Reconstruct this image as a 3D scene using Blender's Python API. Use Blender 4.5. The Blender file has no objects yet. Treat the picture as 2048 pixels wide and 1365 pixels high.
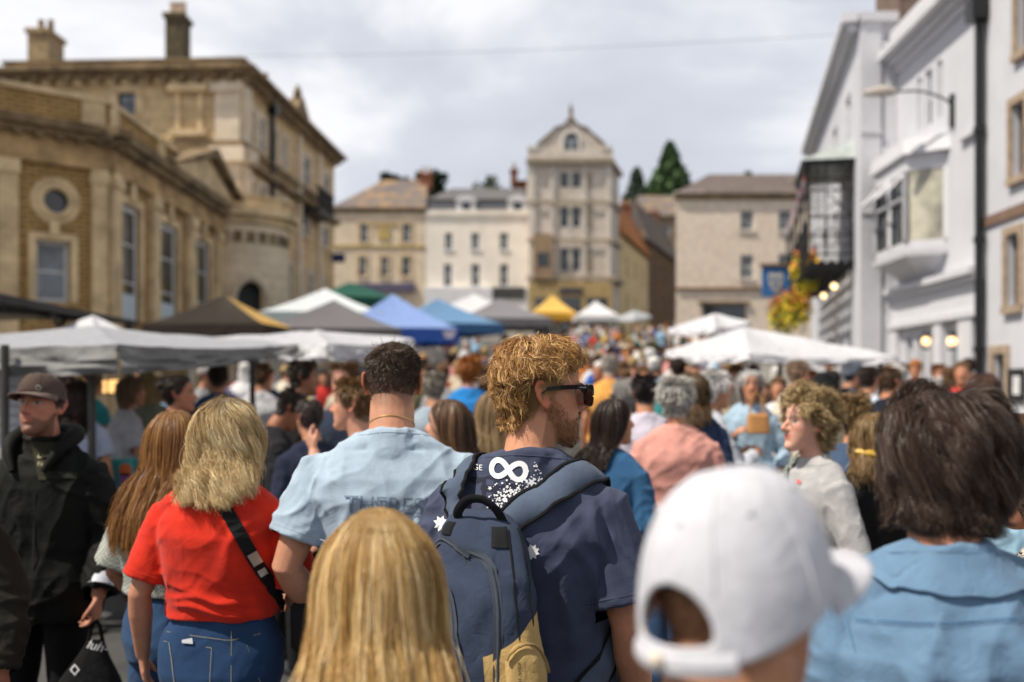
import bpy, bmesh, math, random
import numpy as np
from mathutils import Vector, Matrix
from mathutils.bvhtree import BVHTree

C = bpy.context.scene.collection
SC = bpy.context.scene
R = math.radians
random.seed(5)
RNG = np.random.default_rng(5)

# ------------------------------------------------------------------ camera
F, CX, HY, CZ = 1991.1, 1024.0, 765.0, 1.68      # focal length and horizon, in photo pixels
cd = bpy.data.cameras.new('camera')
cam = bpy.data.objects.new('camera', cd)
C.objects.link(cam)
cam.location = (0, 0, CZ)
cam.rotation_euler = (R(90), 0, 0)
cd.sensor_width = 36
cd.lens = 35
cd.shift_y = (HY - 682.5) / 2048
cd.clip_start = 0.05
cd.clip_end = 3000
cd.dof.use_dof = True
cd.dof.focus_distance = 2.38
cd.dof.aperture_fstop = 1.9
SC.camera = cam

# ------------------------------------------------------------------ sky
SUN_EL, SUN_AZ = R(56), R(-111)          # azimuth measured from +Y (away from camera) to +X
w = bpy.data.worlds.new('World')
SC.world = w
w.use_nodes = True
nt = w.node_tree
nt.nodes.clear()
def N(t, **k):
    n = nt.nodes.new(t)
    for a, b in k.items():
        setattr(n, a, b)
    return n
out = N('ShaderNodeOutputWorld')
sky = N('ShaderNodeTexSky', sky_type='NISHITA')
sky.sun_disc = False
sky.sun_elevation = SUN_EL
sky.sun_rotation = SUN_AZ
bgs = N('ShaderNodeBackground')
bgs.inputs['Strength'].default_value = 0.1
nt.links.new(sky.outputs[0], bgs.inputs['Color'])
tc = N('ShaderNodeTexCoord')
mp = N('ShaderNodeMapping')
mp.inputs['Scale'].default_value = (1.0, 1.0, 2.2)
mp.inputs['Location'].default_value = (0.35, 0.0, 0.12)
nt.links.new(tc.outputs['Generated'], mp.inputs['Vector'])
n1 = N('ShaderNodeTexNoise')
n1.inputs['Scale'].default_value = 2.6
n1.inputs['Detail'].default_value = 7
n1.inputs['Roughness'].default_value = 0.52
n1.inputs['Distortion'].default_value = 0.25
nt.links.new(mp.outputs[0], n1.inputs['Vector'])
rp = N('ShaderNodeValToRGB')
rp.color_ramp.elements[0].position = 0.40
rp.color_ramp.elements[0].color = (0.47, 0.49, 0.545, 1)
rp.color_ramp.elements[1].position = 0.60
rp.color_ramp.elements[1].color = (0.74, 0.735, 0.75, 1)
e = rp.color_ramp.elements.new(0.49)
e.color = (0.52, 0.54, 0.595, 1)
nt.links.new(n1.outputs['Fac'], rp.inputs['Fac'])
bgc = N('ShaderNodeBackground')
bgc.inputs['Strength'].default_value = 1.28
# sky dimmed overhead, out of view, to weaken fill light against the sun
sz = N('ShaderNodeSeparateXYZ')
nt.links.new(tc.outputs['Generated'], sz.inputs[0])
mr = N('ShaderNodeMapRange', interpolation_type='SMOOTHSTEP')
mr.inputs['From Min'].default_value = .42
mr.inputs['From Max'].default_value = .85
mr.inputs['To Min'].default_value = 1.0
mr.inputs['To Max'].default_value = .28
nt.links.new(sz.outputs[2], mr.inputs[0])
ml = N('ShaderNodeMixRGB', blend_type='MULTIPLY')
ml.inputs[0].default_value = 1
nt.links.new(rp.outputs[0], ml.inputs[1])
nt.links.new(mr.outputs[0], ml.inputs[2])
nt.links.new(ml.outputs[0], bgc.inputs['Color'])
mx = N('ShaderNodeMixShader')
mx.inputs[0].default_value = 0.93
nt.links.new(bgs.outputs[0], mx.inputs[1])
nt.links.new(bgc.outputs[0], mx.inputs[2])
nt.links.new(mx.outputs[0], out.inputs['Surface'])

# ------------------------------------------------------------------ sun
sd = bpy.data.lights.new('sun', 'SUN')
sd.energy = 5.0
sd.angle = R(0.6)
sd.color = (1.0, 0.93, 0.82)
so = bpy.data.objects.new('sun', sd)
C.objects.link(so)
so.location = (-20, -10, 40)
sdir = Vector((math.sin(SUN_AZ) * math.cos(SUN_EL), math.cos(SUN_AZ) * math.cos(SUN_EL), math.sin(SUN_EL)))
so.rotation_euler = sdir.to_track_quat('Z', 'Y').to_euler()

SC.view_settings.view_transform = 'Standard'
SC.view_settings.look = 'None'
SC.view_settings.exposure = 0.14
SC.view_settings.gamma = 1
SC.cycles.use_denoising = True
SC.cycles.max_bounces = 6
SC.cycles.diffuse_bounces = 3
SC.cycles.glossy_bounces = 2
SC.cycles.transmission_bounces = 3
SC.cycles.transparent_max_bounces = 4
SC.cycles.caustics_reflective = False
SC.cycles.caustics_refractive = False

def P(px, py, Y):
    """point of the photograph at a distance Y down the street"""
    return Vector(((px - CX) / F * Y, Y, CZ + (HY - py) / F * Y))
GY = [-200, 0, 8, 14, 20, 30, 45, 60, 70, 90, 120, 400]
GZ = [0, 0, .05, .2, .53, 1.15, 2.3, 3.5, 4.4, 6.3, 9.5, 40]
def g(y):
    return float(np.interp(y, GY, GZ))
# ------------------------------------------------------------------ noise
_prm = np.random.default_rng(11).permutation(256)
_prm = np.concatenate([_prm, _prm, _prm])
_grd = np.random.default_rng(12).normal(size=(256, 3))
_grd /= np.linalg.norm(_grd, axis=1)[:, None]
def pn(p):
    """gradient noise, p (n,3) -> (n,) about -0.7..0.7"""
    p = np.asarray(p, float)
    i = np.floor(p).astype(int)
    f = p - i
    u = f * f * f * (f * (f * 6 - 15) + 10)
    i &= 255
    def corner(a, b, c):
        h = _prm[_prm[_prm[(i[:, 0] + a) & 255] + ((i[:, 1] + b) & 255)] + ((i[:, 2] + c) & 255)]
        return ((f - np.array([a, b, c])) * _grd[h]).sum(1)
    L = lambda a, b, t: a + (b - a) * t
    x0 = L(L(corner(0, 0, 0), corner(1, 0, 0), u[:, 0]), L(corner(0, 1, 0), corner(1, 1, 0), u[:, 0]), u[:, 1])
    x1 = L(L(corner(0, 0, 1), corner(1, 0, 1), u[:, 0]), L(corner(0, 1, 1), corner(1, 1, 1), u[:, 0]), u[:, 1])
    return L(x0, x1, u[:, 2])
def pn3(p):
    return np.stack([pn(p + np.array([13.1, 7.7, 1.3])), pn(p + np.array([-5.2, 31.4, 9.9])), pn(p + np.array([21.7, -8.3, 17.1]))], 1)

# ------------------------------------------------------------------ materials
_mats = {}
class Mat:
    def __init__(s, name):
        s.m = bpy.data.materials.new(name)
        s.m.use_nodes = True
        s.nt = s.m.node_tree
        s.b = s.nt.nodes['Principled BSDF']
        s.out = s.nt.nodes['Material Output']
    def n(s, t, ins=None, **k):
        n = s.nt.nodes.new(t)
        for a, b in k.items():
            setattr(n, a, b)
        for a, b in (ins or {}).items():
            if hasattr(b, 'is_output'):
                s.nt.links.new(b, n.inputs[a])
            else:
                n.inputs[a].default_value = b
        return n
    def set(s, **k):
        for a, b in k.items():
            a = a.replace('_', ' ')
            if hasattr(b, 'is_output'):
                s.nt.links.new(b, s.b.inputs[a])
            else:
                s.b.inputs[a].default_value = b
        return s
def c4(c):
    return (c[0], c[1], c[2], 1)
def lerpc(a, b, t):
    return tuple(a[i] + (b[i] - a[i]) * t for i in range(3))
def noise_col(M, c0, c1, scale, detail=4, coord='Object', stretch=(1, 1, 1), lo=.35, hi=.65):
    tc = M.n('ShaderNodeTexCoord')
    mp = M.n('ShaderNodeMapping', {'Vector': tc.outputs[coord], 'Scale': stretch})
    nz = M.n('ShaderNodeTexNoise', {'Vector': mp.outputs[0], 'Scale': scale, 'Detail': detail, 'Roughness': .6})
    rp = M.n('ShaderNodeValToRGB', {'Fac': nz.outputs['Fac']})
    rp.color_ramp.elements[0].position, rp.color_ramp.elements[1].position = lo, hi
    rp.color_ramp.elements[0].color, rp.color_ramp.elements[1].color = c4(c0), c4(c1)
    return rp.outputs[0], mp.outputs[0]
def bump(M, height, strength, dist):
    b = M.n('ShaderNodeBump', {'Height': height, 'Strength': strength, 'Distance': dist})
    M.set(Normal=b.outputs[0])
def plain(name, col, rough=.6, metal=0, var=.15, scale=6, spec=.4, bmp=0):
    key = ('plain', name, col, rough, metal)
    if key in _mats:
        return _mats[key]
    M = Mat(name)
    co, v = noise_col(M, tuple(x * (1 - var) for x in col), tuple(min(1, x * (1 + var)) for x in col), scale)
    M.set(Base_Color=co, Roughness=rough, Metallic=metal, Specular_IOR_Level=spec)
    if bmp:
        nz = M.n('ShaderNodeTexNoise', {'Vector': v, 'Scale': scale * 6, 'Detail': 4.0})
        bump(M, nz.outputs['Fac'], .5, bmp)
    _mats[key] = M.m
    return M.m
def cloth(col, rough=.92, weave=900, wr=.004, wscale=9, trans=0, name='cloth'):
    """woven fabric: faint colour wander, weave and soft creases in the bump"""
    key = ('cloth', tuple(round(x, 4) for x in col), rough, weave, wr, trans)
    if key in _mats:
        return _mats[key]
    M = Mat(name)
    co, v = noise_col(M, tuple(x * .88 for x in col), tuple(min(1, x * 1.1) for x in col), 14, 5)
    M.set(Base_Color=co, Roughness=rough, Specular_IOR_Level=.2, Sheen_Weight=min(.12, sum(col) * .2), Sheen_Roughness=.5)
    nz = M.n('ShaderNodeTexNoise', {'Vector': v, 'Scale': wscale * 1.8, 'Detail': 5.0, 'Roughness': .55, 'Distortion': 1.2})
    n2 = M.n('ShaderNodeTexNoise', {'Vector': v, 'Scale': weave * .4, 'Detail': 2.0})
    ad = M.n('ShaderNodeMath', {0: n2.outputs['Fac'], 1: .05}, operation='MULTIPLY')
    a2 = M.n('ShaderNodeMath', {0: nz.outputs['Fac'], 1: ad.outputs[0]}, operation='ADD')
    bump(M, a2.outputs[0], .7, wr * 1.3)
    if trans:
        tr = M.n('ShaderNodeBsdfTranslucent', {'Color': co})
        mx = M.n('ShaderNodeMixShader', {0: trans, 1: M.b.outputs[0], 2: tr.outputs[0]})
        M.nt.links.new(mx.outputs[0], M.out.inputs[0])
    _mats[key] = M.m
    return M.m
def stone(name, c0, c1, rot=0, bw=.9, bh=.32, mortar=None, scale=1.0, dirt=(.05, .04, .03), dirt_amt=.5, mort=.012):
    """coursed masonry; rot turns the courses to the wall's own direction"""
    key = ('stone', name, rot)
    if key in _mats:
        return _mats[key]
    M = Mat(name)
    tc = M.n('ShaderNodeTexCoord')
    geo = M.n('ShaderNodeNewGeometry')
    sx = M.n('ShaderNodeSeparateXYZ', {0: geo.outputs['Position']})
    a = M.n('ShaderNodeMath', {0: sx.outputs[0], 1: math.cos(rot)}, operation='MULTIPLY')
    b = M.n('ShaderNodeMath', {0: sx.outputs[1], 1: math.sin(rot)}, operation='MULTIPLY')
    u = M.n('ShaderNodeMath', {0: a.outputs[0], 1: b.outputs[0]}, operation='ADD')
    cv = M.n('ShaderNodeCombineXYZ', {0: u.outputs[0], 1: sx.outputs[2]})
    br = M.n('ShaderNodeTexBrick', {'Vector': cv.outputs[0], 'Color1': c4(c0), 'Color2': c4(c1), 'Mortar': c4(mortar or tuple(x * .6 for x in c0)),
                                    'Scale': scale, 'Mortar Size': mort, 'Brick Width': bw, 'Row Height': bh, 'Bias': 0.0})
    nz = M.n('ShaderNodeTexNoise', {'Vector': geo.outputs['Position'], 'Scale': .9, 'Detail': 6.0, 'Roughness': .65})
    rp = M.n('ShaderNodeMapRange', {'Value': nz.outputs['Fac'], 'From Min': .45, 'From Max': .75, 'To Min': 0.0, 'To Max': dirt_amt})
    mx = M.n('ShaderNodeMix', {'Factor': rp.outputs[0], 'A': br.outputs['Color'], 'B': c4(dirt)}, data_type='RGBA') if False else None
    mc = M.n('ShaderNodeMixRGB', {0: rp.outputs[0], 1: br.outputs['Color'], 2: c4(dirt)})
    n2 = M.n('ShaderNodeTexNoise', {'Vector': geo.outputs['Position'], 'Scale': 3.5, 'Detail': 4.0})
    r2 = M.n('ShaderNodeMapRange', {'Value': n2.outputs['Fac'], 'To Min': .7, 'To Max': 1.3})
    m2 = M.n('ShaderNodeMixRGB', {0: 1.0, 1: mc.outputs[0], 2: r2.outputs[0]}, blend_type='MULTIPLY')
    M.set(Base_Color=m2.outputs[0], Roughness=.9, Specular_IOR_Level=.2)
    bump(M, br.outputs['Fac'], .5, -.01)
    _mats[key] = M.m
    return M.m
def glass_mat(name='window_glass', col=(.02, .025, .03), rough=.06):
    key = ('glass', name)
    if key in _mats:
        return _mats[key]
    M = Mat(name)
    co, v = noise_col(M, tuple(x * .5 for x in col), tuple(x * 2.0 for x in col), 1.2)
    M.set(Base_Color=co, Roughness=rough, Specular_IOR_Level=.7)
    _mats[key] = M.m
    return M.m
def emit(name, col, s):
    key = ('emit', name)
    if key in _mats:
        return _mats[key]
    M = Mat(name)
    M.set(Base_Color=c4(col), Emission_Color=c4(col), Emission_Strength=s)
    _mats[key] = M.m
    return M.m
def attr_mat(name, rough=.5, spec=.4, sss=0, trans=0, nscale=0, namt=.15, sheen=0, aniso=0):
    """colour comes from the mesh's own colour attribute (skin regions, hair locks)"""
    key = ('attr', name)
    if key in _mats:
        return _mats[key]
    M = Mat(name)
    at = M.n('ShaderNodeAttribute', attribute_name='Col')
    co = at.outputs['Color']
    if nscale:
        tc = M.n('ShaderNodeTexCoord')
        nz = M.n('ShaderNodeTexNoise', {'Vector': tc.outputs['Object'], 'Scale': nscale, 'Detail': 5.0, 'Roughness': .6})
        r2 = M.n('ShaderNodeMapRange', {'Value': nz.outputs['Fac'], 'From Min': .25, 'From Max': .75, 'To Min': 1 - namt, 'To Max': 1 + namt})
        co = M.n('ShaderNodeMixRGB', {0: 1.0, 1: co, 2: r2.outputs[0]}, blend_type='MULTIPLY').outputs[0]
        bump(M, nz.outputs['Fac'], .25, .002)
    M.set(Base_Color=co, Roughness=rough, Specular_IOR_Level=spec)
    if sss:
        M.set(Subsurface_Weight=sss, Subsurface_Scale=.012, Subsurface_Radius=(1.0, .35, .2))
    if trans:
        tr = M.n('ShaderNodeBsdfTranslucent', {'Color': co})
        mx = M.n('ShaderNodeMixShader', {0: trans, 1: M.b.outputs[0], 2: tr.outputs[0]})
        M.nt.links.new(mx.outputs[0], M.out.inputs[0])
    _mats[key] = M.m
    return M.m

# ------------------------------------------------------------------ objects
def link(o, parent=None):
    C.objects.link(o)
    if parent is not None:
        o.parent = parent
    return o
def tag(o, label=None, cat=None, group=None, kind=None):
    if label: o['label'] = label
    if cat: o['category'] = cat
    if group: o['group'] = group
    if kind: o['kind'] = kind
    return o
def empty(name, loc, label=None, cat=None, group=None, rz=0):
    o = bpy.data.objects.new(name, None)
    o.empty_display_size = .2
    o.location = loc
    o.rotation_euler = (0, 0, rz)
    link(o)
    return tag(o, label, cat, group)
def mesh_np(V, Fs, smooth=True, name='mesh'):
    """fast mesh from arrays; Fs a list of (n,k) int arrays"""
    me = bpy.data.meshes.new(name)
    V = np.asarray(V, np.float32)
    me.vertices.add(len(V))
    me.vertices.foreach_set('co', V.ravel())
    Fs = [np.asarray(f, np.int32) for f in Fs if len(f)]
    tot = np.concatenate([np.full(len(f), f.shape[1], np.int32) for f in Fs])
    idx = np.concatenate([f.ravel() for f in Fs])
    me.loops.add(len(idx))
    me.loops.foreach_set('vertex_index', idx)
    me.polygons.add(len(tot))
    st = np.concatenate([[0], np.cumsum(tot)[:-1]]).astype(np.int32)
    me.polygons.foreach_set('loop_start', st)
    me.polygons.foreach_set('loop_total', tot)
    me.polygons.foreach_set('use_smooth', np.full(len(tot), smooth))
    me.update(calc_edges=True)
    return me
def set_col(me, cols):
    a = me.color_attributes.new('Col', 'FLOAT_COLOR', 'POINT')
    c = np.ones((len(me.vertices), 4), np.float32)
    c[:, :3] = cols
    a.data.foreach_set('color', c.ravel())
def obj_me(name, me, mat, parent=None):
    me.name = name
    if mat is not None and not me.materials:
        me.materials.append(mat)
    return link(bpy.data.objects.new(name, me), parent)

class MB:
    """collects boxes, bars, tubes and sheets and links them as ONE mesh object"""
    def __init__(s):
        s.V, s.F, s.n = [], [], 0
    def add(s, V, Fc):
        s.V.extend([tuple(v) for v in V])
        s.F.extend([tuple(i + s.n for i in f) for f in Fc])
        s.n += len(V)
        return s
    def hexa(s, p):
        return s.add(p, [(0, 3, 2, 1), (4, 5, 6, 7), (0, 1, 5, 4), (1, 2, 6, 5), (2, 3, 7, 6), (3, 0, 4, 7)])
    def box(s, x0, y0, z0, x1, y1, z1):
        return s.hexa([(x0, y0, z0), (x1, y0, z0), (x1, y1, z0), (x0, y1, z0), (x0, y0, z1), (x1, y0, z1), (x1, y1, z1), (x0, y1, z1)])
    def quad(s, a, b, c, d):
        return s.add([a, b, c, d], [(0, 1, 2, 3)])
    def tube(s, pts, r, n=10, flat=1.0):
        V, Fc = tube(pts, r, n, flat)
        return s.add(V, Fc)
    def bar(s, a, b, r=.02, n=6):
        return s.tube([a, b], r, n)
    def prism(s, poly, vec):
        """extrude a polygon (list of points) along vec"""
        n = len(poly)
        vec = Vector(vec)
        V = [Vector(p) for p in poly] + [Vector(p) + vec for p in poly]
        return s.add(V, [tuple(range(n))[::-1], tuple(range(n, 2 * n))] + [(i, (i + 1) % n, n + (i + 1) % n, n + i) for i in range(n)])
    def build(s, name, mat, parent=None, smooth=False, bevel=0, world=True):
        me = bpy.data.meshes.new(name)
        off = Vector(parent_loc(parent)) if (parent is not None and world) else Vector((0, 0, 0))
        V = [Vector(v) - off for v in s.V]
        me.from_pydata(V, [], s.F)
        if bevel:
            bm = bmesh.new(); bm.from_mesh(me)
            bmesh.ops.bevel(bm, geom=[e for e in bm.edges if len(e.link_faces) == 2 and e.calc_face_angle(0) > .6], offset=bevel, segments=2, affect='EDGES', clamp_overlap=True)
            bm.to_mesh(me); bm.free()
        me.materials.append(mat)
        if smooth:
            me.polygons.foreach_set('use_smooth', [True] * len(me.polygons))
            try: me.set_sharp_from_angle(angle=R(40))
            except Exception: pass
        o = link(bpy.data.objects.new(name, me), parent)
        return o
def parent_loc(p):
    v = Vector((0, 0, 0))
    while p is not None:
        v += p.location
        p = p.parent
    return v
def frames(pts):
    pts = [Vector(p) for p in pts]
    T = []
    for i in range(len(pts)):
        a = pts[max(0, i - 1)]; b = pts[min(len(pts) - 1, i + 1)]
        T.append((b - a).normalized())
    up = Vector((0, 1, 0)) if abs(T[0].y) < .8 else Vector((1, 0, 0))
    S = []
    s = T[0].cross(up).normalized()
    for t in T:
        s = (s - t * s.dot(t)).normalized()
        S.append((s, t.cross(s).normalized() * 1))
    return pts, S
def tube(path, radii, n=12, flat=1.0, cap=True):
    """closed tube along a path; flat squeezes it along its second axis"""
    pts, S = frames(path)
    if not hasattr(radii, '__len__'):
        radii = [radii] * len(pts)
    V, Fc = [], []
    for i, p in enumerate(pts):
        r = radii[i]
        ra, rb = r if hasattr(r, '__len__') else (r, r * flat)
        for k in range(n):
            a = 2 * math.pi * k / n
            V.append(p + S[i][0] * (math.cos(a) * ra) + S[i][1] * (math.sin(a) * rb))
    m = len(pts)
    for i in range(m - 1):
        for k in range(n):
            k2 = (k + 1) % n
            Fc.append((i * n + k, i * n + k2, (i + 1) * n + k2, (i + 1) * n + k))
    if cap:
        Fc.append(tuple(range(n))[::-1])
        Fc.append(tuple(range((m - 1) * n, m * n)))
    return V, Fc
def loft(rings, n=32, e=2.2):
    """rings of (cx, cy, z, rx, ry[, e]) stacked into one closed skin"""
    V, Fc = [], []
    for r in rings:
        cx, cy, z, rx, ry = r[:5]
        ex = 2.0 / (r[5] if len(r) > 5 else e)
        for k in range(n):
            a = 2 * math.pi * k / n
            c, s = math.cos(a), math.sin(a)
            V.append(Vector((cx + rx * math.copysign(abs(c) ** ex, c), cy + ry * math.copysign(abs(s) ** ex, s), z)))
    m = len(rings)
    for i in range(m - 1):
        for k in range(n):
            k2 = (k + 1) % n
            Fc.append((i * n + k, i * n + k2, (i + 1) * n + k2, (i + 1) * n + k))
    Fc.append(tuple(range(n))[::-1])
    Fc.append(tuple(range((m - 1) * n, m * n)))
    return V, Fc
def ball(c, r, sx=1, sy=1, sz=1, n=12):
    rings = []
    for i in range(n // 2 + 1):
        a = math.pi * i / (n // 2)
        rr = max(math.sin(a), .02) * r
        rings.append((c[0], c[1], c[2] - math.cos(a) * r * sz, rr * sx, rr * sy, 2))
    return loft(rings, n)
def catmull(pts, n):
    p = np.array(pts, float)
    q = np.vstack([2 * p[0] - p[1], p, 2 * p[-1] - p[-2]])
    out = []
    for t in np.linspace(0, len(p) - 1 - 1e-6, n):
        i = int(t); f = t - i
        a, b, c, d = q[i:i + 4]
        out.append(.5 * (2 * b + (c - a) * f + (2 * a - 5 * b + 4 * c - d) * f * f + (3 * b - a - 3 * c + d) * f ** 3))
    return np.array(out)

class Wall:
    """a vertical wall plane from A to B in plan; s runs along it, o outwards, z up"""
    def __init__(s, A, B, out):
        s.A = Vector((A[0], A[1])); s.B = Vector((B[0], B[1]))
        s.L = (s.B - s.A).length
        s.u = (s.B - s.A).normalized()
        n = Vector((s.u.y, -s.u.x))
        s.n = n if n.dot(Vector(out)) > 0 else -n
        s.rot = math.atan2(s.u.y, s.u.x)
    def pt(s, a, z, o=0):
        q = s.A + s.u * a + s.n * o
        return Vector((q.x, q.y, z))
    def at(s, px, py=None):
        d = ((px - CX) / F, 1.0)
        # A + u*a = d*t
        det = s.u.x * (-d[1]) - (-d[0]) * s.u.y
        a = ((-s.A.x) * (-d[1]) - (-d[0]) * (-s.A.y)) / det
        t = (s.u.x * (-s.A.y) - s.u.y * (-s.A.x)) / det
        if py is None:
            return a
        return a, CZ + (HY - py) / F * t
    def hole(s, x0, y0, x1, y1):
        a0, a1 = sorted((s.at(x0), s.at(x1)))
        xm = (x0 + x1) / 2
        return (a0, s.at(xm, y1)[1], a1, s.at(xm, y0)[1])
    def box(s, mb, a0, a1, z0, z1, o0, o1):
        mb.hexa([s.pt(a0, z0, o0), s.pt(a1, z0, o0), s.pt(a1, z0, o1), s.pt(a0, z0, o1), s.pt(a0, z1, o0), s.pt(a1, z1, o0), s.pt(a1, z1, o1), s.pt(a0, z1, o1)])
    def facade(s, mb, z0, z1, holes=(), a0=0, a1=None, depth=.2, thick=.4):
        """front skin with real openings and their reveals"""
        a1 = s.L if a1 is None else a1
        us = sorted({a0, a1, *[h[0] for h in holes], *[h[2] for h in holes]})
        zs = sorted({z0, z1, *[h[1] for h in holes], *[h[3] for h in holes]})
        for i in range(len(us) - 1):
            for j in range(len(zs) - 1):
                um, zm = (us[i] + us[i + 1]) / 2, (zs[j] + zs[j + 1]) / 2
                if any(h[0] < um < h[2] and h[1] < zm < h[3] for h in holes):
                    continue
                mb.quad(s.pt(us[i], zs[j]), s.pt(us[i + 1], zs[j]), s.pt(us[i + 1], zs[j + 1]), s.pt(us[i], zs[j + 1]))
        for (p, q, r, t) in holes:
            for (e0, f0, e1, f1) in ((p, q, r, q), (r, q, r, t), (r, t, p, t), (p, t, p, q)):
                mb.quad(s.pt(e0, f0), s.pt(e1, f1), s.pt(e1, f1, -depth), s.pt(e0, f0, -depth))
    def window(s, parent, h, fmat, gmat, nx=2, nz=2, depth=.16, bar=.04, fw=.06, sill=None, surround=None, sw=.16, pane=True):
        """a window: frame with glazing bars, pane as sub-part, stone surround"""
        mb = MB()
        p, q, r, t = h
        o = -depth
        s.box(mb, p, p + fw, q, t, o, o + .05); s.box(mb, r - fw, r, q, t, o, o + .05)
        s.box(mb, p + fw, r - fw, q, q + fw, o, o + .05); s.box(mb, p + fw, r - fw, t - fw, t, o, o + .05)
        for i in range(1, nx):
            m = p + (r - p) * i / nx
            s.box(mb, m - bar / 2, m + bar / 2, q + fw, t - fw, o + .004, o + .042)
        for j in range(1, nz):
            m = q + (t - q) * j / nz
            s.box(mb, p + fw, r - fw, m - bar / 2, m + bar / 2, o + .002, o + .046)
        w = mb.build('window', fmat, parent)
        if pane:
            gb = MB()
            gb.quad(s.pt(p + .01, q + .01, o + .02), s.pt(r - .01, q + .01, o + .02), s.pt(r - .01, t - .01, o + .02), s.pt(p + .01, t - .01, o + .02))
            gb.build('pane', gmat, w)
        if sill:
            sb = MB()
            s.box(sb, p - .1, r + .1, q - .12, q - .003, -depth, .09)
            sb.build('sill', sill, w)
        if surround:
            sb = MB()
            s.box(sb, p - sw, p - .003, q - .003, t + sw, 0, .05); s.box(sb, r + .003, r + sw, q - .003, t + sw, 0, .05)
            s.box(sb, p - .003, r + .003, t + .003, t + sw, 0, .048)
            sb.build('surround', surround, w)
        return w
# ================================================================== ground
def ground():
    ys = sorted(set([-60, -20, 0, 2, 4, 6, 8, 10, 12, 14, 17, 20, 23, 26, 30, 35, 40, 45, 50, 55, 60, 65, 70, 80, 90, 105, 120, 160, 250, 400]))
    xs = [-400, -150, -60, -30, -20, -12, -6, 0, 6, 12, 20, 30, 60, 150, 400]
    V = [(x, y, g(y)) for y in ys for x in xs]
    n = len(xs)
    Fc = [(j * n + i, j * n + i + 1, (j + 1) * n + i + 1, (j + 1) * n + i) for j in range(len(ys) - 1) for i in range(n - 1)]
    M = Mat('asphalt')
    co, v = noise_col(M, (.035, .034, .034), (.085, .082, .078), .8, 8)
    nz = M.n('ShaderNodeTexNoise', {'Vector': v, 'Scale': 90.0, 'Detail': 3.0})
    r2 = M.n('ShaderNodeMapRange', {'Value': nz.outputs['Fac'], 'To Min': .6, 'To Max': 1.4})
    m2 = M.n('ShaderNodeMixRGB', {0: 1.0, 1: co, 2: r2.outputs[0]}, blend_type='MULTIPLY')
    M.set(Base_Color=m2.outputs[0], Roughness=.85)
    bump(M, nz.outputs['Fac'], .6, .01)
    mb = MB(); mb.add(V, Fc)
    tag(mb.build('ground', M.m, smooth=True), kind='structure')
    # pavements along both frontages, with kerbs
    pav = stone('paving', (.20, .19, .17), (.26, .25, .22), 0, .9, .6, (.1, .1, .09), dirt_amt=.2)
    for nm, x0, x1 in (('pavement', 6.2, 12.5), ('pavement', -14, -7.6)):
        mb = MB()
        yy = [4, 8, 11, 14, 17, 20, 23, 26, 30, 35, 40, 46]
        for a, b in zip(yy, yy[1:]):
            mb.hexa([(x0, a, g(a) - .1), (x1, a, g(a) - .1), (x1, b, g(b) - .1), (x0, b, g(b) - .1),
                     (x0, a, g(a) + .12), (x1, a, g(a) + .12), (x1, b, g(b) + .12), (x0, b, g(b) + .12)])
        tag(mb.build(nm, pav), kind='structure')
    # yellow no-parking line and white crossing bars on the road
    yl = plain('road_paint_yellow', (.42, .30, .05), .8, var=.3)
    wl = plain('road_paint_white', (.6, .6, .58), .8, var=.2)
    mb = MB()
    mb.box(-3.6, 3.55, .004, -1.2, 3.67, .008)
    tag(mb.build('road_marking', yl), kind='structure')
    mb = MB()
    for i in range(5):
        y = 2.6 + i * .75
        mb.box(.2, y, .004 + g(y), 2.6, y + .32, .010 + g(y))
    tag(mb.build('road_marking', wl), kind='structure')
ground()

# ================================================================== shared materials
ST_GOLD = lambda r: stone('gold_stone', (.64, .47, .27), (.54, .385, .205), r, 1.1, .36, (.22, .14, .06), dirt_amt=.4, dirt=(.09, .055, .025), mort=.008)
ST_BRICK = lambda r: stone('gold_brick', (.52, .33, .13), (.40, .24, .085), r, .32, .10, (.2, .13, .06), dirt_amt=.3, mort=.02, dirt=(.10, .06, .03))
ST_PALE = lambda r: stone('pale_stone', (.76, .63, .47), (.70, .57, .415), r, 1.0, .34, (.38, .29, .19), dirt_amt=.22, dirt=(.2, .14, .08), mort=.006)
ST_GREY = lambda r: stone('grey_stone', (.64, .58, .51), (.58, .52, .455), r, .8, .3, (.33, .27, .21), dirt_amt=.35, dirt=(.24, .18, .09), mort=.008)
M_TRIM = plain('dressed_stone', (.62, .465, .27), .85, var=.3, scale=1.5, bmp=.01)
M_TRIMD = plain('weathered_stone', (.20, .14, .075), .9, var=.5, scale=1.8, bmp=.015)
M_TRIMP = plain('pale_trim', (.66, .55, .41), .85, var=.15, scale=2)
M_SASH = plain('sash_paint', (.68, .68, .68), .5, var=.05)
M_SASHD = plain('dark_sash', (.05, .045, .04), .5)
M_GLASS = glass_mat()
M_GLASSB = glass_mat('blue_glass', (.10, .12, .14), .08)
M_SLATE = stone('slate', (.19, .165, .16), (.14, .125, .125), 0, .5, .28, (.08, .07, .07), dirt=(.50, .29, .09), dirt_amt=.75)
M_SLATEG = stone('grey_slate', (.16, .155, .16), (.13, .125, .13), 0, .5, .28, (.08, .08, .08), dirt_amt=.15, dirt=(.2, .18, .15))
M_TILE = stone('orange_tile', (.36, .15, .06), (.28, .12, .05), 0, .4, .28, (.12, .06, .03), dirt_amt=.3)
M_BRICK = stone('red_brick', (.33, .10, .045), (.26, .08, .035), 0, .25, .09, (.2, .13, .1))
M_POT = plain('chimney_pot', (.42, .27, .16), .9)
M_LEAD = plain('lead', (.18, .18, .19), .6)
M_DARK = plain('dark_interior', (.012, .012, .013), .8)
M_WHITE = plain('white_render', (.58, .585, .62), .8, var=.05, scale=1.2, bmp=.004)
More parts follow.
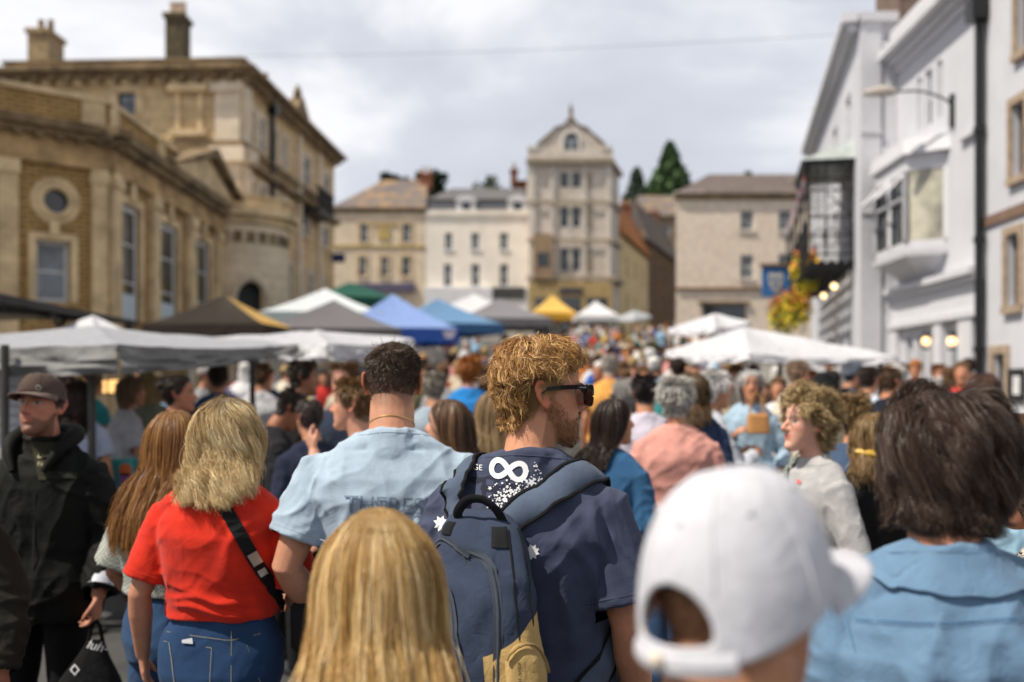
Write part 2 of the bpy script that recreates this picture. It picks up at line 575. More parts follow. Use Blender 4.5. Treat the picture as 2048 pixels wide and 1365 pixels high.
M_WHITET = plain('white_trim', (.63, .63, .66), .6, var=.04)
M_IRON = plain('black_iron', (.012, .012, .013), .5)
M_PIPE = plain('black_pipe', (.010, .010, .011), .4)
M_CREAM = plain('cream_render', (.86, .79, .69), .9, var=.08, scale=.8)
M_WARMST = plain('warm_surround', (.37, .28, .20), .9, var=.2)

def chimney(parent, x, y, z0, w, d, h, mat, pots=2, potm=None, cap=True):
    mb = MB()
    mb.box(x - w / 2, y - d / 2, z0, x + w / 2, y + d / 2, z0 + h)
    if cap:
        mb.box(x - w / 2 - .08, y - d / 2 - .08, z0 + h + .002, x + w / 2 + .08, y + d / 2 + .08, z0 + h + .16)
    c = mb.build('chimney', mat, parent)
    for i in range(pots):
        pb = MB()
        px = x + (i - (pots - 1) / 2) * w / max(1, pots) * .95
        pb.tube([(px, y, z0 + h + .1), (px, y, z0 + h + .3), (px, y, z0 + h + .62), (px, y, z0 + h + .68)], [.13, .12, .10, .125], 10)
        pb.build('chimney_pot', potm or M_POT, c, smooth=True)
    return c

# ================================================================== left: single storey bank
def bank():
    c = (-8.97, 22.0)
    A = (c[0] - 5 * .752, c[1] - 5 * .66)
    D = (-9.16, 31.6)
    W1 = Wall(A, c, (.5, -1)); W2 = Wall(c, D, (1, 0))
    b = empty('bank_building', (-9.0, 22.0, g(22)), 'single storey golden stone bank with round window, small pediment and tall sash windows', 'building')
    zt = W1.at(200, 198)[1]                 # parapet top
    zb0 = W1.at(212, 263)[1]                # underside of parapet, top of cornice
    ze0 = W1.at(212, 345)[1]                # underside of entablature
    g0 = 0.0
    # chamfer wall
    h1 = W1.hole(72, 482, 140, 604)
    oc = W1.at(111, 403)
    rad = .30
    ho = (oc[0] - rad, oc[1] - rad, oc[0] + rad, oc[1] + rad)
    mb = MB(); W1.facade(mb, g0, ze0, [h1, ho], depth=.25)
    mb.build('front_wall', ST_BRICK(W1.rot), b)
    # side wall
    hs = [W2.hole(238, 416, 278, 641), W2.hole(316, 450, 354, 640), W2.hole(387, 480, 419, 632)]
    zs = min(h[1] for h in hs)
    hs = [(h[0], zs, h[2], max(x[3] for x in hs) - .05) for h in hs]
    mb = MB(); W2.facade(mb, g0, ze0, hs, depth=.3)
    mb.build('side_wall', ST_BRICK(W2.rot), b)
    for h in hs:
        w = W2.window(b, h, M_SASH, M_GLASS, 1, 3, .12, fw=.11, surround=M_TRIM, sw=.22)
        pb = MB(); W2.box(pb, h[0] + .08, h[2] - .08, h[1] + .04, h[1] + .62, -.11, -.05)
        pb.build('apron_panel', plain('apron_blue', (.55, .66, .72), .5, var=.05), w)
        kb = MB(); m = (h[0] + h[2]) / 2
        W2.box(kb, m - .14, m + .14, h[3] + .1, h[3] + .55, .052, .13)
        kb.build('keystone', M_TRIM, w)
    w = W1.window(b, h1, M_SASH, M_GLASSB, 1, 2, .2, fw=.07, surround=M_TRIM, sw=.16)
    kb = MB(); m = (h1[0] + h1[2]) / 2
    W1.box(kb, m - .1, m + .1, h1[3] + .1, h1[3] + .45, .052, .12); kb.build('keystone', M_TRIM, w)
    # round window with moulded ring
    rb = MB()
    ring = [W1.pt(oc[0] + math.cos(t) * .33, oc[1] + math.sin(t) * .33, .03) for t in np.linspace(0, 2 * math.pi, 29)]
    rb.tube(ring, .085, 8)
    ring = [W1.pt(oc[0] + math.cos(t) * .45, oc[1] + math.sin(t) * .45, .0) for t in np.linspace(0, 2 * math.pi, 29)]
    rb.tube(ring, .07, 8)
    ow = rb.build('round_window', M_TRIM, b, smooth=True)
    gb = MB(); gb.add([W1.pt(oc[0] + math.cos(t) * .3, oc[1] + math.sin(t) * .3, -.1) for t in np.linspace(0, 2 * math.pi, 24, endpoint=False)], [tuple(range(24))])
    gb.build('pane', M_GLASS, ow)
    # spandrel filling the square hole round the ring
    sb = MB()
    for k in range(24):
        t0, t1 = 2 * math.pi * k / 24, 2 * math.pi * (k + 1) / 24
        def sq(t):
            q = 1 / max(abs(math.cos(t)), abs(math.sin(t)))
            return W1.pt(oc[0] + math.cos(t) * rad * q * 1.02, oc[1] + math.sin(t) * rad * q * 1.02, -.004)
        i0 = W1.pt(oc[0] + math.cos(t0) * rad * .96, oc[1] + math.sin(t0) * rad * .96, -.004)
        i1 = W1.pt(oc[0] + math.cos(t1) * rad * .96, oc[1] + math.sin(t1) * rad * .96, -.004)
        sb.quad(i0, sq(t0), sq(t1), i1)
    sb.build('spandrel', M_TRIM, ow)
    # pilasters
    for i, (x0, x1) in enumerate(((182, 213), (-6, 34))):
        mb = MB(); a0, a1 = W1.at(x0), W1.at(x1)
        if i == 0: a1 = W1.L - .01
        W1.box(mb, a0, a1, g0, ze0 - .3, 0, .12); W1.box(mb, a0 - .05, a1 + .02, ze0 - .298, ze0 - .002, 0, .18)
        mb.build('pilaster', M_TRIM, b)
    for x0, x1 in ((214, 233), (296, 311), (371, 385), (427, 443)):
        mb = MB(); a0, a1 = sorted((max(.01, W2.at(x0)), W2.at(x1)))
        W2.box(mb, a0, a1, g0, ze0 - .3, 0, .14); W2.box(mb, a0 - .0, a1 + .06, ze0 - .298, ze0 - .002, 0, .2)
        mb.build('pilaster', M_TRIM, b)
    # entablature: architrave, frieze, projecting cornice, brick parapet with piers
    hE = zb0 - ze0
    mb = MB()
    for W, x0, x1 in ((W1, 0, W1.L + .15), (W2, -.1, W2.L)):
        W.box(mb, x0, x1, ze0, ze0 + hE * .22, -.3, .16)
        W.box(mb, x0, x1, ze0 + hE * .222, ze0 + hE * .66, -.3, .10)
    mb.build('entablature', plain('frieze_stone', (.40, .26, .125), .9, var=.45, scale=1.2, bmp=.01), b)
    mb = MB()
    for W, x0, x1 in ((W1, 0, W1.L + .45), (W2, -.42, W2.L + .3)):
        W.box(mb, x0, x1, ze0 + hE * .662, ze0 + hE * .80, -.3, .28)
        W.box(mb, x0, x1, ze0 + hE * .802, zb0, -.3, .42)
        for k in range(int((x1 - x0) / .42)):
            W.box(mb, x0 + .1 + k * .42, x0 + .26 + k * .42, ze0 + hE * .56, ze0 + hE * .66, .1, .30)
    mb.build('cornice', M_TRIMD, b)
    mb = MB()
    W1.box(mb, 0, W1.L, zb0 + .003, zt - .12, -.35, .05); W2.box(mb, .02, W2.L, zb0 + .003, zt - .12, -.35, .05)
    mb.build('parapet', ST_BRICK(W1.rot), b)
    mb = MB()
    W1.box(mb, 0, W1.L + .1, zt - .118, zt, -.4, .13); W2.box(mb, .0, W2.L, zt - .118, zt - .002, -.4, .13)
    for W, a in ((W1, W1.L - .55), (W1, 1.3), (W2, .05), (W2, 3.2), (W2, 7.6)):
        W.box(mb, a, a + .5, zb0 + .006, zt - .12, .05, .10)
    mb.build('coping', M_TRIM, b)
    # pediment over the middle bays
    pl, pr = W2.at(303), W2.at(452)
    zc = zb0 + .01
    zp = W2.at(379, 290)[1]
    pm = (pl + pr) / 2
    mb = MB()
    mb.prism([W2.pt(pl + .3, zc, .1), W2.pt(pr - .3, zc, .1), W2.pt(pm, zp - .3, .1)], W2.n.to_3d() * .35)
    pd = mb.build('pediment', M_TRIM, b)
    mb = MB()
    for a, e in ((pl, pm), (pr, pm)):
        p0, p1 = W2.pt(a, zc, 0), W2.pt(e, zp - .02, 0)
        mb.prism([p0, p1, p1 + Vector((0, 0, -.26)), p0 + Vector((0, 0, -.02)) + (p1 - p0) * .12], W2.n.to_3d() * .72)
    mb.build('raking_cornice', M_TRIMD, pd)
    # flat roof and back walls close the block
    mb = MB()
    mb.add([W1.pt(0, zt - .5, -.35), W1.pt(W1.L, zt - .5, -.2), W2.pt(W2.L, zt - .5, -.35), (-16, 31.6, zt - .5), (-16, W1.A.y, zt - .5)], [(0, 1, 2, 3, 4)])
    mb.build('roof', M_LEAD, b)
bank()

# ================================================================== left: tall three storey corner house
def corner_house():
    Bc = (-8.98, 33.0)
    A = P(15, 0, 33.4); A = (A.x - .0, 33.4)
    E = (-8.22, 46.0)
    W1 = Wall(A, Bc, (0, -1)); W2 = Wall(Bc, E, (1, 0))
    b = empty('corner_house', (-9, 33, g(33)), 'tall golden stone three storey corner house with dark cornice and rounded entrance porch', 'building')
    zt = W1.at(480, 118)[1]; zc = W1.at(480, 139)[1]; zf = W1.at(470, 168)[1]
    st = ST_GOLD(W1.rot)
    h1 = [W1.hole(236, 186, 272, 230)]
    mb = MB(); W1.facade(mb, 0, zf, h1); mb.build('front_wall', st, b)
    W1.window(b, h1[0], M_SASHD, M_GLASSB, 2, 2, .15, surround=M_TRIM, sw=.25, sill=M_TRIM)
    r1 = [(491, 215, 508, 284), (518, 240, 530, 308), (541, 260, 552, 322), (564, 285, 573, 345), (606, 322, 620, 385), (647, 345, 658, 388)]
    r2 = [(491, 362, 507, 418), (519, 378, 531, 428), (543, 392, 553, 438), (566, 402, 575, 446), (603, 428, 617, 475), (644, 440, 656, 480)]
    r3 = [(568, 528, 582, 606), (594, 538, 606, 606), (616, 545, 627, 606), (640, 552, 650, 606)]
    hs1 = [W2.hole(*r) for r in r1]; hs2 = [W2.hole(*r) for r in r2]; hs3 = [W2.hole(*r) for r in r3]
    def lev(hs):
        z0 = float(np.median([h[1] for h in hs])); z1 = float(np.median([h[3] for h in hs]))
        return [(h[0], z0, h[2], z1) for h in hs]
    hs1, hs2, hs3 = lev(hs1), lev(hs2), lev(hs3)
    mb = MB(); W2.facade(mb, 0, zf, hs1 + hs2 + hs3, depth=.25); mb.build('side_wall', st, b)
    for h in hs1 + hs2:
        W2.window(b, h, M_SASH, M_GLASSB, 1, 2, .1, fw=.09, surround=M_TRIMP, sw=.2, sill=M_TRIM)
    for h in hs3:
        W2.window(b, h, M_SASH, M_GLASSB, 1, 3, .1, fw=.1, surround=M_TRIMP, sw=.15)
    # blank recessed panel on the front
    h = W1.hole(352, 186, 406, 262)
    mb = MB()
    W1.box(mb, h[0], h[0] + .16, h[1], h[3], 0, .10); W1.box(mb, h[2] - .16, h[2], h[1], h[3], 0, .10)
    W1.box(mb, h[0] - .2, h[2] + .2, h[3] + .003, h[3] + .22, 0, .28); W1.box(mb, h[0] - .15, h[2] + .15, h[1] - .2, h[1] - .003, 0, .22)
    mb.build('blank_panel', M_TRIM, b)
    # string courses, frieze, cornice, parapet
    mb = MB()
    z1 = W1.at(470, 296)[1]; z2 = W2.at(560, 470)[1]
    for z in (z1,):
        W1.box(mb, 0, W1.L + .12, z, z + .22, 0, .14); W2.box(mb, -.1, W2.L, z, z + .22, 0, .14)
    z1b = W2.at(520, 348)[1]
    W2.box(mb, .3, W2.L, z1b - .1, z1b + .1, 0, .3)
    mb.build('string_course', M_TRIMD, b)
    mb = MB()
    W1.box(mb, 0, W1.L, zf, zc - .25, -.3, .08); W2.box(mb, -.05, W2.L, zf, zc - .25, -.3, .08)
    mb.build('frieze', M_TRIM, b)
    mb = MB()
    for W, x0, x1 in ((W1, -.3, W1.L + .45), (W2, -.4, W2.L + .3)):
        W.box(mb, x0, x1, zc - .248, zc - .1, -.3, .32); W.box(mb, x0, x1, zc - .098, zc + .05, -.3, .55)
        for k in range(int((x1 - x0) / .55)):
            W.box(mb, x0 + .2 + k * .55, x0 + .38 + k * .55, zc - .46, zc - .25, .08, .34)
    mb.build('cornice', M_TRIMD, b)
    mb = MB()
    W1.box(mb, 0, W1.L, zc + .053, zt - .1, -.3, .1); W2.box(mb, -.05, W2.L, zc + .053, zt - .1, -.3, .1)
    mb.build('parapet', M_TRIM, b)
    mb = MB()
    W1.box(mb, -.1, W1.L + .15, zt - .098, zt, -.4, .2); W2.box(mb, -.1, W2.L + .1, zt - .098, zt - .003, -.4, .2)
    mb.build('coping', M_TRIMD, b)
    # corner pilasters
    mb = MB()
    for lo, hi in ((z1 + .22, zf), (W1.at(470, 440)[1], z1)):
        W1.box(mb, W1.L - .85, W1.L - .02, lo, hi, 0, .12); W2.box(mb, .02, .8, lo, hi, 0, .12)
    W1.box(mb, W1.L - 1.0, W1.L + .16, z1 - .5, z1, 0, .3); W2.box(mb, 0, .9, z1 - .5, z1, 0, .3)
    W1.box(mb, W1.L - 1.0, W1.L + .1, zf - .3, zf, .12, .25)
    mb.build('pilaster', M_TRIMP, b)
    for px in (596, 636):
        mb = MB(); a = W2.at(px); W2.box(mb, a - .2, a + .2, 0, zf, 0, .14); mb.build('pilaster', M_TRIMP, b)
    # drainpipe
    mb = MB(); a = W2.at(537)
    mb.tube([W2.pt(a, zc - .4, .16), W2.pt(a, 6, .16), W2.pt(a, g(36), .16)], .09, 8)
    W2.box(mb, a - .2, a + .2, zc - .7, zc - .3, .05, .35)
    mb.build('drainpipe', M_PIPE, b)
    # little gable and finial over the far bays, balcony below
    a = W2.at(600)
    mb = MB(); zz = zt - .02
    mb.prism([W2.pt(a - 1.2, zz, -.35), W2.pt(a + 1.2, zz, -.35), W2.pt(a, zz + .8, -.35)], W2.n.to_3d() * .5)
    mb.tube([W2.pt(a, zz + .7, -.1), W2.pt(a, zz + 1.0, -.1), W2.pt(a, zz + 1.3, -.1)], [.16, .18, .04], 8)
    mb.build('gable', M_TRIMD, b)
    a0, zbl = W2.at(600, 415)[0], W2.at(620, 428)[1]
    mb = MB(); W2.box(mb, a0, a0 + 2.6, zbl - .2, zbl, 0, .8)
    for k in range(14):
        W2.box(mb, a0 + .05 + k * .19, a0 + .10 + k * .19, zbl, zbl + .8, .72, .77)
    W2.box(mb, a0, a0 + 2.6, zbl + .8, zbl + .88, .68, .8)
    mb.build('balcony', M_IRON, b)
    # rounded entrance porch on the corner
    cx, cy, r = -9.2, 33.0, 1.75
    zp1 = W1.at(500, 425)[1]; zp0 = W1.at(500, 462)[1]
    n = 40
    def arc(rr, z, a):
        return Vector((cx + math.cos(a) * rr, cy + math.sin(a) * rr, z))
    angs = np.linspace(R(-190), R(20), n)
    da = R(-58)                                      # the doorway faces down the street
    hw = .27
    zd = W1.at(497, 566)[1]
    mb = MB()
    for i in range(n - 1):
        m = (angs[i] + angs[i + 1]) / 2
        z_lo = g(31)
        if abs(m - da) < hw:
            z_lo = zd - .5 * (abs(m - da) / hw) ** 2
        mb.quad(arc(r, z_lo, angs[i]), arc(r, z_lo, angs[i + 1]), arc(r, zp0, angs[i + 1]), arc(r, zp0, angs[i]))
    pw = mb.build('porch_wall', ST_PALE(W1.rot), b)
    mb = MB()
    for z0, z1_, r0, r1_ in ((zp0, zp0 + .25, 0, r + .12), (zp0 + .252, zp0 + .45, 0, r + .35), (zp0 + .452, zp1 + .2, r - .1, r + .05), (zp1 + .202, zp1 + .3, r - .2, r + .15)):
        for i in range(n - 1):
            mb.hexa([arc(r0 or .05, z0, angs[i]), arc(r1_, z0, angs[i]), arc(r1_, z0, angs[i + 1]), arc(r0 or .05, z0, angs[i + 1]),
                     arc(r0 or .05, z1_, angs[i]), arc(r1_, z1_, angs[i]), arc(r1_, z1_, angs[i + 1]), arc(r0 or .05, z1_, angs[i + 1])])
    mb.build('porch_cornice', M_TRIM, pw)
    mb = MB()
    pts = [arc(r + .02, z, da + s * (hw + .05)) for s, z in ((-1, g(31)), (-1, zd - .9))]
    arch = [arc(r + .05, zd - .75 + .75 * math.sin(t), da - math.cos(t) * (hw + .05)) for t in np.linspace(0, math.pi, 14)]
    mb.tube([arc(r + .05, g(31), da - hw - .05)] + arch + [arc(r + .05, g(31), da + hw + .05)], .13, 8)
    mb.build('arch', M_TRIMP, pw)
    mb = MB()                                        # small sunk panels of the porch frieze
    for k in range(-4, 5):
        a = da + k * .23; q = arc(r + .02, zp0 - .42, a); tv = Vector((-math.sin(a), math.cos(a), 0)) * .13; uz = Vector((0, 0, .17)); ov = Vector((math.cos(a), math.sin(a), 0)) * .05
        mb.hexa([q - tv - uz, q + tv - uz, q + tv - uz + ov, q - tv - uz + ov, q - tv + uz, q + tv + uz, q + tv + uz + ov, q - tv + uz + ov])
    mb.build('frieze_panel', M_TRIMD, pw)
    mb = MB(); dd = r - .35
    mb.add([arc(dd, g(31), da - .34), arc(dd, g(31), da + .34), arc(dd, zd + .1, da + .34), arc(dd, zd + .1, da - .34)], [(0, 1, 2, 3)])
    mb.build('door', plain('dark_door', (.015, .022, .02), .5), pw)
    # chimneys
    cz = zt
    q = P(356, 0, 36); chimney(b, q.x, 36, cz - .8, .62, .9, P(0, 44, 36).z - cz + .8, plain('dark_chimney', (.10, .075, .04), .9, var=.4), 3, plain('pale_pot', (.6, .45, .33), .8))
    q = P(92, 0, 37); chimney(b, q.x, 37, cz - .8, .75, 1.3, P(0, 78, 37).z - cz + .8, plain('old_chimney', (.34, .24, .13), .9, var=.4), 2, M_TRIMD)
    q = P(546, 0, 41.5); chimney(b, q.x - .3, 41.5, P(0, 240, 41.5).z, .5, .9, P(0, 180, 41.5).z - P(0, 240, 41.5).z, M_TRIMD, 1)
    # roof and far walls
    mb = MB()
    mb.add([W1.pt(0, zt - .6, -.3), W1.pt(W1.L, zt - .6, -.3), W2.pt(W2.L, zt - .6, -.3), (A[0], 46, zt - .6)], [(0, 1, 2, 3)])
    mb.build('roof', M_LEAD, b)
    mb = MB()
    mb.quad((A[0], A[1], 0), (A[0], 46, 0), (A[0], 46, zt - .1), (A[0], A[1], zt - .1))
    mb.quad((A[0], 46, 0), (E[0], 46, 0), (E[0], 46, zt - .1), (A[0], 46, zt - .1))
    mb.build('back_wall', st, b)
corner_house()

# ================================================================== the row that closes the view
def back_house(name, label, px0, px1, Y, y_eave, wallm, wins, depth=9, roofm=None, y_ridge=None, fm=None, gm=None, hip=(0, 0), sill=None, surround=None, cat='house', nz=2, nx=2, skew=0):
    A, B = P(px0, 0, Y), P(px1, 0, Y)
    W = Wall((A.x, Y), (B.x, Y), (0, -1))
    b = empty(name, ((A.x + B.x) / 2, Y, g(Y)), label, cat)
    ze = P(0, y_eave, Y).z
    hs = [W.hole(*h) for h in wins]
    mb = MB(); W.facade(mb, g(Y) - 1, ze, hs, depth=.2)
    Ab = A.x + skew
    mb.quad((A.x, Y, g(Y) - 1), (Ab, Y + depth, g(Y) - 1), (Ab, Y + depth, ze), (A.x, Y, ze))
    mb.quad((B.x, Y, g(Y) - 1), (B.x, Y + depth, g(Y) - 1), (B.x, Y + depth, ze), (B.x, Y, ze))
    mb.quad((Ab, Y + depth, g(Y) - 1), (B.x, Y + depth, g(Y) - 1), (B.x, Y + depth, ze), (Ab, Y + depth, ze))
    mb.build('wall', wallm, b)
    for h in hs:
        W.window(b, h, fm or M_SASH, gm or M_GLASS, nx, nz, .15, bar=.05, sill=sill, surround=surround)
    if roofm:
        zr = P(0, y_ridge, Y + depth / 2).z
        mb = MB(); o = .25
        l, r_ = A.x - .1, B.x + .1
        hl, hr = hip
        r0, r1 = (l + hl, Y + depth / 2, zr), (r_ - hr, Y + depth / 2, zr)
        e = [(l, Y - o, ze), (r_, Y - o, ze), (r_, Y + depth + o, ze), (l + skew, Y + depth + o, ze)]
        mb.add(e + [r0, r1], [(0, 1, 5, 4), (2, 3, 4, 5), (3, 0, 4), (1, 2, 5), (0, 3, 2, 1)])
        mb.build('roof', roofm, b)
        gb = MB(); W.box(gb, -.1, W.L + .1, ze - .3, ze - .06, .003, .14); gb.build('eaves_course', M_TRIMD, b)
    return b, W, ze
def fascia(b, W, px0, px1, y0, y1, mat, name='shop_fascia', o=.35):
    mb = MB(); a0, zt = W.at(px0, y0); a1, zb = W.at(px1, y1)
    W.box(mb, a0, a1, zb, zt, .003, o); return mb.build(name, mat, b)

def back_row():
    Y = 70
    b, W, ze = back_house('ochre_house', 'ochre stone house with a hipped slate roof patched with orange lichen', 664, 850, Y, 417, ST_PALE(0),
        [(719, 447, 737, 486), (804, 447, 822, 486), (717, 513, 733, 553), (761, 513, 777, 553), (803, 513, 821, 553)], roofm=M_SLATE, y_ridge=360, hip=(3.2, .3), sill=M_TRIM, surround=M_TRIM)
    mb = MB()
    for px0, px1, y0, y1 in ((668, 850, 491, 496), (745, 795, 447, 452), (757, 780, 456, 480)):
        a0, zt = W.at(px0, y0); a1, zb = W.at(px1, y1); W.box(mb, a0, a1, zb, zt, .003, .08)
    mb.build('ochre_band', plain('ochre_paint', (.46, .34, .12), .9, var=.2), b)
    fascia(b, W, 700, 830, 568, 585, plain('purple_fascia', (.10, .09, .15), .6, var=.3))
    q = P(852, 0, 74); chimney(b, q.x, 74, P(0, 380, 74).z, .9, .8, 1.0, M_BRICK, 2)
    # cream house with mansard
    b, W, ze = back_house('cream_house', 'cream rendered house with dark mansard roof and two white dormers', 851, 1056, Y, 431, M_CREAM,
        [(889, 466, 905, 499), (942, 466, 959, 499), (999, 466, 1017, 499), (887, 528, 904, 573), (942, 528, 960, 573), (999, 528, 1017, 573)], nz=2, sill=M_WHITET)
    mb = MB(); W.box(mb, 0, W.L, ze + .003, ze + .35, -.3, .15); mb.build('parapet', M_CREAM, b)
    zt = P(0, 399, Y + .8).z; zr = P(0, 372, Y + 4).z
    mb = MB(); l, r_ = W.A.x, W.B.x
    mb.add([(l, Y + .3, ze + .1), (r_, Y + .3, ze + .1), (r_, Y + 1.1, zt), (l, Y + 1.1, zt), (r_, Y + 9, ze), (l, Y + 9, ze), (r_, Y + 9, zt), (l, Y + 9, zt)],
           [(0, 1, 2, 3), (1, 4, 6, 2), (0, 3, 7, 5), (4, 5, 7, 6)])
    mb.build('mansard', plain('dark_slate', (.055, .058, .07), .7, var=.3), b)
    mb = MB(); mb.add([(l, Y + .9, zt + .003), (r_, Y + .9, zt + .003), (r_ - .2, Y + 5, zr), (l + 1.5, Y + 5, zr), (r_, Y + 9, zt), (l, Y + 9, zt)], [(0, 1, 2, 3), (4, 5, 3, 2), (0, 3, 5), (1, 4, 2)])
    mb.build('roof', M_SLATEG, b)
    for px in (932, 1035):
        x0, x1 = P(px - 19, 0, Y).x, P(px + 19, 0, Y).x
        z0, z1 = P(0, 428, Y).z, P(0, 402, Y).z
        mb = MB()
        mb.box(x0, Y + .15, z0, x1, Y + 2, z1)
        xm = (x0 + x1) / 2
        mb.prism([(x0 - .1, Y + .05, z1 + .003), (x1 + .1, Y + .05, z1 + .003), (x1 * .8 + xm * .2, Y + .05, z1 + .3), (xm, Y + .05, z1 + .45), (x0 * .8 + xm * .2, Y + .05, z1 + .3)], (0, 2, 0))
        d = mb.build('dormer', M_WHITET, b)
        gb = MB(); gb.box(xm - .3, Y + .10, z0 + .3, xm + .3, Y + .14, z1 - .1); gb.build('pane', M_GLASS, d)
    fascia(b, W, 850, 1056, 577, 640, plain('shop_white', (.7, .7, .72), .6), 'shopfront', .6)
    fascia(b, W, 985, 1050, 577, 600, plain('shop_dark', (.05, .05, .05), .6), 'shop_sign', .7)
    q = P(1040, 0, 76); chimney(b, q.x, 76, P(0, 390, 76).z, 1.3, .9, P(0, 368, 76).z - P(0, 390, 76).z, M_BRICK, 0)
    q = P(1028, 0, 76); chimney(b, q.x, 75.5, P(0, 370, 75.5).z, .5, .8, P(0, 345, 75.5).z - P(0, 370, 75.5).z, M_BRICK, 1)

    # the gabled tower house
    Yt = 66
    A, B = P(1058, 0, Yt), P(1222, 0, Yt)
    W = Wall((A.x, Yt), (B.x, Yt), (0, -1))
    W2 = Wall((B.x, Yt), (B.x + .9, Yt + 3.5), (1, -.3))
    b = empty('gabled_house', ((A.x + B.x) / 2, Yt, g(Yt)), 'tall narrow stone house with a stepped gable, arched attic window and stone string courses', 'building')
    st = ST_GREY(0)
    zc = P(0, 325, Yt).z
    M_TRIMP = plain('grey_trim', (.60, .545, .48), .85, var=.12, scale=2)
    wins = []
    for y0, y1 in ((345, 375), (413, 455), (497, 543)):
        wins += [(1120, y0, 1137, y1), (1144, y0, 1161, y1)]
    hs = [W.hole(*h) for h in wins]
    mb = MB(); W.facade(mb, g(Yt) - 1, zc, hs, depth=.22); mb.build('front_wall', st, b)
    for h in hs:
        W.window(b, h, plain('grey_sash', (.35, .40, .42), .5), M_GLASS, 1, 2, .18, surround=M_TRIMP, sw=.1)
    h2 = []
    mb = MB(); W2.facade(mb, g(Yt) - 1, zc, [], depth=.2)
    mb.quad(W2.pt(W2.L, 0), (B.x + 1.0, Yt + 12, 0), (B.x + 1.0, Yt + 12, zc), W2.pt(W2.L, zc))
    mb.quad((A.x, Yt, 0), (A.x, Yt + 12, 0), (A.x, Yt + 12, zc), (A.x, Yt, zc))
    mb.build('side_wall', st, b)
    # projecting quoins, mullions and string courses
    mb = MB()
    for px0, px1 in ((1060, 1070), (1100, 1108), (1166, 1172), (1212, 1221)):
        W.box(mb, W.at(px0), W.at(px1), g(Yt), zc, .0, .16)
    mb.build('pilaster', M_TRIMP, b)
    mb = MB()
    for y, t, o in ((325, .28, .3), (402, .22, .24), (478, .22, .24), (553, .3, .4)):
        z = P(0, y, Yt).z
        W.box(mb, -.15, W.L + .15, z - t, z, 0.163, o); W2.box(mb, .0, W2.L, z - t, z, .003, o)
    W.box(mb, -.2, W.L + .2, zc, zc + .18, -.3, .42)
    mb.build('string_course', plain('stained_stone', (.38, .32, .24), .9, var=.3), b)
    # blank window bay right, oriel left
    mb = MB()
    for y0, y1 in ((345, 375), (413, 455), (497, 543)):
        h = W.hole(1174, y0, 1184, y1)
        W.box(mb, h[0], h[2], h[1], h[3], .003, .06)
    mb.build('blind_window', plain('blind_stone', (.33, .27, .20), .9), b)
    mb = MB()
    for y0, y1 in ((470, 560),):
        h = W.hole(1066, y0, 1104, y1)
        W.box(mb, h[0], h[2], h[1], h[3], .165, .6)
    orl = mb.build('oriel', plain('oriel_stone', (.30, .21, .13), .9, var=.4), b)
    mb = MB(); h = W.hole(1074, 508, 1097, 535); W.box(mb, h[0], h[2], h[1], h[3], .603, .63); mb.build('pane', M_GLASS, orl)
    # gable with little turrets
    zp = P(0, 302, Yt).z
    mb = MB(); W.box(mb, -.1, W.L + .1, zc + .183, zp, -.4, .2)
    for px in (1066, 1214):
        a = W.at(px); W.box(mb, a - .35, a + .35, zp + .003, zp + .25, -.4, .26)
    for px in (1185,):
        a = W.at(px)
    mb.build('parapet', st, b)
    ap = W.at(1142, 238); gl, gr = W.at(1072, 296), W.at(1212, 296)
    am, za, zg = ap[0], ap[1], gl[1]
    steps = [(gl[0], zp + .004), (gl[0] + .05, zg + .1), (am - 1.25, zg + (za - zg) * .50), (am - 1.12, zg + (za - zg) * .60), (am - .45, za - .55), (am - .36, za - .36), (am, za),
             (am + .36, za - .36), (am + .45, za - .55), (am + 1.12, zg + (za - zg) * .60), (am + 1.25, zg + (za - zg) * .50), (gr[0] - .05, zg + .1), (gr[0], zp + .004)]
    mb = MB(); mb.prism([W.pt(a, z, .1) for a, z in steps], -W.n.to_3d() * .45); gg = mb.build('gable', st, b)
    mb = MB()
    for (a0, z0), (a1, z1) in zip(steps[1:], steps[2:-1]):
        mb.hexa([W.pt(a0, z0 - .02, -.42), W.pt(a1, z1 - .02, -.42), W.pt(a1, z1 - .02, .2), W.pt(a0, z0 - .02, .2), W.pt(a0, z0 + .16, -.42), W.pt(a1, z1 + .16, -.42), W.pt(a1, z1 + .16, .2), W.pt(a0, z0 + .16, .2)])
    mb.tube([W.pt(am, za, -.1), W.pt(am, za + .4, -.1), W.pt(am, za + .5, -.1), W.pt(am, za + 1.1, -.1)], [.18, .10, .16, .02], 8)
    mb.build('gable_coping', M_TRIMD, gg)
    hw_ = W.hole(1128, 268, 1157, 306)
    ac = (hw_[0] + hw_[2]) / 2; rw = (hw_[2] - hw_[0]) / 2; zsp = hw_[3] - rw
    poly = [W.pt(hw_[0], hw_[1], .103), W.pt(hw_[2], hw_[1], .103)] + [W.pt(ac + math.cos(t) * rw, zsp + math.sin(t) * rw, .103) for t in np.linspace(0, math.pi, 12)]
    mb = MB(); mb.prism(poly, W.n.to_3d() * .03); aw = mb.build('arched_window', plain('grey_sash2', (.42, .47, .50), .5), gg)
    mb = MB()
    W.box(mb, hw_[0] + .1, ac - .08, hw_[1] + .1, zsp - .05, .135, .15); W.box(mb, ac + .08, hw_[2] - .1, hw_[1] + .1, zsp - .05, .135, .15)
    mb.prism([W.pt(ac + math.cos(t) * rw * .8, zsp + .06 + math.sin(t) * rw * .8, .135) for t in np.linspace(0, math.pi, 12)], W.n.to_3d() * .015)
    mb.build('pane', M_GLASS, aw)
    mb = MB(); ring = [W.pt(hw_[0] - .1, hw_[1], .1)] + [W.pt(ac - math.cos(t) * (rw + .1), zsp + math.sin(t) * (rw + .1), .1) for t in np.linspace(0, math.pi, 12)] + [W.pt(hw_[2] + .1, hw_[1], .1)]
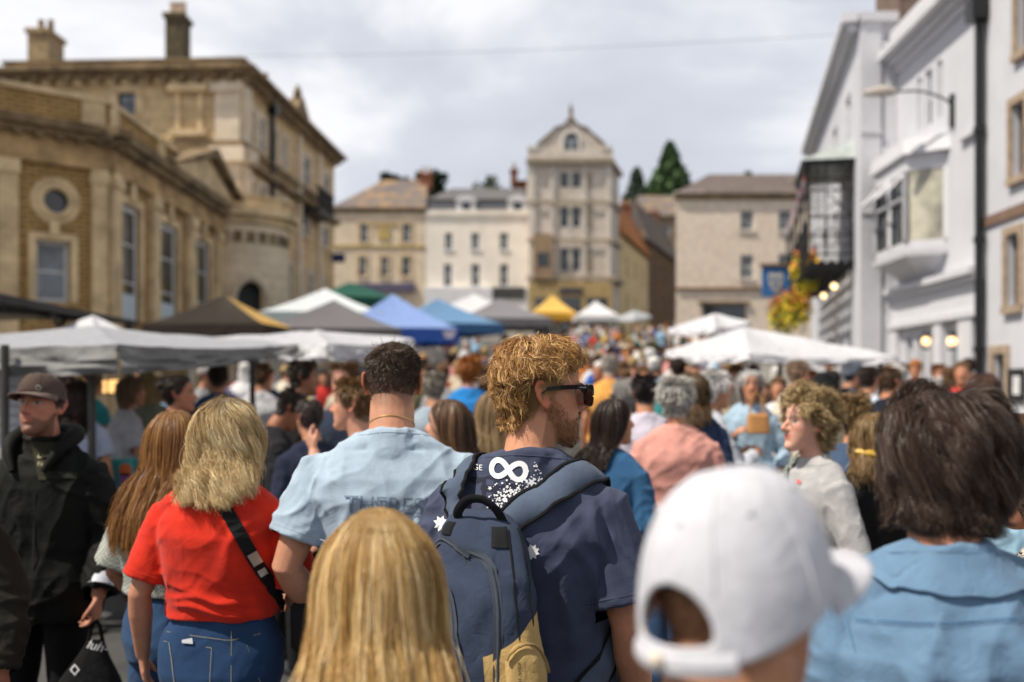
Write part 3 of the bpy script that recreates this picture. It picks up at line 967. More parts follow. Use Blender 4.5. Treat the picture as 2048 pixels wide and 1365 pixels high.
    mb.tube(ring, .12, 8); mb.build('surround', M_TRIMP, aw)
    # roof behind the gable
    mb = MB()
    mb.add([(A.x, Yt + .4, zp), (B.x, Yt + .4, zp), (A.x + am, Yt + .4, za - .5), (A.x, Yt + 12, zp), (B.x, Yt + 12, zp), (A.x + am, Yt + 12, za - .5)], [(0, 1, 2), (0, 2, 5, 3), (1, 4, 5, 2), (3, 5, 4)])
    mb.build('roof', M_SLATEG, b)
    # ochre ground floor with sign
    fascia(b, W, 1057, 1223, 566, 640, plain('ochre_shopfront', (.40, .29, .13), .8, var=.3), 'shopfront', .45)
    mb = MB(); a0, z1 = W.at(1118, 577); a1, z0 = W.at(1164, 590); W.box(mb, a0, a1, z0, z1, .453, .52); mb.build('shop_sign', plain('shop_sign_dark', (.05, .05, .06), .5), b)
    mb = MB()
    for px0, px1 in ((1070, 1108), (1120, 1160), (1172, 1212)):
        h = W.hole(px0, 597, px1, 640); W.box(mb, h[0], h[2], h[1] - 1, h[3], .453, .48)
    mb.build('shop_window', M_GLASS, b)

    # houses climbing the lane to the right
    for nm, lab, p0, p1, Ya, Yb, y0, wm, rm, yr in (
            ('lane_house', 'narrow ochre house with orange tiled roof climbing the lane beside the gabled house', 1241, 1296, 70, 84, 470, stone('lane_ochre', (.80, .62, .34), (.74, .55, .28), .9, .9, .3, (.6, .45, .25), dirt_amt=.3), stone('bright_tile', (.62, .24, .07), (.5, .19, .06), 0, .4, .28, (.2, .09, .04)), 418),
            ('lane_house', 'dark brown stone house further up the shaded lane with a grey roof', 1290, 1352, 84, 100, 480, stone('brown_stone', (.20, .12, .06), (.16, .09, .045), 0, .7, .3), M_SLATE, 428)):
        a0 = P(p0, 0, Ya); a1 = P(p1, 0, Yb); z = P(0, y0, Ya).z
        Wl = Wall((a0.x, Ya), (a1.x, Yb), (1, -1))
        hb = empty(nm, (a0.x, Ya, g(Ya)), lab, 'house')
        wz = [(Wl.L * f - .45, z - 2.6, Wl.L * f + .45, z - 1.2) for f in (.2, .5, .8)] + [(Wl.L * f - .45, z - 5.6, Wl.L * f + .45, z - 4.0) for f in (.2, .5, .8)]
        mb = MB(); Wl.facade(mb, 0, z, wz)
        q0, q1 = Wl.pt(0, 0), Wl.pt(Wl.L, 0)
        mb.quad(q0, (q0.x - 3, q0.y, 0), (q0.x - 3, q0.y, z), (q0.x, q0.y, z))
        mb.quad(q1, (q1.x - 3, q1.y, 0), (q1.x - 3, q1.y, z), (q1.x, q1.y, z))
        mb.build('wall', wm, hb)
        for h in wz: Wl.window(hb, h, M_SASH, M_GLASS, 2, 2)
        zr = P(0, yr, (Ya + Yb) / 2).z
        mb = MB(); rg0 = Vector((q0.x - 1.1, q0.y, zr)); rg1 = Vector((q1.x - 1.1, q1.y, zr))
        mb.add([Wl.pt(-.2, z, .3), Wl.pt(Wl.L + .2, z, .3), rg1, rg0, (q1.x - 2.6, q1.y, z), (q0.x - 2.6, q0.y, z)], [(0, 1, 2, 3), (2, 4, 5, 3), (0, 3, 5), (1, 4, 2)])
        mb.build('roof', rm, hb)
        cc = P((p0 + p1) / 2, 0, Yb); chimney(hb, cc.x - 1.0, Yb - 2, zr - .5, 1.0, .8, 1.5, M_BRICK, 2)
    # grey roofed house at the head of the lane
    b, W, ze = back_house('hill_house', 'grey roofed house on the hillside above the lane below the conifers', 1286, 1400, 108, 432, stone('dim_stone', (.30, .22, .15), (.25, .18, .12), 0, .8, .3),
        [(1300, 450, 1312, 468), (1330, 450, 1342, 468)], roofm=M_SLATE, y_ridge=392)
    # pale stone house on the right
    Ys = 52
    b, W, ze = back_house('stone_house', 'plain cream stone house with small sash windows above a dark shop window', 1352, 1660, Ys, 388, stone('cream_ashlar', (.80, .68, .55), (.75, .625, .495), 0, 1.0, .34, (.68, .56, .44), dirt_amt=.15, dirt=(.3, .22, .14), mort=.005),
        [(1481, 421, 1507, 461), (1557, 420, 1582, 462), (1481, 510, 1507, 558), (1557, 508, 1582, 556)], nx=2, nz=2, depth=8, roofm=stone('brown_slate', (.17, .135, .12), (.13, .105, .095), 0, .5, .28, (.07, .06, .06), dirt_amt=.2),
        y_ridge=349, hip=(2.6, .2), skew=1.6, sill=M_TRIMP, fm=M_SASH)
    mb = MB(); z = P(0, 577, Ys).z; W.box(mb, 0, W.L, z - .12, z + .04, .003, .12); mb.build('string_course', plain('brown_band', (.20, .12, .06), .9), b)
    mb = MB(); z0, z1 = P(0, 420, Ys).z, P(0, 386, Ys).z; W.box(mb, -.05, 1.5, ze - .02, ze + .12, -.3, .1); mb.build('coping', M_TRIMP, b)
    mb = MB(); h = W.hole(1404, 608, 1491, 636); W.box(mb, h[0], h[2], h[1] - 1.6, h[3], .003, .06); fr = mb.build('shop_window', plain('shop_frame_brown', (.16, .11, .07), .6), b)
    mb = MB(); W.box(mb, h[0] + .08, h[2] - .08, h[1] - 1.5, h[3] - .09, .062, .075); mb.build('pane', M_GLASS, fr)
    mb = MB(); W.box(mb, h[0] - .2, h[2] + .2, h[3] + .003, h[3] + .12, .003, .15); mb.build('lintel', M_TRIMD, fr)
back_row()

# ================================================================== right: white frontages
def right_side():
    X0 = 7.3
    fx = lambda y: X0 + .053 * y
    # nearest white house with stone framed windows
    A, B = (fx(6.0), 6.0), (fx(17.3), 17.3)
    W = Wall(A, B, (-1, 0))
    b = empty('white_house', (fx(12), 12, 0), 'white rendered house at the right edge with brown band and stone framed mullioned windows', 'building')
    wins = [W.hole(2026, 205, 2053, 352), W.hole(2016, 468, 2042, 612), W.hole(2036, -70, 2062, 100), W.hole(1990, 708, 2013, 860)]
    L2 = [(h[0] - 3.6, h[1], h[2] - 3.6, h[3]) for h in wins[:3]]
    mb = MB(); W.facade(mb, 0, 11, wins + L2, depth=.25)
    q = W.pt(W.L, 0)
    mb.build('wall', M_WHITE, b)
    for h in wins[:3] + L2:
        W.window(b, h, plain('brown_sash', (.075, .05, .035), .6), M_GLASS, 3, 4, .16, surround=M_WARMST, sw=.13, sill=M_WARMST)
    h = wins[3]
    W.window(b, h, M_SASHD, M_GLASSB, 1, 1, .12, surround=M_WARMST, sw=.14)
    mb = MB(); z1 = W.at(1972, 436)[1]; z0 = W.at(1972, 456)[1]
    W.box(mb, 0, W.L, z0, z1, .003, .05); mb.build('band', plain('brown_band2', (.20, .125, .09), .8), b)
    # notice board on the wall
    nb = empty('notice_board', W.pt(W.at(2034), 1.6, .03), 'black notice board with white paper notices on the right white wall', 'notice board')
    mb = MB(); h = W.hole(2022, 738, 2052, 802); W.box(mb, h[0], h[2], h[1], h[3], .003, .06); mb.build('board', M_IRON, nb)
    mb = MB(); h2 = W.hole(2034, 752, 2048, 790); W.box(mb, h2[0], h2[2], h2[1], h2[3], .062, .068); mb.build('notice', plain('paper', (.7, .7, .7), .8), nb)
    # drainpipe between the houses
    mb = MB(); a = W.L - .06
    mb.tube([W.pt(a, 10.6, .12), W.pt(a, 6, .12), W.pt(a, g(17) + .1, .12)], .075, 10)
    for z in (2.2, 4.1, 6.0, 8.0): mb.tube([W.pt(a, z, .12), W.pt(a, z + .1, .12)], .10, 10)
    z = W.at(1966, 30)[1]; W.box(mb, a - .16, a + .16, z - .15, z + .25, .003, .3)
    tag(mb.build('drainpipe', M_PIPE), 'black drainpipe with hopper head running down between the two white houses', 'drainpipe')

    # white pub with oriel window and shopfront
    A, B = (fx(17.3), 17.3), (fx(22.0), 22.0)
    W = Wall(A, B, (-1, 0))
    b = empty('white_inn', (fx(20), 20, g(20)), 'white inn with projecting oriel window, columned shopfront and deep eaves cornice', 'building')
    zg = W.at(1781, 147)[1]
    tri = [W.hole(1834, 172, 1843, 262), W.hole(1850, 140, 1864, 252), W.hole(1874, 112, 1884, 230)]
    za, zb = tri[1][1], tri[1][3]
    tri = [(h[0], za, h[2], zb) for h in tri]
    shop = [W.hole(1812, 672, 1826, 760), W.hole(1834, 668, 1850, 764), W.hole(1858, 664, 1872, 766), W.hole(1900, 668, 1924, 770)]
    sz1 = W.at(1840, 672)[1]
    shop = [(h[0], g(20) + (.9 if i < 3 else .15), h[2], sz1) for i, h in enumerate(shop)]
    top = [(h[0] + .03, sz1 + .22, h[2] - .03, sz1 + .62) for h in shop[:3]]
    mb = MB(); W.facade(mb, 0, zg, tri + shop + top, depth=.2); mb.build('wall', M_WHITE, b)
    for h in tri: W.window(b, h, M_WHITET, M_GLASSB, 1, 2, .10, fw=.05)
    for h in shop[:3]: W.window(b, h, M_WHITET, M_GLASS, 1, 1, .14)
    for h in top: W.window(b, h, M_WHITET, M_GLASS, 1, 1, .1, fw=.05)
    h = shop[3]
    mb = MB(); W.box(mb, h[0], h[2], h[1], h[3], -.16, -.1); mb.build('door', plain('blue_door', (.06, .11, .15), .5), b)
    mb = MB()
    W.box(mb, -.1, W.L + .1, zg, zg + .12, -.3, .22); W.box(mb, -.1, W.L + .1, zg + .122, zg + .30, -.3, .42); W.box(mb, -.1, W.L + .1, zg - .16, zg - .003, .003, .08)
    W.box(mb, -.1, W.L + .1, zg + .302, zg + .75, -.3, .16)
    mb.build('eaves_cornice', M_WHITET, b)
    zs = W.at(1900, 300)[1]
    mb = MB(); W.box(mb, 0, .95, zs, zs + .10, .003, .1); mb.build('string_course', M_WHITET, b)
    # shopfront entablature and pilasters
    mb = MB(); z = W.at(1860, 575)[1]
    W.box(mb, -.05, W.L + .05, z, z + .12, .003, .30); W.box(mb, -.05, W.L + .05, z - .11, z - .002, .003, .2); W.box(mb, 0, W.L, z - .62, z - .112, .003, .10)
    W.box(mb, -.02, W.L + .02, z - .74, z - .622, .003, .18)
    mb.build('shop_cornice', M_WHITET, b)
    for px0, px1 in ((1792, 1804), (1880, 1896), (1930, 1958)):
        mb = MB(); a0, a1 = sorted((W.at(px0), W.at(px1))); W.box(mb, a0, a1, g(20), z - .742, .003, .14)
        mb.build('pilaster', M_WHITET, b)
    # oriel
    a0, a1 = sorted((W.at(1797), W.at(1893))); zo0, zo1 = W.at(1845, 522)[1], W.at(1845, 330)[1]
    d = .62
    def op(k, z, s=1.0):
        aa = {0: a0, 1: a0 + .45, 2: a1 - .45, 3: a1}[k]
        am = (a0 + a1) / 2
        return W.pt(am + (aa - am) * s, z, (0 if k in (0, 3) else d * s))
    mb = MB()
    zw0, zw1 = zo0 + .28, zo1 - .3
    for lo, hi, s in ((zo0, zw0, 1.0), (zw1, zo1, 1.0)):
        for k in range(3): mb.quad(op(k, lo, s), op(k + 1, lo, s), op(k + 1, hi, s), op(k, hi, s))
    mb.add([op(0, zo0), op(1, zo0), op(2, zo0), op(3, zo0), W.pt((a0 + a1) / 2 - .4, zo0 - .55, 0), W.pt((a0 + a1) / 2 + .4, zo0 - .55, 0)], [(0, 4, 1), (1, 4, 5, 2), (2, 5, 3)])
    mb.add([op(0, zo1 + .3, 1.1), op(1, zo1 + .3, 1.1), op(2, zo1 + .3, 1.1), op(3, zo1 + .3, 1.1), op(0, zo1, 1.15), op(1, zo1, 1.15), op(2, zo1, 1.15), op(3, zo1, 1.15), op(0, zo1), op(1, zo1), op(2, zo1), op(3, zo1)],
           [(0, 1, 2, 3), (4, 5, 1, 0), (5, 6, 2, 1), (6, 7, 3, 2), (8, 9, 5, 4), (9, 10, 6, 5), (10, 11, 7, 6)])
    mb.add([op(0, zo0 + .08, 1.1), op(1, zo0 + .08, 1.1), op(2, zo0 + .08, 1.1), op(3, zo0 + .08, 1.1), op(0, zo0 - .02, 1.08), op(1, zo0 - .02, 1.08), op(2, zo0 - .02, 1.08), op(3, zo0 - .02, 1.08)],
           [(0, 1, 2, 3), (4, 5, 1, 0), (5, 6, 2, 1), (6, 7, 3, 2), (3, 2, 1, 0)])
    orl = mb.build('oriel', M_WHITET, b)
    for k in range(3):
        p0, p1 = op(k, zw0), op(k + 1, zw0)
        u = (p1 - p0)
        gb = MB(); H = Vector((0, 0, zw1 - zw0))
        ins = W.n.to_3d() * -.05
        gb.quad(p0 + ins, p1 + ins, p1 + H + ins, p0 + H + ins)
        gb.build('pane', glass_mat('net_curtain', (.30, .28, .22), .25) if k == 0 else M_GLASS, orl)
        fb = MB()
        parts_ = (0, .5, 1) if k == 1 else (0, 1)
        for f in parts_:
            q = p0 + u * f; fb.bar(q, q + H, .06, 4)
        if k: fb.bar(p0 + H * .62, p1 + H * .62, .045, 4)
        if k == 1:      # tilted open top lights
            for f in (.0, .5):
                q0, q1 = p0 + u * (f + .05) + H * .97, p0 + u * (f + .45) + H * .97
                o = W.n.to_3d() * .34 - H * .26
                for s_, e_ in ((q0, q1), (q0 + o, q1 + o), (q0, q0 + o), (q1, q1 + o)): fb.bar(s_, e_, .03, 4)
        fb.build('window_bar', M_WHITET, orl)
    # brown chimney behind the roof
    q = P(1845, 0, 24); chimney(b, q.x + .4, 25.2, 9.5, 1.6, 1.6, 3.2, plain('brown_chimney', (.16, .11, .09), .9, var=.3), 0)
    mb = MB(); mb.add([W.pt(0, zg + .75, -.3), W.pt(W.L, zg + .75, -.3), W.pt(W.L, zg + 2.2, -4), W.pt(0, zg + 2.2, -4)], [(0, 1, 2, 3)]); mb.build('roof', M_SLATE, b)
    # two lit wall lanterns
    for i, (px, py, dist_) in enumerate(((1873, 683, 'left'), (1926, 683, 'right'))):
        a, z = W.at(px, py)
        ln = empty('wall_lantern', W.pt(a, z, .003), ('lit wall lantern beside the shop windows of the white inn', 'lit wall lantern beside the blue door of the white inn')[i], 'lantern', 'wall lanterns on the white inn')
        mb = MB(); mb.tube([W.pt(a, z + .02, .02), W.pt(a, z + .10, .14), W.pt(a, z + .2, .2)], .02, 6); mb.tube([W.pt(a, z - .16, .2), W.pt(a, z - .12, .2)], .085, 8); mb.tube([W.pt(a, z + .13, .2), W.pt(a, z + .2, .2)], [.1, .03], 8); mb.build('bracket', M_IRON, ln)
        mb = MB(); mb.add(*ball(W.pt(a, z, .2), .085, n=12)); mb.build('lamp_glass', emit('warm_lamp', (1.0, .62, .28), 2.2), ln, smooth=True)
    # street lamp on a bracket
    a, z = W.at(1908, 200)
    sl = empty('street_lamp', W.pt(a, z, 0), 'street lamp on a long curved bracket arm fixed to the white inn', 'street lamp')
    e = P(1800, 181, 18.2)
    mb = MB(); mb.tube(catmull([W.pt(a, z - .55, .04), W.pt(a, z - .1, .06), W.pt(a, z + .05, .25), W.pt(a + .1, z + .2, .6), W.pt(a + .2, z + .22, 1.05)], 14), .022, 8)
    mb.tube([W.pt(a, z - .5, .03), W.pt(a, z + .1, .03)], .06, 8); mb.build('bracket_arm', M_IRON, sl)
    mb = MB(); mb.tube([W.pt(a + .2, z + .23, 1.0), W.pt(a + .22, z + .25, 1.25), W.pt(a + .24, z + .21, 1.6)], [(.06, .05), (.12, .07), (.05, .03)], 10); mb.build('lamp_head', plain('lamp_grey', (.45, .40, .36), .5), sl, smooth=True)

    # big white frontage with tall pilaster, set forward and turning with the street
    A, B = (7.63, 22.0), (10.4, 34.6)
    W = Wall(A, B, (-1, 0)); Wr = Wall((8.47, 22.0), (7.63, 22.0), (0, -1))
    b = empty('white_hotel', (7.7, 22.2, g(22)), 'tall white hotel front with corner pilaster and long cornice behind the iron balcony', 'building')
    zt = Wr.at(1750, 35)[1]
    hw = []
    for f in (.10, .34, .58, .82):
        for z0, z1 in ((7.0, 8.5), (4.2, 6.2)):
            hw.append((W.L * f, z0, W.L * f + 1.0, z1))
    gs = [(W.L * f, g(24) + .3, W.L * f + .9, 2.9) for f in (.08, .22, .42, .62)]
    mb = MB(); W.facade(mb, 0, zt, hw + gs, depth=.2)
    mb.build('front_wall', M_WHITE, b)
    for h in hw: W.window(b, h, M_WHITET, M_GLASSB, 2, 2, .12)
    for h in gs: W.window(b, h, M_WHITET, M_GLASS, 1, 2, .12)
    mb = MB(); Wr.facade(mb, 0, zt, []); mb.quad((8.47, 22, 0), (8.47, 24, 0), (8.47, 24, zt), (8.47, 22, zt))
    mb.build('return_wall', M_WHITE, b)
    mb = MB(); zc = Wr.at(1750, 48)[1]
    Wr.box(mb, -.0, Wr.L + .0, zc, zc + .2, .003, .2); W.box(mb, -.2, W.L, zc, zc + .2, .003, .35); W.box(mb, -.05, W.L, zc - .16, zc - .003, .003, .2)
    W.box(mb, 0, W.L, zt, zt + .1, -.4, .1); Wr.box(mb, 0, Wr.L, zt, zt + .1, -.4, .1)
    mb.build('cornice', M_WHITET, b)
    mb = MB(); Wr.box(mb, .36, Wr.L - .02, 0, zc - .003, .003, .14)
    for y in (270, 430): Wr.box(mb, .34, Wr.L - .01, Wr.at(1740, y)[1], Wr.at(1740, y)[1] + .06, .143, .17)
    mb.build('pilaster', M_WHITET, b)
    mb = MB(); Wr.box(mb, .02, .3, 0, Wr.at(1770, 95)[1], .003, .10)
    Wr.box(mb, .0, .33, Wr.at(1770, 97)[1], Wr.at(1770, 90)[1], .003, .2)
    Wr.box(mb, .0, .33, Wr.at(1770, 312)[1], Wr.at(1770, 300)[1], .105, .2)
    mb.build('pilaster', M_WHITET, b)
    q = P(1636, 0, 35.5); chimney(b, q.x + .5, 35.5, P(0, 330, 35.5).z, .8, 1.4, P(0, 215, 35.5).z - P(0, 330, 35.5).z, plain('ochre_chimney', (.36, .22, .08), .9, var=.4), 1)
    mb = MB(); mb.quad(W.pt(W.L, 0), (14, 34.6, 0), (14, 34.6, zt), W.pt(W.L, zt)); mb.quad(W.pt(0, zt - .1, -.3), W.pt(W.L, zt - .1, -.3), (14, 34.6, zt - .1), (12, 22, zt - .1)); mb.build('rear_wall', M_WHITE, b)

    # black iron balcony in two storeys of trellis with a small tent roof
    bl = empty('iron_balcony', (7.9, 25, g(25)), 'black wrought iron balcony with trellis posts and small hipped canopy on the white hotel', 'balcony')
    zf = W.at(1700, 528)[1]; zr = W.at(1700, 346)[1]
    a0, a1, dp = .45, 9.2, 1.05
    mb = MB()
    for k in range(5): W.box(mb, a0, a1, zf - .05, zf, .02 + k * .21, .12 + k * .21)
    for k in range(14): W.box(mb, a0 + .1 + k * .64, a0 + .16 + k * .64, zf - .16, zf - .052, .003, dp)
    mb.build('floor', M_IRON, bl)
    npost = 6
    for k in range(npost):
        mb = MB()
        a = a0 + .04 + (a1 - a0 - .08) * k / (npost - 1)
        for da in (0, .3):
            mb.bar(W.pt(a + da, zf, dp - .05), W.pt(a + da, zr if k < 3 else zr - .5, dp - .05), .022, 6)
        zr_ = zr if k < 3 else zr - .5
        for j in range(9):
            z = zf + (zr_ - zf) * j / 9
            mb.bar(W.pt(a, z, dp - .05), W.pt(a + .3, z + .26, dp - .05), .014, 4); mb.bar(W.pt(a + .3, z, dp - .05), W.pt(a, z + .26, dp - .05), .014, 4)
        mb.build('trellis_post', M_IRON, bl)
    mb = MB()
    mb.bar(W.pt(a0, zf, .05), W.pt(a0, zr, .05), .03, 6)
    for j in range(9):                               # lattice and scrolls of the end bay
        z = zf + 1.0 + (zr - zf - 1.0) * j / 9
        mb.bar(W.pt(a0, z, .66), W.pt(a0, z + .05, dp - .05), .014, 4)
        mb.bar(W.pt(a0, z, .70), W.pt(a0, z + .24, dp - .05), .009, 4)
        if j % 4 == 0: mb.tube([W.pt(a0, z + .15 + .12 * math.sin(t), .42 + .13 * math.cos(t)) for t in np.linspace(0, 5.2, 12)], .016, 4)
    mb.bar(W.pt(a0, zf, .62), W.pt(a0, zr, .62), .02, 6); mb.bar(W.pt(a0, zf + 1, .05), W.pt(a0, zr - .6, .62), .016, 5)
    for t0 in (.25, .55, .85): mb.tube([W.pt(a0, zf + .5 + .2 * math.sin(t), t0 * .9 + .16 * math.cos(t)) for t in np.linspace(0, 6.3, 14)], .016, 4)
    mb.build('end_brace', M_IRON, bl)
    mb = MB()
    for z in (zf + .12, zf + .55, zf + .98): mb.bar(W.pt(a0, z, dp - .05), W.pt(a1, z, dp - .05), .022, 6); mb.bar(W.pt(a0, z, .02), W.pt(a0, z, dp - .05), .022, 6)
    for k in range(34):
        a = a0 + (a1 - a0) * k / 33
        mb.bar(W.pt(a, zf + .1, dp - .05), W.pt(a, zf + .98, dp - .05), .012, 4)
        if k % 2: mb.tube([W.pt(a + .07 * math.cos(t), zf + .76 + .1 * math.sin(t), dp - .05) for t in np.linspace(0, 6.28, 9)], .012, 4)
    for k in range(8):
        o = .1 + .12 * k; mb.bar(W.pt(a0, zf + .1, o), W.pt(a0, zf + .98, o), .012, 4)
    mb.build('railing', M_IRON, bl)
    mb = MB()
    W.box(mb, a0 - .1, 3.4, zr, zr + .12, dp - .08, dp + .05); W.box(mb, a0 - .1, a0, zr, zr + .12, .003, dp - .08); W.box(mb, 3.4, a1, zr - .55, zr - .48, dp - .08, dp)
    for z in (zr - .3, zr - .55): mb.bar(W.pt(a0, z, dp - .05), W.pt(3.4, z, dp - .05), .02, 6); mb.bar(W.pt(a0, z, .02), W.pt(a0, z, dp - .05), .02, 6)
    for k in range(5):
        a = a0 + 2.9 * k / 5; mb.bar(W.pt(a, zr - .55, dp - .05), W.pt(a + .15, zr, dp - .05), .014, 4)
    mb.build('frieze_rail', M_IRON, bl)
    mb = MB(); zz = W.at(1700, 300)[1]
    mb.add([W.pt(a0 - .15, zr + .123, dp + .12), W.pt(3.4, zr + .123, dp + .12), W.pt(a0 - .15, zr + .123, 0), W.pt(3.4, zr + .123, 0), W.pt(a0 + .1, zz + .05, .0), W.pt(2.8, zz - .1, .0)],
           [(0, 1, 5, 4), (0, 4, 2), (1, 3, 5), (0, 2, 3, 1)])
    mb.build('canopy', plain('lead_canopy', (.42, .46, .44), .5), bl)
    # bunting on the balcony
    red, wht, blu = plain('flag_red', (.6, .03, .03), .7), plain('flag_white', (.7, .7, .72), .7), plain('flag_blue', (.10, .14, .35), .7)
    bt = empty('bunting', W.pt(a0, zr - .2, dp), 'string of red white and blue bunting flags along the iron balcony', 'bunting')
    mb = MB(); mb.bar(W.pt(a0, zr - .15, dp), W.pt(a1, zr - .15, dp), .006, 4); mb.build('cord', M_WHITET, bt)
    for k in range(18):
        a = a0 + .2 + k * .48; c = (red, wht, blu)[k % 3]
        mb = MB(); mb.prism([W.pt(a, zr - .15, dp + .01), W.pt(a + .3, zr - .15, dp + .01), W.pt(a + .15, zr - .52, dp + .03)], W.n.to_3d() * .006); mb.build('flag', c, bt)
    # festoon bulbs under the balcony
    for i, (px, py) in enumerate(((1668, 573), (1647, 592))):
        a, z = W.at(px, py)
        fb = empty('festoon_bulb', W.pt(a, z, .5), ('round warm festoon bulb hanging under the balcony, the higher of two', 'round warm festoon bulb hanging under the balcony, the lower of two')[i], 'light bulb', 'festoon bulbs under the balcony')
        p = P(px, py, 24 + i * 2.5)
        fb.location = p
        mb = MB(); mb.add(*ball(p, .075, n=12)); mb.build('bulb', emit('festoon', (1.0, .72, .36), 3.0), fb, smooth=True)
        mb = MB(); mb.tube([p + Vector((0, 0, .06)), p + Vector((0, 0, .16))], .03, 8); mb.bar(p + Vector((0, 0, .15)), Vector((p.x, p.y, zf - .2)), .008, 4); mb.build('lamp_holder', M_IRON, fb)
    # hanging flower baskets
    def basket(p, r, label, drop):
        fb = empty('flower_basket', p, label, 'flower basket', 'flower baskets on the hotel front')
        mb = MB(); mb.tube([p + Vector((0, 0, -.25)), p + Vector((0, 0, -.1)), p + Vector((0, 0, .02))], [.06, .2, .24], 12); mb.bar(p, p + Vector((0, 0, .6)), .012, 4); mb.build('basket', plain('basket_brown', (.06, .04, .02), .9), fb)
        rr = np.random.default_rng(int(abs(p.x * 1000)))
        for nm, cols, n, s in (('foliage', (.10, .17, .04), 130, .075), ('yellow_flowers', (.85, .62, .04), 330, .075), ('orange_flowers', (.85, .24, .06), 170, .075)):
            d = rr.normal(size=(n, 3)); d /= np.linalg.norm(d, axis=1)[:, None]
            q = d * (rr.random((n, 1)) ** .4) * r
            q[:, 2] = q[:, 2] * (1.0 if nm == 'orange_flowers' else 1.3) - drop * (rr.random(n)) + (.22 if nm == 'orange_flowers' else 0)
            a = rr.normal(size=(n, 3)); a /= np.linalg.norm(a, axis=1)[:, None]
            bb = np.cross(a, rr.normal(size=(n, 3))); bb /= np.linalg.norm(bb, axis=1)[:, None]
            V = np.stack([q - a * s, q + bb * s * .6, q + a * s, q - bb * s * .6], 1).reshape(-1, 3)
            me = mesh_np(V, [np.arange(n * 4).reshape(-1, 4)], False)
            obj_me(nm, me, plain(nm, cols, .7, var=.4, scale=20), fb)['kind'] = 'stuff'
    basket(P(1612, 540, 26), .42, 'hanging basket of orange and yellow flowers level with the balcony floor', .12)
    basket(P(1566, 618, 28), .44, 'large trailing basket of yellow flowers below the pub sign', .35)
    basket(P(1596, 606, 27), .40, 'smaller basket of yellow flowers right of the pub sign', .3)
    # pub sign
    ps = P(1551, 563, 28)
    sg = empty('pub_sign', ps, 'blue hanging pub sign with pale painted crest', 'sign')
    s = .40
    mb = MB(); mb.box(ps.x - s * .95, ps.y, ps.z - s * 1.1, ps.x + s * .95, ps.y + .06, ps.z + s * 1.05); mb.build('board', plain('sign_blue', (.04, .16, .42), .5, var=.2), sg)
    mb = MB(); mb.box(ps.x - s * 1.1, ps.y - .04, ps.z + s * 1.06, ps.x + s * 2.4, ps.y + .08, ps.z + s * 1.25); mb.build('bracket', plain('sign_bracket', (.20, .13, .05), .6), sg)
    mb = MB(); y = ps.y - .012
    sh = [(-.5, .55), (-.2, .6), (0, .5), (.2, .6), (.5, .55), (.48, -.1), (.3, -.5), (0, -.75), (-.3, -.5), (-.48, -.1)]
    mb.prism([(ps.x + x * s, y, ps.z + z * s) for x, z in sh], (0, .01, 0))
    mb.build('crest', plain('crest_pale', (.55, .52, .45), .6, var=.3, scale=18), sg)
    mb = MB(); y = ps.y - .016
    for x, z, w_, h_ in ((-.22, .15, .16, .14), (.2, .15, .16, .14), (0, -.3, .2, .18)): mb.box(ps.x + (x - w_) * s, y, ps.z + (z - h_) * s, ps.x + (x + w_) * s, y + .003, ps.z + (z + h_) * s)
    mb.build('crest_charge', plain('crest_blue', (.12, .2, .38), .6), sg)
right_side()

# blue shop sign and lamp cluster at the end of the corner house
def small_left():
    p = P(676, 517, 45)
    sg = empty('projecting_sign', p, 'dark blue projecting shop sign at the end of the corner house', 'sign')
    mb = MB(); mb.box(p.x - .28, p.y, p.z - .18, p.x + .3, p.y + .1, p.z + .18); mb.build('board', plain('navy_sign', (.015, .03, .12), .5), sg)
    mb = MB(); mb.bar((p.x - .9, p.y + .05, p.z + .2), (p.x + .3, p.y + .05, p.z + .2), .03); mb.build('bracket', M_IRON, sg)
    # overhead cable
    a, b_ = P(430, 112, 36), P(1830, 60, 24)
    pts = [a.lerp(b_, t) - Vector((0, 0, .5 * 4 * t * (1 - t) * .35)) for t in np.linspace(0, 1, 24)]
    mb = MB(); mb.tube(pts, .006, 5); tag(mb.build('overhead_cable', plain('cable', (.10, .10, .11), .7)), 'thin dark cable strung across the sky between the buildings', 'cable')
small_left()

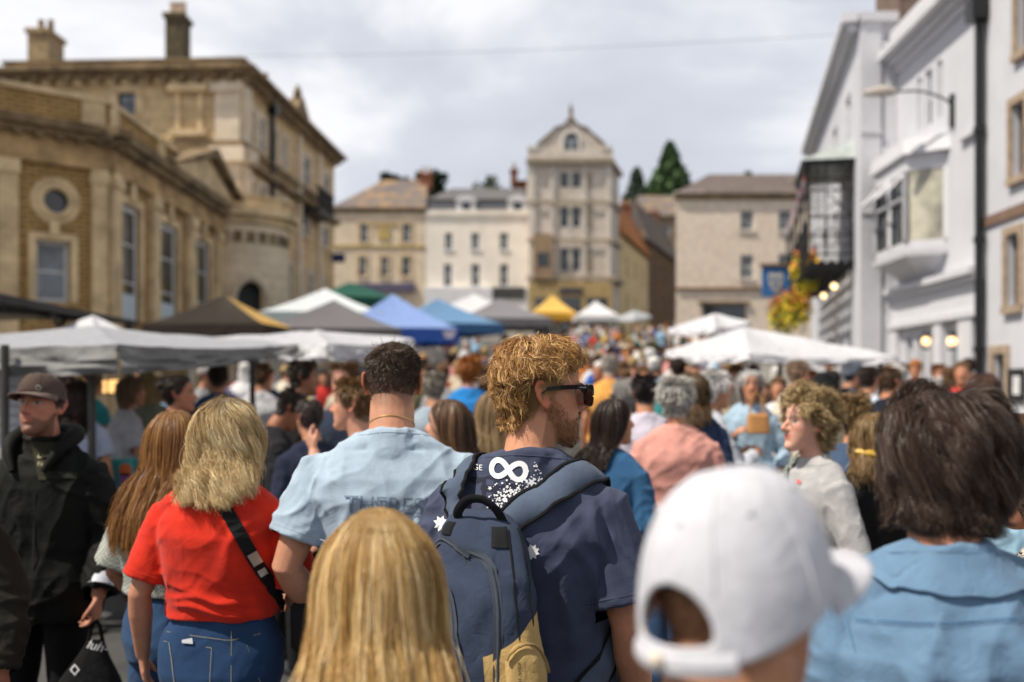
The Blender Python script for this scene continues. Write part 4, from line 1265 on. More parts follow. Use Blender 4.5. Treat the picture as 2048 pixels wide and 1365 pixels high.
# ================================================================== trees beyond the roofs
def tree(name, label, x, y, z0, h, r, kind, col, n=2600, seed=0):
    rr = np.random.default_rng(seed)
    t = empty(name, (x, y, z0), label, 'tree', 'trees beyond the roofs')
    mb = MB()
    mb.tube([(x, y, z0), (x + .1, y, z0 + h * .5), (x, y, z0 + h * .92)], [r * .10, r * .06, .03], 8)
    for k in range(9):
        a = k * 2.4; zz = z0 + h * (.3 + .06 * k)
        L = r * (.9 - .07 * k)
        mb.tube([(x, y, zz), (x + math.cos(a) * L * .6, y + math.sin(a) * L * .6, zz + .1 * L), (x + math.cos(a) * L, y + math.sin(a) * L, zz + (.05 if kind == 'c' else .4) * L)], [.09 * r * .5, .04 * r * .5, .02], 5)
    mb.build('trunk', plain('bark', (.06, .045, .03), .9), t)
    if kind == 'c':
        u = rr.random(n) ** .8
        zz = h * (.12 + .88 * u)
        tier = .75 + .25 * np.sin(zz / h * 40)
        rad = r * (1 - u) ** .9 * (.6 + .4 * tier) * np.sqrt(rr.random(n)) * rr.uniform(.7, 1.25, n) + .12
        a = rr.random(n) * 6.283
        q = np.stack([np.cos(a) * rad, np.sin(a) * rad, zz - rad * .25], 1)
    else:
        nc = 26
        cc = rr.normal(size=(nc, 3)); cc /= np.linalg.norm(cc, axis=1)[:, None]
        cc = cc * (.35 + .65 * rr.random((nc, 1))) * np.array([r, r, r * 1.15]) * .8 + np.array([0, 0, h - r * 1.05])
        ci = rr.integers(0, nc, n)
        d = rr.normal(size=(n, 3)); d /= np.linalg.norm(d, axis=1)[:, None]
        q = cc[ci] + d * (rr.random((n, 1)) ** .4) * r * .34
    s = (.10 + .10 * rr.random((n, 1))) * r ** .5 * 1.2
    a = rr.normal(size=(n, 3)); a /= np.linalg.norm(a, axis=1)[:, None]
    b_ = np.cross(a, rr.normal(size=(n, 3))); b_ /= np.linalg.norm(b_, axis=1)[:, None]
    V = np.stack([q - a * s, q + b_ * s * .7, q + a * s, q - b_ * s * .7], 1).reshape(-1, 3)
    me = mesh_np(V, [np.arange(n * 4).reshape(-1, 4)], False)
    tint = np.repeat(.65 + .7 * rr.random(n), 4)[:, None] * np.array(col)
    set_col(me, tint)
    obj_me('crown', me, attr_mat('leaves', .7, .3, trans=.2), t)
def px_tree(name, label, px, ytop, ybase, Y, wpx, kind, col, seed, n=2600):
    p0, p1 = P(px, ybase, Y), P(px, ytop, Y)
    tree(name, label, p0.x, Y, min(p0.z, g(Y)), p1.z - min(p0.z, g(Y)), wpx / F * Y / 2 * (2.7 if kind == 'c' else 1.25), kind, col, n, seed)
px_tree('conifer_tree', 'tall dark green conifer standing above the lane roofs', 1340, 288, 420, 122, 108, 'c', (.065, .115, .045), 3, 5200)
px_tree('conifer_tree', 'shorter bluish conifer left of the tall conifer', 1274, 338, 420, 126, 78, 'c', (.085, .125, .085), 4, 3200)
px_tree('broadleaf_tree', 'round dark tree behind the chimney of the ochre house', 876, 348, 420, 96, 62, 'b', (.022, .045, .02), 5)
px_tree('broadleaf_tree', 'small dark tree over the left ridge of the ochre house', 779, 344, 400, 98, 36, 'b', (.02, .04, .02), 6, 1400)
px_tree('broadleaf_tree', 'spiky dark tree over the middle ridge of the ochre house', 838, 345, 400, 100, 34, 'c', (.025, .045, .02), 7, 1400)
px_tree('broadleaf_tree', 'low dark tree between the two trees over the ochre roof', 808, 354, 400, 99, 32, 'b', (.022, .042, .02), 8, 1200)
px_tree('broadleaf_tree', 'pale distant tree left of the red chimney on the cream house', 985, 356, 420, 130, 90, 'b', (.09, .11, .07), 9, 1400)
px_tree('broadleaf_tree', 'small tree just showing over the roof of the stone house', 1497, 343, 400, 90, 34, 'b', (.06, .08, .03), 10, 900)
# ================================================================== market canopies
def tarp(col, name='tarpaulin', trans=.12, rough=.6):
    return cloth(col, rough=rough, weave=300, wr=.02, wscale=3.5, trans=trans, name=name)
M_POLE = plain('aluminium_pole', (.35, .35, .36), .4, metal=.6)
M_POLED = plain('dark_pole', (.05, .045, .04), .5)
def gazebo(px, ytop, yeave, Y, wd, yaw, col, label, col2=None, val=None, vdrop=.28, tab=False):
    p = P(px, ytop, Y); zt = p.z; ze = P(px, yeave, Y).z; zg = g(Y)
    root = empty('gazebo', (p.x, Y, zg), label, 'gazebo', 'pop up gazebos along the market', R(yaw))
    h = wd / 2
    n = 10
    def top(s, t, k):     # k-th side, s across -1..1, t from eave 0 to apex 1
        a = [(-h, -h), (h, -h), (h, h), (-h, h)]
        A, B = Vector(a[k]), Vector(a[(k + 1) % 4])
        e = A.lerp(B, (s + 1) / 2) * (1 - t)
        z = (ze - zg) + (zt - ze) * (t ** 1.18) - .10 * (1 - s * s) * (1 - t) * t * 2
        return Vector((e.x, e.y, z))
    mats = [tarp(col), tarp(col2)] if col2 else [tarp(col)]
    for grp in ([(0, 2, 3), (1,)] if col2 else [(0, 1, 2, 3)]):
        mb = MB()
        for k in grp:
            V = [top(-1 + 2 * i / n, j / 8, k) for j in range(9) for i in range(n + 1)]
            mb.add(V, [(j * (n + 1) + i, j * (n + 1) + i + 1, (j + 1) * (n + 1) + i + 1, (j + 1) * (n + 1) + i) for j in range(8) for i in range(n)])
        mb.build('canopy', mats[0] if grp[0] == 0 else mats[1], root, smooth=True, world=False)
    mb = MB()
    a = [(-h, -h), (h, -h), (h, h), (-h, h)]
    for k in range(4):
        A, B = Vector(a[k]), Vector(a[(k + 1) % 4])
        V = []
        for i in range(13):
            e = A.lerp(B, i / 12) * 1.004
            V += [Vector((e.x, e.y, ze - zg + .004)), Vector((e.x * 1.01, e.y * 1.01, ze - zg - vdrop + (.03 if i % 2 else 0)))]
        mb.add(V, [(2 * i, 2 * i + 1, 2 * i + 3, 2 * i + 2) for i in range(12)])
    mb.build('valance', tarp(val or tuple(c * .92 for c in col)), root, world=False)
    for x, y in a:
        mb = MB(); q = .97; mb.box(x * q - .02, y * q - .02, -.1, x * q + .02, y * q + .02, ze - zg - .02); mb.box(x * q - .06, y * q - .06, -.02, x * q + .06, y * q + .06, .015)
        mb.build('leg', M_POLE, root, world=False)
    if tab:
        mb = MB(); mb.prism([(h * .72, -h * 1.012, ze - zg - .05), (h * .96, -h * 1.012, ze - zg - .05), (h * .90, -h * 1.012, ze - zg - .24), (h * .78, -h * 1.012, ze - zg - .24)], (0, -.006, 0)); mb.build('emblem', plain('emblem_pale', (.55, .50, .60), .6), root, world=False)
    return root
gazebo(650, 577, 632, 25, 2.9, 8, (.66, .70, .72), 'white gazebo with a grey green edge left of the dark green one', val=(.35, .42, .42))
gazebo(699, 565, 600, 32, 2.6, 30, (.02, .11, .075), 'dark green gazebo behind the white one')
gazebo(668, 600, 664, 19, 2.55, 6, (.155, .145, .155), 'charcoal grey gazebo in front of the white one', val=(.10, .095, .10))
gazebo(785, 588, 662, 24.5, 2.85, 12, (.24, .35, .66), 'periwinkle blue gazebo with royal blue valance', val=(.025, .085, .36), vdrop=.36, tab=True)
gazebo(875, 598, 652, 28, 2.9, 20, (.14, .28, .47), 'steel blue gazebo next to the periwinkle one', val=(.05, .14, .30))
gazebo(948, 588, 632, 46, 4.2, 0, (.66, .66, .68), 'pale white gazebo behind the two blue ones')
gazebo(998, 597, 642, 33, 3.0, 10, (.235, .225, .245), 'mid grey gazebo right of the blue ones', val=(.17, .16, .17))
gazebo(1104, 590, 628, 58, 2.45, 8, (.80, .50, .12), 'bright yellow gazebo below the gabled house', val=(.66, .36, .04), vdrop=.42)
gazebo(1191, 602, 634, 56, 2.45, 0, (.72, .72, .74), 'small white gazebo right of the yellow one')
gazebo(450, 590, 655, 17, 2.0, -4, (.030, .021, .014), 'dark brown patterned gazebo with a yellow side panel', col2=(.62, .36, .05), val=(.03, .02, .015))

def canopy(name, label, pts, hems, apex, col, poles=(), cat='canopy', drop_col=None, sag=.05, seed=1, polem=None):
    """market canopy stretched over corner points; pts corner order around, hems = valance drop at each corner"""
    rng = np.random.default_rng(seed)
    A = Vector(apex)
    root = empty(name, (A.x, A.y, g(A.y)), label, cat, 'stretched market canopies')
    pts = [Vector(p) for p in pts]
    n, m = 26, 12
    V, Fc = [], []
    for k in range(len(pts)):
        p, q = pts[k], pts[(k + 1) % len(pts)]
        b = len(V)
        for j in range(m + 1):
            t = j / m
            for i in range(n + 1):
                s = i / n
                e = p.lerp(q, s) - Vector((0, 0, sag * 4 * s * (1 - s)))
                v = e.lerp(A, t) - Vector((0, 0, sag * .8 * math.sin(math.pi * t) * math.sin(math.pi * s)))
                V.append(v)
        Fc += [(b + j * (n + 1) + i, b + j * (n + 1) + i + 1, b + (j + 1) * (n + 1) + i + 1, b + (j + 1) * (n + 1) + i) for j in range(m) for i in range(n)]
    V = np.array([tuple(v) for v in V])
    V[:, 2] += pn(V * 3.1 + seed) * .03
    mb = MB(); mb.add(V, Fc)
    c = mb.build('canopy_top', tarp(col), root, smooth=True)
    mb = MB()
    for k in range(len(pts)):
        p, q = pts[k], pts[(k + 1) % len(pts)]
        h0, h1 = hems[k], hems[(k + 1) % len(pts)]
        V = []
        N_ = 40; M_ = 8
        out = Vector(((p + q) / 2 - A)[:2]).normalized()
        for j in range(M_ + 1):
            for i in range(N_ + 1):
                s = i / N_
                e = p.lerp(q, s) - Vector((0, 0, sag * 4 * s * (1 - s)))
                d = (h0 + (h1 - h0) * s) * j / M_
                near = min(s, 1 - s)
                # creases fan out from the corners
                w = .05 * math.sin((s if s < .5 else 1 - s) * 60 / (1 + 3 * j / M_)) * math.exp(-near * 5) * (j / M_) + .02 * math.sin(s * 23 + k) * j / M_
                w += float(pn(np.array([[s * 9 + k * 7, j * .45, seed]]))[0]) * .13 * j / M_
                V.append(Vector((e.x + out.x * (w + .03 * j / M_), e.y + out.y * (w + .03 * j / M_), e.z - d + .003)))
        mb.add(V, [(j * (N_ + 1) + i, j * (N_ + 1) + i + 1, (j + 1) * (N_ + 1) + i + 1, (j + 1) * (N_ + 1) + i) for j in range(M_) for i in range(N_)])
    mb.build('valance', tarp(drop_col or col, trans=.06), root, smooth=True)
    for (x, y, z) in poles:
        mb = MB(); mb.tube([(x, y, g(y)), (x, y, z)], .026, 10); mb.tube([(x, y, g(y)), (x, y, g(y) + .03)], .09, 10); mb.build('pole', polem or M_POLED, root)
    mb = MB()
    for p in pts: mb.bar(A - Vector((0, 0, .03)), p - Vector((0, 0, .03)), .014, 6)
    mb.build('rib', M_POLED, root)
    return root
T = lambda px, py, Y: tuple(P(px, py, Y))
WHITE = (.62, .62, .65)
canopy('market_canopy', 'large off white canopy at the left with crumpled front flap greyed to look shaded', [T(-330, 688, 7.0), T(235, 690, 6.2), T(596, 690, 8.3), T(40, 672, 10.0)], [.19, .185, .06, .1], T(190, 652, 8.1), (.36, .365, .395),
       [tuple(P(183, 690, 6.5)), tuple(P(10, 690, 6.4)), tuple(P(505, 690, 8.6))], drop_col=(.20, .20, .195), sag=.03, seed=3)  # flap colour darkened so it looks shaded beside the top
canopy('market_canopy', 'white canopy just behind the large left one with a drooping corner', [T(424, 675, 9.4), T(655, 688, 8.6), T(828, 678, 9.8), T(640, 662, 11.2)], [.10, .16, .09, .1], T(632, 660, 9.9), (.52, .52, .55), [tuple(P(505, 690, 9.2)), tuple(P(740, 690, 9.4))], drop_col=(.58, .58, .59), sag=.04, seed=5, polem=plain('white_pole', (.6, .6, .58), .5))
canopy('market_canopy', 'broad white canopy on the right in front of the white hotel', [T(1332, 702, 11.5), T(1500, 706, 10.2), T(1792, 712, 11.2), T(1600, 690, 14)], [.07, .09, .06, .07], T(1488, 655, 12), WHITE, [tuple(P(1560, 700, 11.0)), tuple(P(1760, 705, 11.3)), tuple(P(1350, 700, 11.6))], sag=.05, seed=7)
canopy('market_canopy', 'smaller white canopy behind the broad right one', [T(1338, 656, 17), T(1430, 656, 16), T(1500, 644, 17), T(1430, 640, 19)], [.1, .1, .1, .1], T(1428, 627, 17.4), WHITE, [tuple(P(1345, 650, 17)), tuple(P(1490, 645, 17))], sag=.05, seed=9)
canopy('market_canopy', 'small flat grey canopy at the foot of the lane', [T(1234, 636, 50), T(1270, 638, 48), T(1304, 632, 50), T(1268, 630, 52)], [.12] * 4, T(1268, 621, 50), (.42, .44, .46), [tuple(P(1268, 630, 50))], sag=.05, seed=11)
canopy('market_canopy', 'white canopy peak showing between the black awning and the large left canopy', [T(110, 662, 12), T(190, 668, 11.4), T(250, 660, 12), T(185, 655, 13)], [.08] * 4, T(186, 631, 12.2), WHITE, [tuple(P(186, 655, 12.2))], sag=.03, seed=13)
def black_awning():
    a = P(-60, 577, 10.5)
    root = empty('black_awning', (a.x, a.y, g(10.5)), 'black awning with a thick sloping front beam at the left edge', 'awning')
    q = lambda px, py, Y: Vector(T(px, py, Y))
    mb = MB()
    p0, p1 = q(-60, 577, 10.5), q(264, 643, 13.5)
    d = Vector((0, 0, .10)); o = Vector((.05, .10, 0))
    mb.hexa([p0 - d, p1 - d * .6, p1 - d * .6 + o, p0 - d + o, p0, p1, p1 + o, p0 + o])
    mb.build('front_beam', plain('black_frame', (.02, .02, .022), .5), root)
    mb = MB()
    mb.add([p0 + o, p1 + o, q(60, 640, 15.5), q(-160, 600, 13)], [(0, 1, 2, 3)])
    mb.build('roof_sheet', tarp((.03, .03, .03), trans=0), root)
    mb = MB()
    for t in (.15, .45, .75):
        s = p0.lerp(p1, t) - d; mb.tube(catmull([tuple(s), tuple(s + Vector((-.3, .8, -.1))), tuple(s + Vector((-.5, 1.6, .1)))], 10), .03, 6)
    mb.build('roof_rib', plain('black_frame', (.02, .02, .022), .5), root)
    mb = MB(); mb.add([q(-60, 624, 10.8), q(50, 627, 11.6), q(150, 618, 12.6), q(150, 628, 12.6), q(50, 640, 11.6), q(-60, 645, 10.8)], [(0, 1, 4, 5), (1, 2, 3, 4)]); mb.build('side_flap', tarp((.20, .16, .11), trans=.2), root)
    mb = MB(); mb.add([q(-60, 600, 10.7), q(215, 640, 13.2), q(215, 648, 13.2), q(60, 632, 11.8), q(-60, 622, 10.7)], [(0, 1, 2, 3, 4)]); mb.build('valance', tarp((.022, .022, .022), trans=0), root)
    for px, Y in ((-40, 10.6), (258, 13.4)):
        p = P(px, 640, Y); mb = MB(); mb.box(p.x - .03, p.y - .03, g(Y), p.x + .03, p.y + .03, p.z); mb.build('leg', plain('black_frame', (.02, .02, .022), .5), root)
black_awning()

# ------------------------------------------------------------------ stall tables and goods
def table(x, y, w, d, h, label, top, cross=True, group='stall tables'):
    r = empty('folding_table', (x, y, g(y)), label, 'table', group)
    z = g(y)
    mb = MB(); mb.box(x - w / 2, y - d / 2, z + h - .03, x + w / 2, y + d / 2, z + h); mb.build('tabletop', top, r, bevel=.006)
    for sx in (-1, 1):
        mb = MB()
        mb.bar((x + sx * w * .44, y - d * .42, z), (x + sx * w * .44, y + d * .42, z + h - .03), .014); mb.build('leg', M_POLE, r)
        mb = MB(); mb.bar((x + sx * w * .42, y + d * .42, z), (x + sx * w * .42, y - d * .42, z + h - .03), .014); mb.build('leg', M_POLE, r)
    if cross:
        mb = MB(); mb.bar((x - w * .42, y - d * .40, z + .15), (x + w * .42, y - d * .40, z + h - .08), .012); mb.build('brace', M_POLE, r)
        mb = MB(); mb.bar((x + w * .42, y - d * .37, z + .15), (x - w * .42, y - d * .37, z + h - .08), .012); mb.build('brace', M_POLE, r)
    return r
teal = plain('teal_card', (.06, .36, .36), .6, var=.15)
wood = plain('table_wood', (.20, .14, .09), .7)
grey = plain('table_grey', (.34, .34, .35), .6)
table(-2.75, 6.9, 1.3, .6, .93, 'grey folding table with crossed legs carrying the teal boxes', grey)
table(-1.35, 6.1, 1.0, .6, .86, 'wooden stall table where the youngster in navy stands', wood)
table(-2.6, 9.4, 2.4, .7, .90, 'long stall table at the back of the left canopy', wood)
def carton(x, y, z, w, d, h, label, m, dots=((0, .0, .055, (.62, .14, .03)), (0, -.4, .05, (.25, .10, .22)))):
    r = empty('gift_box', (x, y, z), label, 'box', 'teal boxes on the stall tables')
    mb = MB(); mb.box(x - w / 2, y - d / 2, z, x + w / 2, y + d / 2, z + h); mb.build('box_body', m, r, bevel=.006)
    mb = MB(); mb.box(x - w * .42, y - d * .40, z + h + .002, x + w * .42, y + d * .4, z + h + .012); mb.build('lid', m, r)
    for k, (u, v, s, c) in enumerate(dots):
        mb = MB(); zc = z + h * (.66 + v)
        if k == 0: mb.prism([(x + u + math.cos(t) * s * .8, y - d / 2 - .004, zc + math.sin(t) * s * .8) for t in np.linspace(0, 6.28, 14, endpoint=False)], (0, .003, 0))
        else: mb.box(x + u - s * .8, y - d / 2 - .004, zc - s * .8, x + u + s * .8, y - d / 2 - .001, zc + s * .9)
        mb.build('label', plain('label%d' % k, c, .7), r)
for i, (px, lab) in enumerate(((214, 'teal box with orange disc at the left end of the crossed leg table'), (252, 'teal box with orange disc second from the left on the crossed leg table'), (292, 'teal box with orange disc third from the left on the crossed leg table'), (331, 'teal box with orange disc at the right end of the table, beside the chestnut hair'))):
    p = P(px, 968, 6.75); carton(p.x, 6.8, g(6.9) + .932, .125, .12, .17, lab, teal)
p = P(560, 915, 5.85); carton(p.x, 5.95, g(6) + .862, .15, .13, .15, 'teal and yellow box on the wooden stall table', teal, ((0, 0, .05, (.55, .42, .08)), (0.02, -.4, .04, (.5, .12, .05))))
# crates of fruit beyond the bending man
def crate(x, y, z, label, col):
    r = empty('crate', (x, y, z), label, 'crate', 'produce crates')
    mb = MB()
    for k in range(3):
        zz = z + .01 + k * .06
        mb.box(x - .2, y - .15, zz, x + .2, y - .138, zz + .045); mb.box(x - .2, y + .138, zz, x + .2, y + .15, zz + .045)
        mb.box(x - .2, y - .137, zz, x - .188, y + .137, zz + .045); mb.box(x + .188, y - .137, zz, x + .2, y + .137, zz + .045)
    mb.box(x - .187, y - .137, z, x + .187, y + .137, z + .009)
    mb.build('crate_frame', plain('crate_wood', (.32, .22, .12), .8), r)
    rr = np.random.default_rng(int(abs(x) * 100)); mb = MB()
    for i in range(26):
        mb.add(*ball((x + rr.uniform(-.15, .15), y + rr.uniform(-.1, .1), z + .14 + rr.uniform(0, .07)), .037, n=8))
    o = mb.build('fruit', plain('fruit_%d' % int(col[0] * 100), col, .5, var=.3), r, smooth=True); o['kind'] = 'stuff'
table(-1.65, 8.8, 1.2, .7, .95, 'narrow stall table of fruit crates behind the bending man', wood, False)
crate(-1.9, 8.7, g(8.8) + .952, 'wooden crate of oranges on the fruit table', (.62, .22, .03))
crate(-1.42, 8.7, g(8.8) + .952, 'wooden crate of red apples on the fruit table', (.45, .05, .03))
# white price board with dark ruled lines at the left edge
p = P(30, 800, 7.3)
pb = empty('price_board', p, 'white ruled price board at the left edge behind the man in the brown cap', 'board')
mb = MB(); mb.box(p.x - .14, p.y, p.z - .35, p.x + .14, p.y + .02, p.z + .18); mb.build('board', plain('board_white', (.55, .57, .62), .6), pb)
mb = MB()
for k in range(6): mb.box(p.x - .12, p.y - .004, p.z - .26 + k * .07, p.x + .12 - .03 * (k % 3), p.y - .001, p.z - .253 + k * .07)
mb.build('ruled_lines', plain('ink', (.08, .05, .05), .8), pb)
# warm lamps at the back of the stall
for i, (px, lab) in enumerate(((200, 'square warm lit stall lamp nearest the pole under the left canopy'), (230, 'square warm lit stall lamp further right under the left canopy'), (170, 'square warm lit stall lamp partly behind the long dark hair'))):
    p = P(px, 773, 10.5)
    r = empty('stall_lamp', p, lab, 'lamp', 'warm stall lamps')
    mb = MB(); mb.box(p.x - .085, p.y, p.z - .085, p.x + .085, p.y + .08, p.z + .085); mb.build('housing', M_IRON, r, bevel=.008)
    mb = MB(); mb.box(p.x - .07, p.y - .006, p.z - .07, p.x + .07, p.y - .002, p.z + .07); mb.build('diffuser', emit('amber_lamp', (1.0, .58, .2), .9), r)
# ================================================================== people
# A person stands at the origin of its own empty and faces +Y; sizes are for a 1.78 m adult and scale with H.
HZ = np.array([-.120, -.112, -.097, -.077, -.055, -.03, 0, .03, .06, .085, .105, .117, .123])
HW = np.array([.010, .027, .040, .051, .059, .066, .071, .075, .076, .069, .052, .031, .004])
HF = np.array([.078, .087, .091, .089, .088, .087, .085, .085, .082, .069, .047, .022, .0])
HB = np.array([.052, .022, -.01, -.036, -.060, -.080, -.093, -.100, -.102, -.094, -.072, -.044, -.022])
def head_at(z, fem=False):
    hw = np.interp(z, HZ, HW); hf = np.interp(z, HZ, HF); hb = np.interp(z, HZ, HB)
    if fem:
        hw = hw * np.interp(z, [-.12, -.03, .03], [.86, .93, .97])
    return hw, (hf + hb) / 2, (hf - hb) / 2
def head_surf(phi, z, fem=False, s=1.0):
    hw, yc, hd = head_at(z, fem)
    e = .92
    sx, cx = np.sin(phi), np.cos(phi)
    return np.stack([hw * s * np.sign(sx) * np.abs(sx) ** e, yc + hd * s * np.sign(cx) * np.abs(cx) ** e, z + 0 * phi], -1)
def head_pieces(fem=False, nose=1.0, ears=True):
    out = []
    zz = np.concatenate([np.linspace(-.120, -.1, 5), np.linspace(-.095, .1, 22), np.linspace(.104, .123, 6)])
    n = 36
    phi = np.linspace(0, 2 * np.pi, n, endpoint=False)
    V = np.concatenate([head_surf(phi, np.full(n, z), fem) for z in zz])
    Fc = [(i * n + (k + 1) % n, i * n + k, (i + 1) * n + k, (i + 1) * n + (k + 1) % n) for i in range(len(zz) - 1) for k in range(n)]
    Fc += [tuple(range(n)), tuple(range((len(zz) - 1) * n, len(zz) * n))[::-1]]
    out.append((V, Fc))
    out.append(tube([(0, .078, .026), (0, .089, .008), (0, .097 + .004 * nose, -.008), (0, .103 + .008 * nose, -.021), (0, .092, -.035)], [(.008, .006), (.008, .008), (.0095, .010), (.0115, .011), (.008, .006)], 12))
    for sx in (-1, 1):
        out.append(ball((sx * .011, .093, -.026), .0085))
        if ears:
            out.append(ear(sx))
    return out
def ear(sx):
    mb = MB()
    base = Vector((sx * (.071), -.010, .002))
    back = Vector((sx * .42, -.86, .0)).normalized()      # ears stand off the skull, pointing back and out
    up = Vector((0, -.16, 1)).normalized()
    def q(a, b, o=0):
        return base + back * a + up * b + Vector((sx * o, 0, 0))
    rim = [(0.002, .006), (.004, .022), (.014, .031), (.026, .029), (.033, .017), (.032, .002), (.026, -.012), (.017, -.024), (.008, -.031), (.002, -.027), (.000, -.016)]
    mb.tube(catmull([q(a, b, .004) for a, b in rim], 26), [(.0045, .0045)] * 18 + [(.0055, .0055)] * 8, 8)
    rr = [q(a * .92, b * .92, -.001) for a, b in rim]
    cen = q(.014, .002, -.004)
    t = Vector((sx * .003, 0, 0))
    V = [p + t for p in rr] + [p - t for p in rr] + [cen + t, cen - t]
    m = len(rr); Fc = []
    for i in range(m):
        j = (i + 1) % m
        Fc += [(i, j, 2 * m), (m + j, m + i, 2 * m + 1), (i, m + i, m + j, j)]
    mb.add(V, Fc)
    mb.tube([q(.002, .010, .003), q(.014, .012, .003), q(.024, .004, .003), q(.020, -.010, .003)], .003, 6)      # inner fold
    mb.add(*ball(q(.001, -.008, .003), .0055))
    return mb.V, mb.F
def hand_pieces(wrist, dirn, palm, side, curl=.35, s=1.0):
    """palm and five bent fingers; palm = direction the palm faces, side = +1 right hand"""
    d = Vector(dirn).normalized(); pn_ = Vector(palm); pn_ = (pn_ - d * pn_.dot(d)).normalized()
    lat = d.cross(pn_) * side                      # towards the thumb
    w = Vector(wrist)
    out = [tube([w - d * .015, w + d * .02 * s, w + d * .055 * s, w + d * .088 * s], [(.021 * s, .017 * s), (.030 * s, .017 * s), (.039 * s, .0155 * s), (.038 * s, .012 * s)], 12)]
    # tube frames are arbitrary: build the palm as a small loft by hand instead
    V = []; ring = 12; sec = [(-.012, .024, .019), (.02, .032, .018), (.055, .041, .017), (.085, .041, .0135), (.094, .036, .010)]
    for a, ra, rb in sec:
        for k in range(ring):
            t = 2 * math.pi * k / ring
            V.append(w + d * a * s + lat * math.cos(t) * ra * s + pn_ * math.sin(t) * rb * s)
    Fc = [(i * ring + k, i * ring + (k + 1) % ring, (i + 1) * ring + (k + 1) % ring, (i + 1) * ring + k) for i in range(len(sec) - 1) for k in range(ring)]
    Fc += [tuple(range(ring))[::-1], tuple(range((len(sec) - 1) * ring, len(sec) * ring))]
    out = [(V, Fc)]
    for i, (o, L, r, c) in enumerate(((.030, .072, .0088, .8), (.0105, .080, .0092, 1.0), (-.010, .075, .0088, 1.1), (-.0285, .060, .0078, 1.25))):
        p = w + d * .080 * s + lat * o * s
        a = (o * 3.2)
        dd = (d + lat * a).normalized()
        pts = [p - d * .015 * s, p]
        ang = 0
        for f, k in ((.42, .9), (.32, 1.0), (.26, .7)):
            ang += curl * c * k
            v = (dd * math.cos(ang) + pn_ * math.sin(ang)).normalized()
            pts.append(pts[-1] + v * L * f * s)
        out.append(tube(pts, [r * s, r * s, r * .95 * s, r * .85 * s, r * .6 * s], 9))
    p = w + d * .018 * s + lat * .026 * s
    v1 = (d * .75 + lat * .62 + pn_ * .25).normalized(); v2 = (d * .9 + lat * .25 + pn_ * (.25 + curl * .4)).normalized()
    out.append(tube([p - v1 * .012 * s, p + v1 * .032 * s, p + v1 * .032 * s + v2 * .030 * s, p + v1 * .034 * s + v2 * .055 * s], [.013 * s, .012 * s, .0098 * s, .006 * s], 9))
    return out

def fuse(pieces, vox, it=4, fac=.5):
    """melt overlapping closed pieces into one continuous skin"""
    mb = MB()
    for p in pieces:
        mb.add(*p)
    me = bpy.data.meshes.new('fuse')
    me.from_pydata([tuple(v) for v in mb.V], [], mb.F)
    o = bpy.data.objects.new('fuse', me)
    SC.collection.objects.link(o)
    m = o.modifiers.new('r', 'REMESH'); m.mode = 'VOXEL'; m.voxel_size = vox; m.adaptivity = 0
    if it:
        m = o.modifiers.new('s', 'SMOOTH'); m.factor = fac; m.iterations = it
    dg = bpy.context.evaluated_depsgraph_get()
    me2 = bpy.data.meshes.new_from_object(o.evaluated_get(dg))
    bpy.data.objects.remove(o); bpy.data.meshes.remove(me)
    me2.polygons.foreach_set('use_smooth', np.ones(len(me2.polygons), bool))
    return me2
def co(me):
    a = np.empty(len(me.vertices) * 3, np.float32); me.vertices.foreach_get('co', a); return a.reshape(-1, 3).astype(float)
def no(me):
    a = np.empty(len(me.vertices) * 3, np.float32); me.vertex_normals.foreach_get('vector', a); return a.reshape(-1, 3).astype(float)
def setco(me, V):
    me.vertices.foreach_set('co', np.asarray(V, np.float32).ravel()); me.update()
def drop_faces(me, mask_fn):
    """open a hole: delete faces whose centre satisfies mask_fn(centres)"""
    bm = bmesh.new(); bm.from_mesh(me)
    bm.faces.ensure_lookup_table()
    cs = np.array([f.calc_center_median() for f in bm.faces])
    mk = mask_fn(cs)
    bmesh.ops.delete(bm, geom=[bm.faces[i] for i in np.nonzero(mk)[0]], context='FACES')
    bm.to_mesh(me); bm.free()
def bvh_of(me):
    V = co(me)
    return BVHTree.FromPolygons([tuple(v) for v in V], [tuple(p.vertices) for p in me.polygons])
def ridged(p, seed):
    n = pn(p + seed * 7.31)
    return np.clip(1 - np.abs(n) * 3.2, 0, 1) ** 1.5
